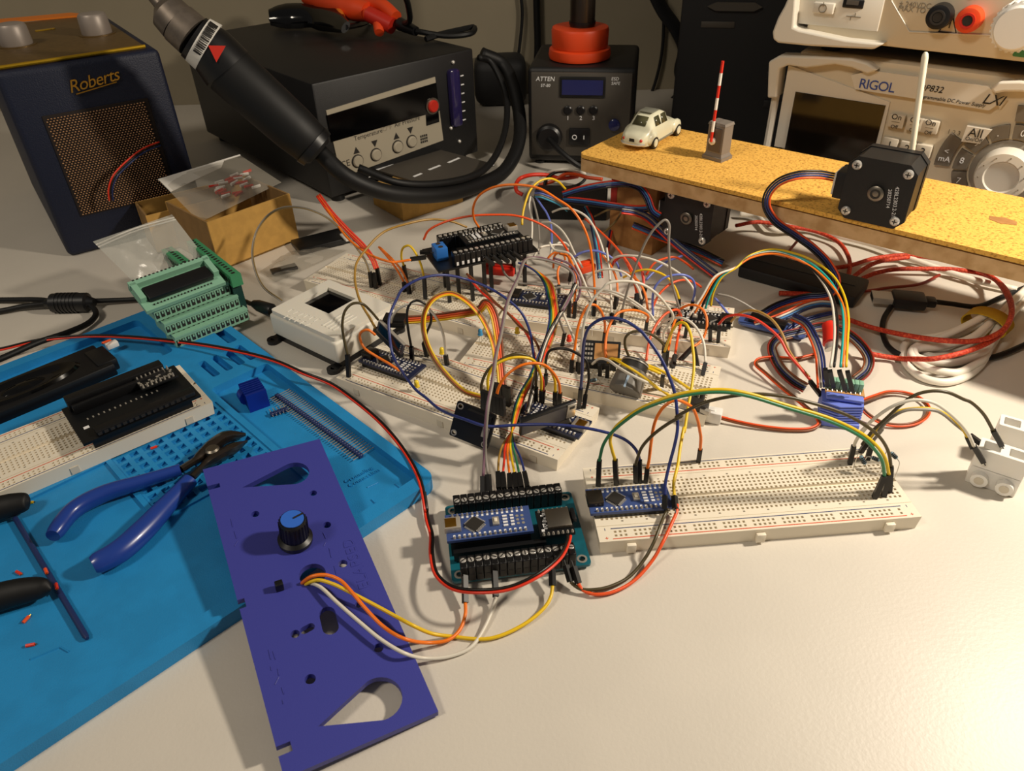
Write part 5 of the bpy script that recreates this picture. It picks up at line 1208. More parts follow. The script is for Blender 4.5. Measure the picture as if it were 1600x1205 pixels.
for x, y in ((3, -3), (WW-3, -3), (3, WD+3), (WW-3, WD+3)):
    f_ = MB().ring((x, y, 0.1), (x, y, 3), 4.6, 1.9, 20).build('mount_foot', 'black_plastic', t); MB().box((x, y+(3 if y < 0 else -3), 1.5), (7, 6, 2.8)).build('foot_arm', 'black_plastic', f_)
# ================================================================== boxes, terminal boards and bags at the left
CB = Frame(-246.0, 580.2, 0, 46.6)
def carton(lbl, F, w, d, h, name='carton'):
    t = thing(name, lbl, 'box', F); th = 1.6
    MB().box((w/2, d/2, .8), (w, d, 1.6)).build('bottom', 'cardboard_in', t)
    MB().box((w/2, th/2, h/2), (w, th, h)).build('front_wall', 'cardboard', t); MB().box((w/2, d-th/2, h/2), (w, th, h)).build('back_wall', 'cardboard', t)
    MB().box((th/2, d/2, h/2), (th, d-2*th, h)).build('left_wall', 'cardboard_in', t); MB().box((w-th/2, d/2, h/2), (th, d-2*th, h)).build('right_wall', 'cardboard_in', t)
    return t
carton('open yellow-brown cardboard box holding a plastic bag of red and white bits', CB, 80, 72, 44)
c2 = at(*cvt('z5', 820, 550), 34); CB2 = Frame(-330, 612, 0, 36)
c2a = at(*cvt('z5', 815, 550), 36)
CB2 = Frame(c2a.x+14, c2a.y-2, 0, 34)
carton('darker open cardboard box between the radio and the yellow-brown box', CB2, 66, 40, 36)
p = CB2.world(40, 22, 1.6); t = thing('grey_bracket', 'grey plastic bracket inside the darker cardboard box', 'bracket', Frame(*p, 10))
MB().rbox((0, 0, 16), (16, 10, 32), 3).build('bracket_body', 'psu_grey', t); MB().cyl((0, -6, 24), (0, 6, 24), 4, 4, 14).build('bracket_eye', 'chip', t)
# plastic bags
def film(name, lbl, corners, nu, nv, bulge, m, cat='bag', rnd=2.0, seed=1, parts=()):
    """pillow of thin film between four world corners (two skins)"""
    random.seed(seed); t = thing(name, lbl, cat); o0 = corners[0]; t.location = o0*S
    A, B, C, D_ = [c-o0 for c in corners]
    nrm_ = (B-A).cross(D_-A).normalized()
    if nrm_.z < 0: nrm_ = -nrm_
    off = [[random.uniform(-rnd, rnd) for _ in range(nu+1)] for _ in range(nv+1)]
    for s_, nm in ((1, 'top_skin'), (-0.15, 'under_skin')):
        mb = MB(); g_ = []
        for j in range(nv+1):
            v = j/nv; row = []
            for i in range(nu+1):
                u = i/nu; p = A*(1-u)*(1-v)+B*u*(1-v)+C*u*v+D_*(1-u)*v
                e = math.sin(math.pi*u)**.6*math.sin(math.pi*v)**.6
                row.append(mb._v(p + nrm_*(e*(bulge*s_ + off[j][i]))))
            g_.append(row)
        for j in range(nv):
            for i in range(nu): mb._f([g_[j][i], g_[j][i+1], g_[j+1][i+1], g_[j+1][i]])
        mb.build(nm, m, t, angle=180)
    return t, (A, B, C, D_), nrm_
cs = [at(*cvt('z5', *q[:2]), q[2]) for q in ((1000, 330, 62), (1490, 190, 66), (1640, 330, 50), (1080, 560, 46))]
cs = [atY(*cvt('z5', 990, 325), 640), atY(*cvt('z5', 1500, 170), 700), atY(*cvt('z5', 1760, 340), 668), atY(*cvt('z5', 1250, 590), 606)]
t, cr_, nn = film('parts_bag', 'clear plastic bag of red and white bits lying on the yellow-brown box', cs, 10, 8, 5, 'bag_film2', rnd=3, seed=4)
A, B, C, D_ = cr_
MB().tube([A.lerp(D_, .0), B.lerp(C, .0)], .8, 6).build('seal_strip', 'white_plastic', t)
MB().hexa([q + nn*k for k in (0.3, .9) for q in (A, A.lerp(B, .8), A.lerp(B, .8).lerp(D_, .14), A.lerp(D_, .3))]).build('header_card', 'barcode_white', t)
random.seed(9)
for i in range(26):
    u, v = .35+.5*random.random(), .45+.42*random.random(); p = A*(1-u)*(1-v)+B*u*(1-v)+C*u*v+D_*(1-u)*v + nn*(1+1.5*random.random())
    d = (B-A).normalized()*8+(D_-A).normalized()*random.uniform(-2, 2)
    MB().tube([p, p+d], 1.4, 6).build('rod_piece', 'barrier_red' if (int(u*14)+int(v*9)) % 2 else 'barrier_white', t)
cs = [atY(*cvt('z5', 580, 710), 530), atY(*cvt('z5', 1075, 540), 560), at(*cvt('z5', 1330, 870), 34), at(*cvt('z5', 930, 1060), 22)]
t, cr_, nn = film('zip_bag', 'clear zip bag draped over the green terminal boards', cs, 14, 12, 7, 'bag_film', rnd=2.4, seed=11)
A, B, C, D_ = cr_
for k in (.06, .1): MB().tube(spline([A.lerp(D_, k), A.lerp(D_, k).lerp(B.lerp(C, k), .5)+Vector((0, 0, 2)), B.lerp(C, k)], 5), .6, 6).build('zip_track', 'barcode_white', t)
# green terminal modules
g0, g1 = at(*cvt('z6', 1110, 375), 8), at(*cvt('z6', 1560, 190), 8)
GF = Frame(g0.x, g0.y, 7.2, math.degrees(math.atan2(g1.y-g0.y, g1.x-g0.x))); gw = (g1-g0).length
for k, lb in enumerate(('lowest green terminal strip of the stack on the mat', 'middle green terminal strip of the stack', 'upper green terminal strip of the stack below the black socket')):
    Fk = Frame(*GF.world(-2.5*k, 4.5*k, 10.3*k), math.degrees(GF.yaw)); t = thing('terminal_strip', lb, 'terminal strip', Fk, group='stacked green terminal strips')
    MB().box((gw/2, 9, 4.9), (gw, 18, 9.8)).build('strip_body', 'green_term', t)
    MB().box((gw/2, -.4, 9.0), (gw, 1.2, 1.4)).build('front_ledge', 'green_term', t)
    n_ = 15; d = gw/n_; pm_ = MB().box((d/2, -.1, 4.2), (d*.62, .5, 4.4)).mesh('wire_port', 'ink'); tm_ = MB().box((d/2, -.3, 5.4), (d*.3, .6, 1.8)).mesh('port_tongue', 'green_term'); sm_ = MB().cyl((d/2, 5, 9.7), (d/2, 5, 9.95), .9, .9, 8).mesh('screw_hole', 'ink')
    for i in range(n_):
        o = link('wire_port', pm_, t); o.location.x = d*i*S; link('port_tongue', tm_, o); o = link('screw_hole', sm_, t); o.location.x = d*i*S
z_ = 31; t = thing('ribbon_socket_module', 'green terminal module with long black ribbon socket on top of the stack', 'terminal module', Frame(*GF.world(-9, 10, z_+7.2-7.2), math.degrees(GF.yaw)))
t.location.z = (7.2+31)*S
mb = MB(); mb.T = Matrix.Rotation(math.radians(22), 4, 'X'); mb.box((gw/2, 9, 2), (gw+2, 26, 3)); mb.build('carrier', 'green_term', t)
mb = MB(); mb.T = Matrix.Rotation(math.radians(22), 4, 'X'); mb.rbox((gw/2, 8, 5), (gw*.84, 12, 5), 1); mb.build('socket_shell', 'black_plastic', t)
mb = MB(); mb.T = Matrix.Rotation(math.radians(22), 4, 'X'); mb.box((gw/2, 20, 5), (gw+2, 4, 6)); mb.box((1.5, 12, 5), (4, 16, 6)); mb.box((gw-1.5, 12, 5), (4, 16, 6)); mb.build('latch_frame', 'green_term', t)
mb = MB(); mb.T = Matrix.Rotation(math.radians(22), 4, 'X')
for i in range(18): mb.box((6+i*(gw-12)/18, -1, 4), (1, .5, 1.4)); mb.box((3+i*(gw-4)/18, 21.8, 8), (1.4, 1, .5))
mb.build('port_row', 'ink', t)
for lb, q0, q1, zz in (('left green terminal rail inside the zip bag', (1040, 750), (1190, 890), 46), ('right green terminal rail beside the cardboard box', (1195, 700), (1480, 950), 44)):
    p, q = at(*cvt('z5', *q0), zz), at(*cvt('z5', *q1), zz-4); d = (q-p); L_ = d.length; F_ = Frame(p.x, p.y, zz-9, math.degrees(math.atan2(d.y, d.x)))
    t = thing('terminal_rail', lb, 'terminal strip', F_, group='green rails behind the stack'); MB().box((L_/2, 0, 4.5), (L_, 8, 9)).build('rail_body', 'green_term2', t)
    n_ = int(L_/4.4); pm_ = MB().box((2.2, 0, 9.05), (2.2, 2.6, .3)).mesh('screw_hole', 'ink'); pn_ = MB().box((2.2, -4.05, 4), (2.6, .3, 4)).mesh('wire_port', 'ink')
    for i in range(n_):
        o = link('screw_hole', pm_, t); o.location.x = 4.4*i*S; o = link('wire_port', pn_, t); o.location.x = 4.4*i*S
    MB().box((L_*.5, 0, -12), (L_*.9, 7, 24)).build('rail_base', 'pcb_green', t)
# antistatic sleeve on the desk
cs = [at(*cvt('c1', *q), 2) for q in ((300, 750), (980, 560), (960, 620), (420, 850))]
cs = [at(*cvt('c1', 290, 770), 1), at(*cvt('c1', 640, 560), 1), at(*cvt('c1', 1030, 590), 1), at(*cvt('c1', 430, 860), 1)]
t, _, _ = film('antistatic_sleeve', 'crumpled grey see-through antistatic sleeve beside the yellow-brown box', cs, 12, 6, 6, 'bag_film2', rnd=2.5, seed=21)
p = at(*cvt('c1', 430, 790), 2)-at(*cvt('c1', 290, 770), 1); MB().rbox(p+Vector((6, 6, 1)), (22, 10, 3), 1, 2, .5).build('dark_part', 'chip', t)
t = thing('drill_bit_case', 'flat black plastic case behind the antistatic sleeve', 'case', Frame(*at(*cvt('c1', 700, 640), 0), 30)); MB().rbox((20, 16, 3), (52, 26, 6), 1.5).build('case_body', 'black_plastic', t)
MB().rbox((38, 4, 6.5), (6, 16, 2), .6).build('clasp', 'barcode_white', t)
# black power cable with ferrite
def cable(lbl, pts, r, m, name='power_cable', cat='cable', crop='f', zmin=None, n=10, **kw):
    P = path3(pts, crop, zmin if zmin is not None else r+.2); t = thing(name, lbl, cat); t.location = P[0]*S
    MB().tube([p-P[0] for p in spline(P, 7)], r, n).build('sheath', m, t, angle=180); return t, P
t, P = cable('black power cable with ferrite choke running along the desk at left', [(-2600, 120, 3), (-900, 90, 3), (0, 75, 3), (250, 75, 5), 'z6', (330, 85, 6), (540, 100, 6), (600, 160, 5), (560, 215, 4), (420, 280, 6.5), (240, 340, 8.6), (0, 445, 9), (-150, 500, 9), (-900, 760, 9), (-1700, 1000, 9)], 2.2, 'rubber', crop='z6')
a, b = at(*cvt('z6', 325, 95), 7)-P[0], at(*cvt('z6', 555, 90), 7)-P[0]; MB().tube([a-(b-a)*.18, a, a+(b-a)*.03, b-(b-a)*.03, b, b+(b-a)*.16], [3, 4.5, 7.6, 7.6, 5, 3.2], 18).build('ferrite_choke', 'black_plastic', t)
d_ = (b-a).normalized()
for i in range(6): MB().ring(a.lerp(b, .18+i*.1)-d_*.7, a.lerp(b, .18+i*.1)+d_*.7, 8.1, 7, 18).build('choke_ridge', 'black_plastic', t)
cable('second black lead entering the choke from the left', [(-2600, 420, 3), (-900, 240, 3), (0, 145, 3), (150, 115, 4), (330, 95, 6)], 2.2, 'rubber', crop='z6')
cable('black lead from the choke passing behind the green terminal boards', [(550, 82, 6), (700, 78, 4), (880, 70, 3)], 2.0, 'rubber', crop='z6')
t, P = cable('short black lead with moulded plug entering the white screen box', [(-400, 250, 2.2), (-200, 265, 3), (-60, 295, 6), (0, 320, 9), (40, 330, 13)], 1.8, 'rubber', crop='z11')
a, b = at(*cvt('z11', 40, 325), 14)-P[0], at(*cvt('z11', 200, 385), 15)-P[0]; MB().tube([a, a.lerp(b, .3), b, b+(b-a)*.1], [3, 4.5, 5.2, 4.4], 14).build('moulded_plug', 'black_plastic', t)
# red-black pair crossing the mat to the adapter
ribbon('long red and black wire pair crossing the mat to the teal adapter', ['black', 'red'], ['f', (-520, 640, 9), (-200, 580, 9), (0, 546, 9), (60, 532, 9), (150, 525, 9), (270, 533, 12), 'z9', (0, 65, 14), (350, 150, 16), (560, 240, 15), (740, 310, 12), (900, 420, 10), (1100, 590, 9), (1270, 800, 9), (1370, 1000, 8.5), (1410, 1200, 4), 'c8', (10, 200, 3), (40, 430, 3), (75, 560, 3), (75, 720, 6), (120, 900, 10), (260, 1010, 14), (480, 1035, 18), (720, 1010, 20), (950, 910, 22), (1140, 760, 20), (1215, 620, 16), (1225, 570, 15)], pitch=1.3, r=.75, name='wire_pair', sub=5, flip=-1)

def rz(x, y, d): return (x, y, RF.front(*cvt('z5', x, y), -d).z)
ribbon('dark blue and red wires bending up out of the darker cardboard box', ['navy', 'black', 'red'], ['z5', rz(695, 455, 20), rz(690, 390, 22), rz(715, 310, 22), rz(790, 225, 20), rz(900, 140, 14), rz(1000, 98, 6)], pitch=1.5, r=.75, name='lead_bundle')
# ================================================================== stepper driver in blue housing
dv0, dv1 = at(*cvt('c10', 705, 110), 0), at(*cvt('c10', 870, 135), 0)
g0, g1 = at(*cvt('c15', 610, 1190), 19), at(*cvt('c15', 900, 1210), 19)
yaw_ = math.degrees(math.atan2(at(1342, 640, 8).y-at(1287, 632, 8).y, at(1342, 640, 8).x-at(1287, 632, 8).x))
b_l = at(1279, 664, 0.5); DFm = Frame(b_l.x, b_l.y, 0, yaw_)
t = thing('driver_module', 'lilac-blue driver module with chevron fins and green terminal row on the desk', 'driver module', DFm)
dw = 21
MB().rbox((dw/2+1, 9, 2.2), (dw+1, 18, 4), .6).build('base_block', 'housing_lilac', t)
for i in range(7):
    z = 4.6+i*1.7; pl_ = [(-1, 2+i*.3), (dw*.45, -1.5+i*.3), (dw+1.5, 2+i*.3), (dw+1.5, 17), (-1, 17)]
    MB().prism(pl_, z, z+.9).build('fin', 'housing_lilac', t)
MB().box((dw/2, 11, 10), (dw-6, 11, 13)).build('core', 'heatsink_blue', t)
MB().rbox((dw/2+1, 10, 17.6), (dw, 10, 2.2), .5).build('top_block', 'housing_lilac', t)
for i in range(8):
    o = MB().rbox((1.6+i*2.6, 15, 22), (2.4, 5, 6.5), .3).build('green_terminal', 'green_term', t); MB().cyl((1.6+i*2.6, 12.4, 19.5), (1.6+i*2.6, 11, 18.9), .5, .4, 8).build('solder_pin', 'tin', o)
MB().box((dw/2+1, 14, 18.4), (dw+1, 8, 1.2)).build('pcb', 'ply_warm', t)
# white plastic wire blocks at the right
def wireblock(lbl, px, yaw, group='white connector blocks'):
    p = at(*px, 0); F_ = Frame(p.x, p.y, 0, yaw); t = thing('connector_block', lbl, 'connector', F_, group=group)
    MB().plate(rr(0, 0, 24, 11, 1), [rr(2, 2, 10, 9, .6, 2), rr(14, 2, 22, 9, .6, 2)], 12, 24).build('open_tower', 'lego_white', t)
    MB().rbox((12, 5.5, 6.5), (24, 11, 13), .8).build('body', 'lego_white', t)
    for x in (6, 18):
        c_ = MB().cyl((x, -3.5, 6), (x, 11, 6), 4.2, 4.2, 20).build('screw_barrel', 'lego_white', t); MB().cyl((x, -3.7, 6), (x, -3.4, 6), 2.4, 2.4, 14).build('screw_recess', 'psu_key', c_)
        MB().box((x, 5.5, 12.6), (4, 4, .6)).build('clamp_plate', 'tin', t)
    MB().rbox((12, 13, 8), (5, 6, 16), 1).build('middle_web', 'lego_white', t)
    return t
wireblock('white screw connector block in front, tilted towards the camera', (1506, 752), -36)
wireblock('white screw connector block behind at the right edge', (1538, 714), -34)
# ================================================================== cables under the board
def loopcable(name, lbl, m, r, paths, cat='cable', n=10):
    t = thing(name, lbl, cat); B = None
    for cr, pts in paths:
        P = path3(pts, cr, r+.2)
        if B is None: B = P[0]; t.location = B*S
        MB().tube([p-B for p in spline(P, 7)], r, n).build('sheath', m, t, angle=180)
    return t, B
loopcable('braided_cable', 'red braided cable looping out from under the cork board', 'braid_red', 1.75,
          [('c12', [(700, 1062, 6), (760, 1080, 5), (900, 1103, 4), (1000, 1106, 12), (1100, 1105, 17), (1300, 1058, 20), (1460, 975, 20), (1530, 860, 20), (1500, 740, 18), (1390, 640, 9), (1230, 610, 8), (1050, 605, 7), (850, 612, 6), (700, 660, 5), (610, 735, 4), (480, 745, 3), (240, 740, 3)]),
           ('c12', [(560, 870, 8), (640, 893, 7), (750, 930, 6), (950, 975, 14), (1150, 1003, 20), (1330, 1006, 23), (1460, 962, 24), (1525, 880, 23), (1525, 780, 21), (1455, 675, 14), (1330, 605, 12), (1150, 555, 10), (950, 530, 8), (780, 545, 6), (620, 590, 5), (540, 600, 4)]),
           ('c12', [(0, 365, 12), (120, 345, 12), (300, 370, 10), (450, 400, 8), (560, 450, 6), (625, 540, 5), (625, 640, 4), (580, 720, 3), (640, 660, 7), (780, 570, 9), (960, 540, 10)])])
loopcable('braided_cable', 'thin dark red cable loop in the shade under the cork board', 'wire_dkred', 1.2,
          [('c12', [(340, 450, 6), (290, 520, 4), (290, 600, 2), (340, 670, 2), (460, 715, 2), (640, 735, 2), (850, 710, 2), (1020, 690, 3), (1130, 640, 4)])])
t, B = loopcable('cable_coil', 'coiled white cable tied with a yellow strap at the right edge', 'cable_white', 2.6,
          [('c11', [(1700, -60, 8), (1560, 60, 8), (1400, 220, 9), (1270, 360, 9), (1120, 480, 6), (950, 560, 4), (830, 570, 4), (745, 520, 4), (760, 460, 5), (860, 440, 6), (1050, 380, 8), (1250, 290, 10)]),
           ('c11', [(1720, 20, 5), (1560, 150, 5), (1420, 330, 5), (1320, 500, 4), (1220, 660, 3), (1080, 755, 3), (920, 785, 3), (760, 750, 3), (640, 660, 3), (590, 550, 3), (620, 460, 4), (700, 430, 6), (900, 400, 8), (1100, 330, 10), (1240, 270, 11)]),
           ('c11', [(1500, 150, 9), (1380, 340, 9), (1260, 540, 8), (1120, 600, 7), (980, 625, 7), (820, 610, 7), (700, 570, 7), (690, 520, 8), (760, 500, 9), (900, 490, 10), (1150, 420, 11), (1320, 290, 12)]),
           ('c11', [(1350, 380, 7), (1270, 580, 6), (1170, 650, 6), (1040, 705, 6), (880, 690, 6), (740, 640, 6), (660, 560, 7), (700, 490, 8), (820, 450, 10), (1050, 350, 13), (1280, 230, 14)])])
# yellow strap
c0 = at(*cvt('c11', 1290, 300), 8); axd = (at(*cvt('c11', 1500, 120), 8)-c0).normalized()
t = thing('hook_strap', 'fuzzy yellow hook-and-loop strap round the white cable coil', 'cable strap'); t.location = c0*S
sd = Vector((-axd.y, axd.x, 0)); mb = MB(); rows = []
for k in (-7, 7):
    for R_ in (1.0, .93):
        rows.append([mb._v(axd*k + sd*(15*R_*math.cos(2*math.pi*i/28)) + Vector((0, 0, 1+8.5*R_*math.sin(2*math.pi*i/28)))) for i in range(28)])
for A, B_ in ((0, 2), (2, 3), (3, 1), (1, 0)):
    for i in range(28): mb._f([rows[A][i], rows[A][(i+1) % 28], rows[B_][(i+1) % 28], rows[B_][i]])
mb.build('strap_band', 'velcro', t)
# usb cable
t, B = loopcable('usb_cable', 'black USB cable with bare metal plug lying under the board edge', 'rubber', 1.9,
          [('c12', [(1085, 785, 6), (1200, 800, 5), (1330, 815, 5), (1480, 760, 4), (1650, 690, 4)]), ('c12', [(860, 815, 4), (822, 880, 3), (815, 960, 3), (850, 1040, 3), (920, 1085, 3), (1100, 1120, 3), (1300, 1115, 3), (1450, 1090, 3), (1620, 1020, 3)])])
a, b = at(*cvt('c12', 870, 770), 7), at(*cvt('c12', 1090, 790), 7); F_ = Frame(*a, math.degrees(math.atan2(b.y-a.y, b.x-a.x)))
o = MB(); o.T = Matrix.Translation(a-B) @ Matrix.Rotation(F_.yaw, 4, 'Z'); L_ = (b-a).length
o.rbox((L_*.4, 0, 0), (L_*.85, 17, 8.5), 2, 2).build('plug_grip', 'black_plastic', t)
o = MB(); o.T = Matrix.Translation(a-B) @ Matrix.Rotation(F_.yaw, 4, 'Z'); o.rbox((L_*.95, 0, 0), (L_*.28, 9, 6), 1.5, 2).build('strain_relief', 'black_plastic', t)
o = MB(); o.T = Matrix.Translation(a-B) @ Matrix.Rotation(F_.yaw, 4, 'Z'); o.plate([(-6, -2.2), (6, -2.2), (6, 2.2), (-6, 2.2)], [[(-5.5, -1.8), (5.5, -1.8), (5.5, 1.8), (-5.5, 1.8)]], -18, 0, 'y') if False else o.box((-7.5, 0, 0), (14, 12, 4.6)); o.build('usb_shell', 'tin', t)
o = MB(); o.T = Matrix.Translation(a-B) @ Matrix.Rotation(F_.yaw, 4, 'Z'); o.box((-14.4, 0, 0), (.4, 11, 3.4)); o.build('shell_mouth', 'ink', t)
# black flat case and blue sensor board by the rear breadboard
p = [at(*cvt('c6', *q), 8) for q in ((580, 60), (960, 180), (1100, 60), (800, -60))]
t = thing('black_case', 'flat matte black case lying behind the rear breadboard', 'case', Frame(*at(1140, 430, 0), -38)); MB().rbox((52, 18, 5), (92, 36, 10), 2).build('case_body', 'station_black', t); MB().box((52, 18, 10.2), (80, 1, .5)).build('seam', 'black_plastic', t)
t = thing('sensor_board', 'dark blue round-edged sensor board poking out by the rear breadboard', 'circuit board', Frame(*at(*cvt('c6', 800, 300), 3), -32))
MB().plate(rr(0, 0, 48, 16, 5), [[(42+1.6*math.cos(i*.7), 5+1.6*math.sin(i*.7)) for i in range(9)]], 0, 1.6).build('pcb', 'pcb_blue', t); MB().rbox((20, 9, 3.5), (26, 9, 4), .6).build('connector', 'black_plastic', t)
# red plug
a, b = at(*cvt('c15', 640, 640), 16), at(*cvt('c15', 640, 800), 12); t = thing('red_usb_plug', 'red-sleeved USB plug with metal tip above the blue driver', 'connector'); t.location = a*S
MB().tube([Vector((0, 6, 2)), Vector((0, 0, 0)), (b-a)*.68], [4, 5, 5], 16, .75).build('sleeve', 'barrier_red', t); MB().tube([(b-a)*.66, b-a], 3.8, 12, .5).build('metal_tip', 'metal', t)
for lbl, q0, q1, m in (('red fabric clip behind the raised shield', ('c3', 110, 770), ('c3', 250, 730), 'orange_red'), ('flat red lever clip at the edge of the rear breadboard', ('c2', 830, 760), ('c2', 1090, 780), 'barrier_red')):
    a, b = at(*cvt(*q0), 11), at(*cvt(*q1), 11); t = thing('lever_clip', lbl, 'connector', Frame(*((a+b)/2).xy, 9.3, math.degrees(math.atan2(b.y-a.y, b.x-a.x)))); L_ = (b-a).length
    MB().rbox((0, 0, 3), (L_, 9, 6), 1).build('clip_body', m, t); MB().rbox((0, 2, 6.6), (L_*.9, 5, 1.6), .5).build('lever', m, t)
loopcable('white_lead', 'white mains lead in the shade under the right of the cork board', 'cable_white', 2.4, [('c12', [(20, 300, 6), (110, 310, 6), (210, 390, 6), (420, 380, 6), (560, 420, 6), (760, 470, 6), (1000, 560, 6), (1300, 660, 5), (1560, 720, 5)])])
# tangle behind the raised shield
loopcable('red_cable', 'thick red cable curling behind the yellow jumper', 'wire_red', 2.0, [('c14', [(245, 430, 12), (190, 400, 14), (175, 330, 16), (220, 260, 18), (330, 225, 20), (500, 225, 18), (640, 260, 14), (820, 240, 10)])])
loopcable('black_cable', 'thin black cable ring behind the yellow jumper', 'rubber', 1.6, [('c14', [(560, 400, 4), (490, 370, 8), (480, 300, 14), (560, 210, 20), (700, 180, 22), (850, 190, 18), (900, 260, 10), (820, 330, 5), (640, 360, 3)])])
loopcable('striped_cable', 'red and white cable bundle disappearing under the cork board corner', 'wire_redorange', 1.8, [('c14', [(420, 330, 10), (560, 290, 14), (700, 215, 20), (830, 225, 18), (920, 250, 16), (1080, 270, 16)])])
loopcable('white_patch_lead', 'white lead arching at the corner below the cork board', 'cable_white', 1.5, [('c14', [(430, 240, 8), (540, 190, 20), (680, 168, 25), (800, 180, 22), (900, 210, 16)])])
t = thing('component_box', 'black low box in the shade behind the raised shield', 'box', Frame(*at(*cvt('c14', 420, 700), 0), -8)); MB().rbox((28, 22, 9), (70, 40, 18), 2).build('box_body', 'black_plastic', t); MB().rbox((28, 22, 18.6), (66, 36, 1.6), .6).build('box_lid', 'chip', t)
# ================================================================== jumper wires
B9 = 9.1
# ---- near breadboard
wire('green jumper from the near blue controller to the taped plugs at right', 'green', [(934.7, 758.7, B9), (936.5, 720), (938.4, 711), (942, 697), (950.6, 682), (962, 670), (975, 659), (1000, 642), (1040, 626), (1082, 616), (1131, 613), (1169, 619), (1225, 636), (1300, 660), (1347, 684), (1366, 702), (1378, 720), (1382, 744), (1366, 778, B9)], 'ab')
wire('yellow jumper from the near blue controller to the taped plugs at right', 'yellow', [(963, 757, B9), (961, 719), (956, 702), (953.5, 687.5), (960, 670), (975, 656), (1000, 639), (1040, 622), (1082, 612), (1131, 609), (1169, 615), (1225, 632), (1300, 655), (1347, 678), (1370, 697), (1383, 716), (1389, 742), (1381, 775, B9)], 'ab')
wire('black-brown jumper arching from the near controller over the bench to the right plugs', 'olive', ['c9', (500, 552, B9), (495, 412), (510, 360), (550, 260), (640, 160), (760, 70), (880, 0), 'c6', (300, 1080), (500, 970), (700, 915), (950, 885), (1200, 905), (1400, 950), (1600, 1010), 'c10', (940, 0), (1080, 80), (1200, 180), (1270, 300), (1292, 425), (1280, 630, B9)], 'ab')
wire('long dark blue jumper snaking from the near controller across the displays', 'blue', ['c9', (530, 552, B9), (530, 370), (510, 300), (440, 220), (350, 170), (200, 125), (0, 90), 'c7', (1100, 605), (830, 610, 37), (600, 620, 36), (400, 560, 34), (200, 480, 25), (80, 380, 21), 'c4', (800, 850, 20), (700, 720, 23), (610, 570, 40), (580, 400), (577, 250), (640, 90, 64), 'c2', (150, 920), (300, 830), (500, 800), (700, 840, 62), (900, 920), (1050, 1020), (1150, 1120), 'c5', (420, 380), (440, 520), (452, 600), (458, 680, B9)], 'ab', sub=6)
wire('short orange jumper arch between the near breadboard and its rail', 'orange', ['c9', (580, 552, B9), (595, 437), (610, 360), (625, 230), (650, 80), (680, 0), 'c6', (200, 990), (290, 935), (380, 960), (440, 1005), (480, 1100), (500, 1200), 'c9', (1040, 180), (1035, 283), (1020, 380, B9)], 'ab')
wire('tall dark blue jumper arch from the near controller to the front breadboard', 'blue', ['c9', (738, 775, 14), (740, 660), (745, 560), (780, 400), (820, 250), (845, 120), (845, 30), 'c6', (290, 880), (240, 730), (170, 580), (60, 420), 'c5', (1340, 360), (1220, 280), (1100, 250), (1000, 265), (910, 330), (870, 430), (855, 560), (850, 700), (840, 840), (825, 1000, B9)], 'ab')
wire('tall yellow jumper loop from the near controller to the middle breadboard', 'yellow', ['c9', (828, 775, 14), (820, 670), (815, 560), (850, 400), (870, 250), (900, 100), 'c6', (370, 1200), (400, 1000), (430, 830), (450, 650), (440, 500), (420, 380), (380, 300), (330, 290), (280, 340), (240, 430), (205, 530), (190, 640, B9)], 'ab')
wire('grey-brown lead from the near breadboard down to the teal adapter', 'olive', ['c9', (768, 775, 14), (760, 790, 13), (735, 835, 12), (700, 920, 12), (650, 1050, 10), (580, 1180, 5), 'f', (985, 900, 2), (958, 915, 2), (935, 921, 2.5), 'c8', (1330, 1020, 3), (1265, 985, 4), (1235, 955, 5), (1195, 820, 9)], 'b')
wire('red lead from the near breadboard down to the teal adapter', 'redorange', ['c9', (845, 735, 15), (838, 800, 13), (800, 890, 12), (720, 1060, 10), (640, 1200, 5), 'f', (990, 908, 1.6), (955, 926, 1.6), (930, 929, 2), 'c8', (1390, 1050, 2), (1330, 1020, 3), (1300, 970, 5), (1258, 830, 9)], 'b')
# ---- panel wires
def pz(x, y, dz, crop='c13'):
    """picture point lying dz above the violet panel -> (x, y, height)"""
    X = cvt(crop, x, y); d = ray(*X); P = _o + d*((PP.o + PP.ez*dz - _o).dot(PP.ez)/d.dot(PP.ez)); return (x, y, P.z)
wire('orange wire from the violet panel to the teal adapter', 'orange', ['c13', pz(392, 540, -6), pz(398, 528, 1), pz(430, 507, 5), pz(480, 502, 6), pz(530, 520, 6), pz(570, 560, 6), pz(620, 620, 5), pz(690, 690, 4), (760, 730, 13), (850, 745, 4), (918, 735, 2.5), 'f', (718, 985, 2), (727, 960, 3), 'c8', (358, 1132, 4), (352, 895, 8)], 'b')
wire('yellow wire from the violet panel to the teal adapter', 'yellow', ['c13', pz(404, 545, -6), pz(412, 533, 1), pz(450, 520, 4), pz(500, 532, 5), pz(560, 560, 5), pz(660, 612, 4), pz(730, 650, 4), (790, 682, 13), (860, 712, 5), (930, 722, 1.5), 'f', (765, 998, 1.5), (820, 975, 2), (852, 948, 3), 'c8', (1070, 1080, 4), (1085, 990, 5), (1080, 850, 8)], 'b')
wire('white wire from the violet panel to the teal adapter', 'white', ['c13', pz(412, 545, -6), pz(428, 532, 1), pz(460, 545, 3), pz(520, 600, 4), pz(600, 670, 4), pz(680, 735, 4), pz(760, 782, 4), (830, 800, 4), (918, 795, 1.5), 'f', (735, 1012, 1.2), (760, 975, 2), 'c8', (605, 1110, 4), (612, 1080, 5), (600, 870, 8)], 'b')
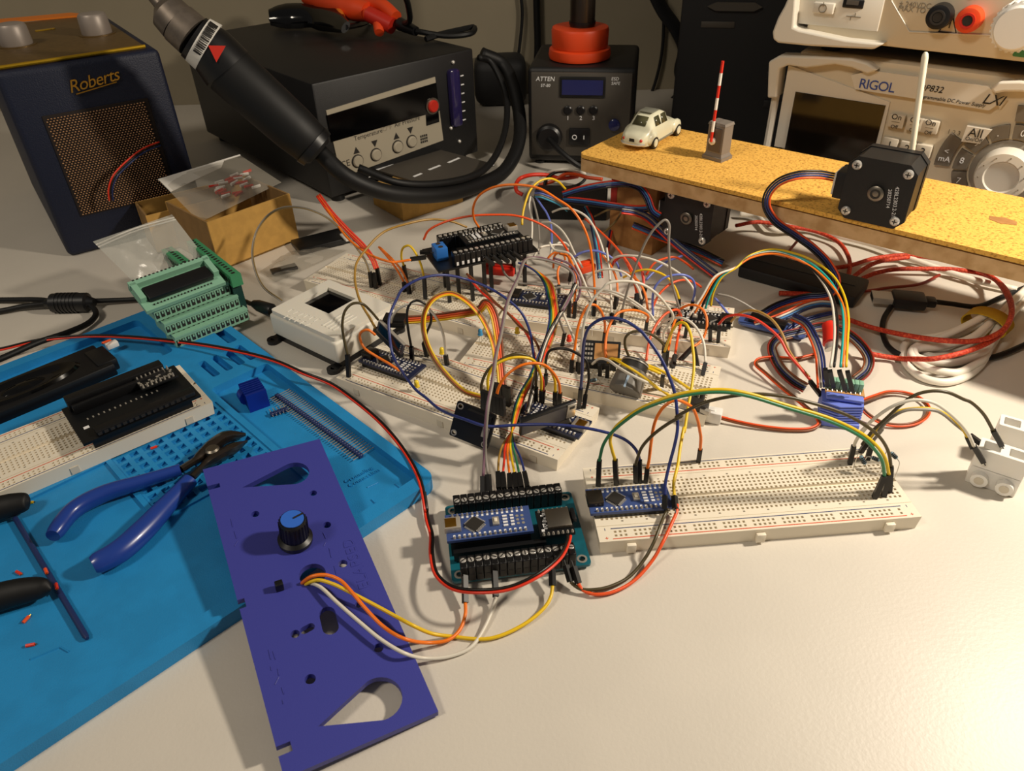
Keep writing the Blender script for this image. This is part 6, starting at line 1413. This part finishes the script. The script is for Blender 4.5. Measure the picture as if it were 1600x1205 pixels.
# ---- rainbow wires from the adapter
rb = [((690, 1140), (685, 1005), (690, 900), (720, 780), 'tan', 'olive-brown'), ((735, 1140), (725, 1010), (735, 900), (745, 780), 'red', 'red'), ((785, 1140), (780, 1020), (765, 900), (765, 780), 'orange', 'orange'), ((835, 1140), (822, 1015), (800, 900), (785, 780), 'yellow', 'yellow'), ((880, 1130), (860, 1015), (835, 900), (805, 780), 'green', 'green'), ((930, 1130), (905, 1005), (870, 880), (820, 770), 'blue', 'blue')]
for i, (a, b, c, d, cc, nm) in enumerate(rb):
    o = (i-2.5)
    wire(nm + ' strand of the rainbow lead from the teal adapter to the raised shield', cc, ['c7', (*a, 12), b, c, d, (805+o*-3, 640), (835-o*9, 500), (890-o*11, 350), (980-o*11, 200), 'c5', (440-o*11, 740), (520-o*13, 560), (590-o*13, 380), (615-o*14, 230), (600-o*13, 90), 'c2', (1400-o*14, 1000), (1370-o*13, 880), (1310-o*11, 800-o*4), (1230-o*10, 745-o*5), (1150-o*12, 705-o*3, 46)], 'a', r=.68, group='rainbow strands', sub=6)
for k, (a, b, cc, nm) in enumerate((((560, 1170), (560, 1035), 'purple', 'pinkish purple'), ((610, 1160), (600, 1020), 'grey', 'pale grey'))):
    o = k*9
    wire(nm + ' jumper rising from the teal adapter and folding over at the shield', cc, ['c7', (*a, 12), b, (570+o, 850, 26), (575+o, 650, 40), (595+o, 450, 51), (635+o, 230, 58), (662+o, 30, 62), 'c4', (1500+o, 400, 64), 'c2', (1030+o, 1010, 66), (1110+o, 830, 66), (1185+o, 665, 62), (1260, 652+o, 60), (1400, 680+o, 58), (1530, 735+o, 56), (1590-o, 810, 54), (1570-o, 930, 50), (1490-o, 1090, 46), 'c5', (690-o, 170, 42), (590-o, 370, 36), (510-o, 560, 30), (455-o, 760, 24), (420-o, 920, 18), (395-o, 1050, 14)], 'a', r=.8, group='folded grey pair', sub=6)
ribbon('black and white strip running down beside the rainbow lead', ['black', 'white', 'black'], ['c5', (800, -30, 52), (740, 90), (650, 250), (560, 420), (500, 600), (455, 800), (420, 950), (395, 1040, 16)], pitch=1.3, side=(0.9, -0.2, 0.4))
# ---- ribbon to the small display
ribbon('orange and yellow ribbon from the narrow display folding down to black plugs', ['yellow', 'orange', 'redorange', 'brown'], ['c4', (670, 268, 30), (860, 258, 32), (1100, 228, 36), (1320, 185, 42), (1385, 125, 50), (1440, 200, 46), (1480, 380, 36), (1500, 600, 26), (1520, 840, 14)], pitch=1.4, ends='b')
t = thing('plug_block', 'black four-way plug on the narrow display', 'connector', Frame(*at(*cvt('c4', 595, 300), 27), -8)); MB().rbox((3, 0, 3), (15, 10.4, 6), .4).build('plug_body', 'housing', t); MB().box((3, -5.3, 3), (14, .3, 2)).build('plug_slots', 'chip', t)
ribbon('brown to yellow ribbon looping high from the tipped display', ['yellow', 'orange', 'brown', 'tan'], ['c4', (1430, 935, 22), (1330, 905, 22), (1200, 860, 24), (1050, 720, 30), (930, 550, 38), (868, 380, 48), (872, 210, 55), (950, 90, 60), (1080, 45, 61), (1200, 95, 58), (1320, 210, 50), (1400, 350, 40), (1450, 500, 32), (1470, 700, 20)], pitch=1.25, r=.66, tilt=1.0, sub=6)
t = thing('plug_block', 'black plug row standing on the front breadboard by the tipped display', 'connector', Frame(*at(*cvt('c5', 175, 960), B9), -32))
for i in range(5): MB().box((i*2.6-5, (i % 2)*.4, 7), (2.45, 2.5, 14)).build('plug_housing', 'housing', t)
t = thing('plug_block', 'black plug row on the tipped display header', 'connector', Frame(*at(*cvt('c7', 640, 470), 26), -32))
for i in range(6): MB().box((i*2.6-6, 0, 4), (2.45, 2.5, 13)).build('plug_housing', 'housing', t)
# ---- front breadboard arches
W_ = [
 ('dark brown jumper arch over the tipped display', 'olive', 'ab', ['c7', (560, 470, 22), (560, 400), (545, 280), (600, 150), (700, 70), (820, 20), (920, 30), (985, 80), (1000, 300), (1000, 420, B9)]),
 ('yellow jumper arch over the tipped display', 'yellow', 'ab', ['c7', (618, 470, 22), (615, 400), (600, 220), (650, 120), (760, 60), (880, 45), (980, 72), (1040, 200), (1045, 320), (1045, 430, B9)]),
 ('orange jumper arch from the tipped display to the board end', 'orange', 'ab', ['c7', (670, 480, 22), (668, 420), (685, 310), (750, 200), (860, 120), (960, 95), (1060, 105), (1140, 170), (1190, 260), (1200, 345), (1195, 445, B9)]),
 ('short yellow jumper ending in the twin plugs at the board end', 'yellow', 'b', ['c7', (1060, 110, 40), (1120, 155), (1155, 230), (1160, 335), (1158, 440, B9)]),
 ('short red jumper behind the rainbow lead', 'red', 'b', ['c7', (1020, 150, 38), (1055, 230), (1062, 325), (1055, 420, B9)]),
 ('black jumper arch at the left end of the front breadboard', 'olive', 'a', ['c4', (240, 742, B9), (228, 555), (200, 430), (186, 300), (210, 190), (270, 132), (350, 132), (420, 190), (485, 265, 38)]),
 ('small black jumper loop beside the narrow display', 'black', 'ab', ['c4', (768, 602, B9), (760, 490), (740, 380), (725, 250), (740, 150), (800, 105), (870, 130), (920, 200), (925, 280), (890, 370), (865, 455), (892, 570, B9)]),
 ('white jumper arch beside the orange ribbon loop', 'white', 'b', ['c4', (590, 290, 36), (605, 235), (660, 172), (760, 130), (850, 142), (920, 190), (980, 270), (1030, 400), (1047, 560), (1058, 640, B9)]),
 ('orange jumper curling from the narrow display onto its controller', 'orange', '', ['c4', (462, 392, 34), (400, 350, 38), (345, 367, 36), (332, 420, 30), (370, 500, 24), (470, 570, 20), (590, 640, 18), (665, 692, 15)]),
 ('khaki jumper sweeping from the raised shield down to the narrow display', 'tan', '', ['c2', (690, 400, 50), (560, 352, 56), (400, 335, 60), (200, 370, 62), (0, 440, 60), 'c1', (1180, 590, 54), (1105, 700, 50), (1090, 800, 46), (1100, 900, 43), (1140, 1030, 40), (1230, 1180, 36), 'c4', (400, 225, 34), (462, 335, 32)]),
 ('dark twin plug wires at the right end of the front breadboard', 'black', 'ab', ['c5', (865, 1000, B9), (880, 890), (905, 780), (905, 700), (880, 600), (830, 560), (740, 515), (650, 505), (580, 525), (550, 600), (550, 720), (545, 800, B9)]),
 # ---- middle and rear breadboard arches
 ('orange jumper arch left of the tilted module', 'orange', 'ab', ['c5', (760, 702, B9), (768, 600), (790, 500), (812, 350), (850, 230), (900, 150), (950, 140), (1000, 180), (1038, 280), (1042, 372), (1030, 480, B9)]),
 ('orange jumper arch over the tilted module', 'orange', 'b', ['c5', (1050, 580, 20), (1045, 480), (1060, 370), (1095, 280), (1150, 210), (1240, 185), (1330, 195), (1400, 235), (1392, 280), (1380, 362, B9)]),
 ('tall white jumper arch spanning from middle to rear breadboard', 'white', 'ab', ['c5', (828, 710, B9), (832, 620), (845, 480), (860, 330), (900, 180), (960, 70), (1020, 10), 'c3', (370, 870), (500, 850), (640, 870), (760, 940), (860, 1050), (915, 1150), 'c6', (195, 380), (205, 450), (195, 540, B9)]),
 ('white jumper sloping over the rear breadboard', 'white', 'b', ['c3', (0, 910, 24), (150, 905), (330, 920), (480, 960), (620, 1040), (720, 1120), 'c5', (1440, 250), (1490, 320), (1485, 390, B9)]),
 ('tall thin grey jumper with a pointed bend at the back', 'grey', 'ab', ['c3', (480, 1190, B9), (492, 1090), (520, 980), (560, 850), (620, 680), (700, 500), (780, 390), (850, 340), (880, 370), (880, 500), (885, 700), (910, 880), (950, 1020), (990, 1150), (1000, 1200, B9)]),
 ('white jumper arch on the left of the rear breadboard', 'white', '', ['c3', (165, 880, 20), (230, 800), (330, 755), (440, 755), (540, 800), (620, 900), (655, 1000, 16)]),
 ('broad white jumper arch behind the rear breadboard', 'white', '', ['c3', (395, 690, 34), (430, 655), (500, 638), (640, 645), (800, 690), (930, 760), (1030, 840), (1090, 930), (1100, 1020, 20)]),
 ('orange jumper diving from the raised shield to the rear breadboard', 'orange', 'ab', ['c2', (800, 460, 48), (790, 400), (750, 330), (745, 230), (790, 140), (880, 80), (1000, 50), (1150, 50), (1300, 80), (1450, 170), 'c3', (60, 240), (150, 360), (215, 520), (245, 700), (258, 850), (265, 1010), (255, 1140, B9)]),
 ('thick red-orange jumper dropping diagonally to the rear breadboard', 'redorange', 'b', ['c3', (180, 330, 40), (300, 430), (450, 580), (540, 720), (590, 850), (612, 960), (605, 1090, B9)]),
 ('red jumper arch in the middle of the rear breadboard', 'red', 'b', ['c3', (415, 700, 26), (480, 652), (560, 650), (620, 700), (665, 790), (672, 900), (640, 1080, B9)]),
 ('orange-red jumper arch behind the yellow one', 'redorange', '', ['c3', (690, 800, 20), (760, 700), (850, 660), (930, 650), (1010, 690), (1085, 750, 18)]),
 ('yellow jumper arch on the rear breadboard', 'yellow', 'b', ['c3', (500, 820, 22), (600, 772), (700, 755), (800, 780), (880, 830), (940, 920), (966, 1000), (965, 1060, B9)]),
 ('lilac jumper arch at the right of the rear breadboard', 'lilac', 'b', ['c3', (748, 1140, 14), (745, 1000), (765, 900), (830, 830), (920, 800), (1010, 800), (1080, 840), (1098, 920), (1080, 1020), (1062, 1110, B9)]),
 ('short lilac jumper rising behind the yellow arch', 'lilac', '', ['c3', (690, 840, 18), (780, 750), (860, 690), (990, 640, 26)]),
 ('lilac jumper arch at the left behind the white arches', 'lilac', '', ['c3', (70, 660, 26), (180, 605), (280, 600), (380, 640), (440, 690), (485, 810, 14)]),
 ('orange jumper arch above the yellow loop', 'redorange', '', ['c3', (740, 1080, 14), (800, 960), (900, 870), (1000, 840), (1090, 860), (1150, 900, 16)]),
 ('red jumper arch between middle and rear breadboards', 'redorange', '', ['c6', (52, 605, 10), (70, 480), (95, 390), (150, 285), (220, 212), (310, 182), (345, 240, 18)]),
 ('orange jumper arch with slanted plug at the right of the rear breadboard', 'orange', 'b', ['c6', (335, 175, 24), (400, 145), (470, 147), (530, 190), (557, 260), (550, 360), (510, 440), (440, 495), (335, 602, B9)]),
 ('white jumper arch ending at the right of the middle breadboard', 'white', 'b', ['c6', (130, 350, 14), (200, 282), (280, 252), (370, 257), (440, 300), (500, 380), (535, 480), (545, 625), (520, 730, B9)]),
 ('black jumper loop over the grey knob', 'olive', 'b', ['c5', (1240, 572, 22), (1208, 480), (1215, 410), (1260, 370), (1340, 360), (1430, 390), (1510, 450), (1562, 530), (1550, 650, B9)]),
 ('orange jumper rising beside the yellow loop', 'orange', '', ['c6', (230, 545, 12), (252, 430), (275, 320), (310, 235), (330, 220, 20)]),
 ('red jumper rising beside the slanted plug', 'redorange', 'a', ['c6', (268, 670, B9), (292, 560), (310, 440), (335, 320), (350, 260, 18)]),
 ('yellow lead slanting down past the grey knob', 'yellow', '', ['c5', (1080, 590, 18), (1230, 610, 26), (1350, 650, 25), (1500, 712, 22), 'c6', (0, 622, 21), (200, 702, 16), (400, 832, 12), (480, 880, 10)]),
 ('yellow lead crossing over the grey knob top', 'yellow', '', ['c5', (1060, 640, 16), (1090, 590, 24), (1200, 640, 30), (1330, 720, 28), (1500, 850, 24), 'c6', (0, 725, 21), (150, 832, 14), (255, 905, 10)]),
 ('white lead crossing over the grey knob', 'white', '', ['c5', (935, 635, 16), (990, 592, 22), (1060, 600, 26), (1150, 660, 29), (1270, 730, 29), (1420, 800, 25), (1560, 860, 16)]),
 ('white lead slanting down to the right end of the middle breadboard', 'white', '', ['c6', (120, 640, 14), (220, 720, 13), (330, 820, 12), (430, 900, 10)]),
 ('grey jumper slanting to the middle breadboard behind the red LED', 'white', 'b', ['c5', (690, 200, 30), (740, 320), (790, 440), (815, 540), (820, 620), (822, 700, B9)]),
 ('orange arc springing from the raised shield toward the rear breadboard', 'redorange', 'b', ['c2', (330, 505, 46), (370, 430), (500, 360), (700, 310), (900, 297), (1100, 305), (1250, 350), (1380, 420), (1480, 520), (1540, 620), (1565, 740), (1545, 850, B9)]),
 ('bright yellow jumper hooking up behind the raised shield', 'yellow', '', ['c2', (1150, 382, 54), (1155, 300), (1180, 190), (1220, 90), (1290, 20), (1380, -5), (1450, 20), (1512, 82, 66)]),
 ('small yellow jumper arch left of the blue screw terminal', 'yellow', 'ab', ['c2', (185, 830, B9), (165, 720), (145, 650), (160, 572), (210, 555), (260, 610), (310, 720), (335, 830), (345, 1000, B9)]),
 ('left orange jumper leaning to the rear left breadboard', 'orange', 'b', ['c1', (1290, 565, 30), (1380, 670), (1450, 770), (1500, 860), (1505, 940, B9)]),
 ('right orange jumper leaning to the rear left breadboard', 'orange', 'b', ['c1', (1300, 570, 31), (1400, 665), (1480, 760), (1535, 870), (1545, 960, B9)]),
 ('white jumper drooping from the lilac bundle left of the rear breadboard', 'white', '', ['c14', (555, 612, 44), (650, 578), (760, 582), (900, 650), (980, 750), (1050, 900), (1125, 1140, 20)]),
 ('second white jumper drooping behind the raised shield', 'white', '', ['c14', (440, 720, 36), (530, 720), (640, 790), (720, 900), (790, 1050), (870, 1190, 22)]),
 ('small white jumper arch at the shield corner', 'white', '', ['c14', (530, 1080, 18), (560, 990), (620, 935), (690, 935), (730, 970, 22)]),
 ('lilac jumper beside the white one behind the shield', 'lilac', '', ['c14', (760, 1090, 22), (850, 1040), (960, 1015), (1060, 1025), (1150, 1070), (1190, 1110, 18)]),
 ('small orange arch behind the shield corner', 'orange', '', ['c14', (490, 1130, 18), (540, 1060), (610, 1030), (680, 1070), (690, 1110, 18)]),
 ('thin white strand hanging from the lilac bundle nearest the shield', 'white', '', ['c14', (330, 450, 40), (315, 540), (335, 640), (345, 760), (340, 900, 12)]),
 ('thin grey strand hanging from the lilac bundle', 'grey', '', ['c14', (345, 450, 40), (375, 560), (405, 690), (420, 900), (415, 1050, 12)]),
 ('thin lilac strand hanging from the lilac bundle', 'lilac', '', ['c14', (385, 455, 40), (440, 540), (495, 620), (540, 740), (550, 900), (540, 1060, 12)]),
 ('gold and grey jumper dipping in front of the wooden leg', 'khaki', '', ['c3', (330, 450, 20), (400, 390), (460, 320), (485, 255), (470, 245), (380, 255), (260, 310, 26)]),
 ('grey jumper dropping from the display plug to the middle breadboard', 'grey', 'b', ['c5', (660, 260, 34), (690, 340), (705, 380), (685, 480, B9)]),
 ('brown jumper running from the shield down to the rainbow lead', 'brown', '', ['c2', (690, 790, 36), (760, 850), (830, 920), (920, 1020), (1020, 1110), 'c5', (240, 220), (330, 320), (430, 400), (480, 480), (500, 540, 18)]),
 ('red jumper running from the shield toward the yellow LED', 'red', '', ['c2', (700, 800, 34), (740, 860), (820, 950), 'c5', (230, 210), (320, 290), (380, 370), (430, 470), (460, 590, 14)]),
 ('dark jumper at the right of the rear breadboard running to the harness', 'lilac', '', ['c6', (625, 85, 20), (690, 160), (740, 225, 14)]),
 ('thin brown-grey lead arching behind the rear breadboard', 'grey', '', ['c6', (640, 50, 26), (740, 70), (850, 120), (950, 180), (1060, 240, 12)]),
 ('red jumper sweeping from the rear controller to the driver', 'red', '', ['c6', (655, 305, 22), (720, 242), (820, 225), (950, 255), (1080, 340), (1170, 430), (1230, 540), (1320, 650), (1420, 770, 14)]),
 ('tan jumper sweeping from the rear controller to the driver', 'tan', '', ['c6', (760, 280, 18), (830, 212), (910, 188), (1000, 203), (1100, 265), (1180, 375), (1235, 510), (1320, 640), (1410, 745, 14)]),
 # ---- right end to the white connector blocks
 ('white jumper arch from the near breadboard end to the white connectors', 'white', 'ab', ['c10', (948, 398, B9), (982, 252), (1010, 190), (1100, 80), 'c11', (240, 1200), (340, 1100), (500, 990), (640, 940), (740, 935), (850, 960), (960, 1030), 'z10', (620, 390), (690, 490), (735, 590), (822, 735, 18)]),
 ('yellow jumper arch from the near breadboard end to the white connectors', 'yellow', 'ab', ['c10', (1040, 300, B9), (1110, 195), (1180, 110), 'c11', (360, 1200), (450, 1090), (540, 1032), (680, 1006), (800, 1006), (920, 1040), 'z10', (540, 340), (630, 430), (672, 500), (720, 600, 20)]),
 ('grey jumper arch beside the yellow one to the white connectors', 'grey', 'ab', ['c10', (1095, 360, B9), (1140, 210), (1220, 110), 'c11', (390, 1195), (490, 1085), (610, 1022), (760, 1014), (870, 1025), 'z10', (450, 290), (570, 390), (700, 490), (790, 555, 22)]),
 ('dark jumper arching right to the rear white connector', 'olive', 'b', ['c10', (1050, 240, 20), (1110, 160), 'c11', (340, 1190), (450, 1090), (580, 970), (700, 890), (830, 860), (960, 870), (1100, 930), 'z10', (700, 170), (820, 280), (915, 440), (995, 580, 26)]),
]
W_ += [
 ('white jumper dropping straight into the rear breadboard centre', 'white', 'b', ['d1', (655, 170, 40), (664, 240), (670, 330), (673, 400), (680, 440, B9)]),
 ('short orange loop behind the shield foot', 'orange', '', ['d1', (468, 240, 18), (474, 195), (500, 182), (522, 205), (526, 250, 16)]),
 ('left orange jumper rising at the shield foot', 'orange', 'a', ['d1', (486, 330, B9), (488, 300), (484, 250), (500, 215, 26)]),
 ('pink-red jumper arch in front of the diagonal lead', 'red', '', ['d1', (672, 240, 24), (690, 205), (730, 195), (770, 225), (785, 290, 14)]),
 ('orange jumper dropping beside the red arch', 'orange', 'b', ['d1', (640, 195, 36), (668, 230), (690, 280), (694, 330), (688, 375, B9)]),
 ('red jumper dropping into the plug pair at the centre rear', 'redorange', 'b', ['d1', (700, 180, 38), (735, 230), (758, 280), (766, 330), (760, 380, B9)]),
 ('white arch leaning left over the rear breadboard', 'white', '', ['d1', (478, 330, 12), (480, 310), (560, 308), (640, 318), (720, 350), (780, 385), (815, 405, 14)]),
 ('orange arch rising left of the rear black plugs', 'orange', '', ['d1', (535, 400, 11), (545, 330), (545, 260), (520, 200), (490, 190, 34)]),
 ('thin grey jumper bowing under the shield', 'grey', '', ['d1', (285, 225, 32), (300, 262), (340, 290), (400, 297), (480, 305, 14)]),
 ('brown jumper bowing at the shield right corner', 'purple', '', ['d1', (470, 205, 40), (530, 230), (562, 290), (555, 345), (520, 385, 12)]),
 ('orange jumper arching right of the centre rear plugs', 'orange', '', ['d1', (800, 390, 11), (790, 330), (765, 285), (735, 262), (705, 250, 28)]),
 ('short white stub arch near the shield corner', 'white', '', ['d1', (400, 200, 30), (420, 170), (460, 160), (500, 160), (520, 175, 26)]),
 ('white strand falling into the rear plugs', 'white', 'b', ['d1', (455, 150, 44), (470, 175), (525, 190), (555, 240), (590, 320), (610, 360), (608, 405, B9)]),
]
for lbl, cc, en, pts in W_: wire(lbl, cc, pts, en)
# loose slanted plugs on the boards
def plug(lbl, cr, q0, q1, z0, z1):
    a, b = at(*cvt(cr, *q0), z0), at(*cvt(cr, *q1), z1); t = thing('jumper_plug', lbl, 'connector', group='single black jumper plugs'); t.location = a*S; housing(t, Vector((0, 0, 0)), b-a, name='plug_housing')
plug('black jumper plug standing alone in front of the yellow loop', 'c6', (180, 835), (190, 735), B9, 22)
plug('slanted dark jumper plug behind the yellow loop', 'c6', (480, 640), (450, 500), B9, 24)
plug('black jumper plug beside the tilted module, left one', 'c5', (1000, 730), (1000, 640), B9, 20)
plug('black jumper plug beside the tilted module, right one', 'c5', (1060, 745), (1065, 640), B9, 20)
plug('black jumper plug nearest the white arch on the rear breadboard', 'c3', (430, 1080), (440, 970), B9, 20)
plug('black jumper plug under the red arch on the rear breadboard', 'c3', (660, 1000), (690, 900), B9, 20)
plug('left black plug of the pair at the raised shield foot', 'c5', (740, 240), (745, 110), B9, 22)
plug('right black plug of the pair at the raised shield foot', 'c5', (785, 250), (795, 120), B9, 22)
plug('dark plug standing at the right end of the rear breadboard, rear one', 'c6', (375, 410), (395, 300), B9, 22)
plug('dark plug standing at the right end of the rear breadboard, middle one', 'c6', (585, 440), (585, 330), B9, 22)
plug('dark plug standing at the right end of the rear breadboard, front one', 'c6', (650, 450), (660, 330), B9, 22)
plug('left dark plug on the driver', 'c15', (620, 1110), (600, 970), 24, 38); plug('second dark plug on the driver', 'c15', (670, 1120), (640, 985), 24, 38)
plug('third dark plug on the driver', 'c15', (770, 1140), (720, 985), 24, 38); plug('fourth dark plug on the driver', 'c15', (830, 1150), (790, 990), 24, 38)
plug('fallen black plug beside the driver', 'c15', (560, 1190), (470, 1075), 14, 14)
plug('left black plug of the red jumper cluster behind the white box', 'c1', (1230, 900), (1215, 770), B9, 24); plug('front black plug of the red jumper cluster behind the white box', 'c1', (1265, 910), (1250, 780), B9, 22); plug('right black plug of the red jumper cluster behind the white box', 'c1', (1300, 880), (1275, 740), B9, 24)
for i, x in enumerate((905, 970, 1030, 1085, 1140)):
    plug('dark plug number %s along the front of the raised shield' % ('one', 'two', 'three', 'four', 'five')[i], 'c2', (x-70, 650-i*10), (x+10, 715-i*12), 45, 38)
plug('upper black plug on the blue screw terminal', 'c2', (380, 610), (300, 610), 46, 46); plug('lower black plug on the blue screw terminal', 'c2', (350, 650), (220, 668), 44, 44)
# ---- bundles
ribbon('red and orange triple lead falling in front of the hot-air hose', ['red', 'redorange', 'red'], ['c1', (785, 135, 66), (900, 290, 58), (1040, 440, 48), (1160, 560, 38), (1240, 670, 30), (1270, 745, 25)], pitch=1.5, name='lead_bundle')
wire('orange lead swinging from the hose to the blue screw terminal', 'orange', ['c1', (780, 140, 64), (900, 310, 58), (1020, 480, 52), (1150, 590, 48), (1260, 650, 46), (1400, 692, 45), 'c2', (100, 690, 44), (225, 672, 44)], r=.9)
ribbon('thin grey-brown twin lead making a big loop behind the white box', ['grey', 'khaki'], ['c1', (1215, 775, 24), (1185, 690, 30), (1120, 590, 40), (1000, 440, 52), (860, 320, 60), (730, 258, 64), (600, 232, 64), (470, 245, 60), (360, 310, 52), (275, 430, 42), (238, 580, 32), (255, 740, 24), (330, 900, 18), (480, 1015, 16)], pitch=1.0, r=.5, name='lead_bundle')
ribbon('black, blue and red ribbon curving into the hanging motor', ['black', 'blue', 'sky', 'red'], ['c16', (0, 705, 46), (150, 660, 54), (350, 622, 61), (520, 612, 63), (620, 640, 62), (685, 720, 57), (735, 840, 48), (790, 880, 45)], pitch=1.6, r=.8)
ribbon('flat black, blue and red ribbon running under the cork board', ['black', 'navy', 'sky', 'red'], ['c16', (0, 745, 42), (200, 765, 45), (400, 795, 47), (600, 820, 46), (740, 812, 46)], pitch=1.6, r=.8)
ribbon('red and blue ribbon running diagonally in front of the hanging motor', ['red', 'blue', 'grey', 'navy'], ['c3', (490, 258, 50), (600, 275, 47), (700, 320, 40), (820, 430, 28), (950, 550, 22), (1100, 670, 16), (1270, 800, 10)], pitch=1.6, r=.8)
ribbon('second red and blue ribbon sliding under the hanging motor', ['redorange', 'sky', 'blue', 'black'], ['c3', (580, 385, 34), (700, 435, 28), (830, 490, 18), (980, 545, 14), (1150, 610, 10), (1330, 700, 6)], pitch=1.6, r=.8)
ribbon('dark ribbon dropping behind the rear breadboard beside the wooden leg', ['navy', 'cyan', 'red'], ['c3', (180, 230, 34), (230, 330, 28), (265, 480, 20), (290, 620, 14), (310, 820, 11)], pitch=1.6, r=.8)
ribbon('blue and red strip slipping down the wooden leg', ['navy', 'red'], ['c3', (430, 330, 16), (400, 430, 12), (380, 540, 8), (360, 640, 4)], pitch=1.6, r=.8)
ribbon('grey, blue and white lead bundle fanning out behind the yellow hook', ['cyan', 'grey', 'lilac', 'navy'], ['c14', (375, 425, 42), (430, 425, 44), (530, 460, 42), (640, 510, 38), (730, 580, 30)], pitch=1.6, r=.75)
ribbon('blue, black and red ribbon from the standing motor down into the tangle', ['black', 'navy', 'blue', 'redorange'], ['c12', (545, 95, 100), (450, 80, 104), (330, 88, 104), (235, 125, 98), (180, 185, 90), (168, 250, 82), (215, 335, 70), (320, 410, 58), (430, 490, 46), (515, 580, 34), (560, 680, 24), (520, 745, 16), (380, 765, 10), (230, 810, 6), (100, 890, 4)], pitch=1.5, r=.75, sub=6)
ribbon('blue, white and red ribbon sweeping through the tangle', ['navy', 'sky', 'white', 'redorange'], ['c15', (0, 600, 4), (130, 560, 6), (280, 500, 9), (430, 430, 12), (560, 400, 12), (660, 405, 10)], pitch=1.7, r=.8)
ribbon('red and blue ribbon bending down to the driver', ['redorange', 'grey', 'blue', 'navy'], ['c15', (320, 520, 10), (420, 570, 12), (500, 700, 14), (550, 850, 16), (565, 1000, 18), (575, 1120, 20)], pitch=1.6, r=.8)
ribbon('blue and grey ribbon curl between the braided cable ends', ['grey', 'blue', 'navy'], ['c15', (290, 640, 4), (350, 590, 6), (480, 540, 8), (620, 505, 9), (700, 490, 8)], pitch=1.6, r=.8)
ribbon('black and brown ribbon coiled in a ring around the driver plugs', ['dkred', 'black', 'navy', 'grey', 'brown'], ['c15', (860, 1060, 6), (950, 980, 7), (972, 880, 8), (900, 760, 9), (760, 650, 9), (580, 605, 8), (390, 650, 6), (230, 690, 5), (150, 760, 4), (160, 860, 4), (230, 980, 4), (330, 1070, 4), (430, 1130, 4)], pitch=1.4, r=.7)
ribbon('thin orange and brown pair from the white plug curling round to the driver', ['brown', 'redorange'], ['c6', (640, 1072, 4), (800, 1115, 3), (1000, 1155, 2.4), (1250, 1182, 2), (1420, 1175, 2), (1490, 1135, 2.5), (1470, 1075, 3), (1350, 965, 3), (1200, 845, 3), (1050, 715, 3), (965, 635, 3), (985, 597, 3), (1100, 580, 3), (1300, 590, 3), (1460, 556, 3)], pitch=1.3, r=.7, name='wire_pair')
ribbon('orange-brown pair making a small ring right of the driver', ['brown', 'redorange'], ['c11', (215, 955, 8), (350, 905, 6), (480, 868, 4), (600, 875, 3), (720, 915, 2.5), (798, 985, 2.5), (795, 1060, 2.5), (700, 1125, 2.5), (560, 1145, 2.5), (420, 1125, 3), (300, 1055, 5), (220, 970, 8)], pitch=1.3, r=.7, name='wire_pair')
H = [('yellow', 'yellow harness wire arching down to the driver', 0, 0), ('teal', 'teal harness wire arching down to the driver', -22, 22), ('black', 'black harness wire arching down to the driver', -48, 40), ('orange', 'orange harness wire arching down to the driver', -14, 48), ('white', 'white harness wire arching down to the driver', -62, 30)]
for k, (cc, lbl, dx, dy) in enumerate(H):
    wire(lbl, cc, ['c3', (1230-k*45, 1060+20*k, 20), (1250-k*25, 950+10*k), (1330-k*16, 810), 'c12', (0, 600-dy*.1, 46), (80, 530+dy*.3, 50), (200, 497+dy*.5, 52), (330+dx*.3, 520+dy*.6, 51), (430+dx*.5, 560+dy*.8, 49), (540+dx, 645+dy, 46), (600+dx*1.2, 750+dy*.6, 43), (625+dx*1.3, 880, 40), (620+dx*1.2, 1000, 36), (612+dx*1.4, 1150, 30)], r=.8, sub=6)
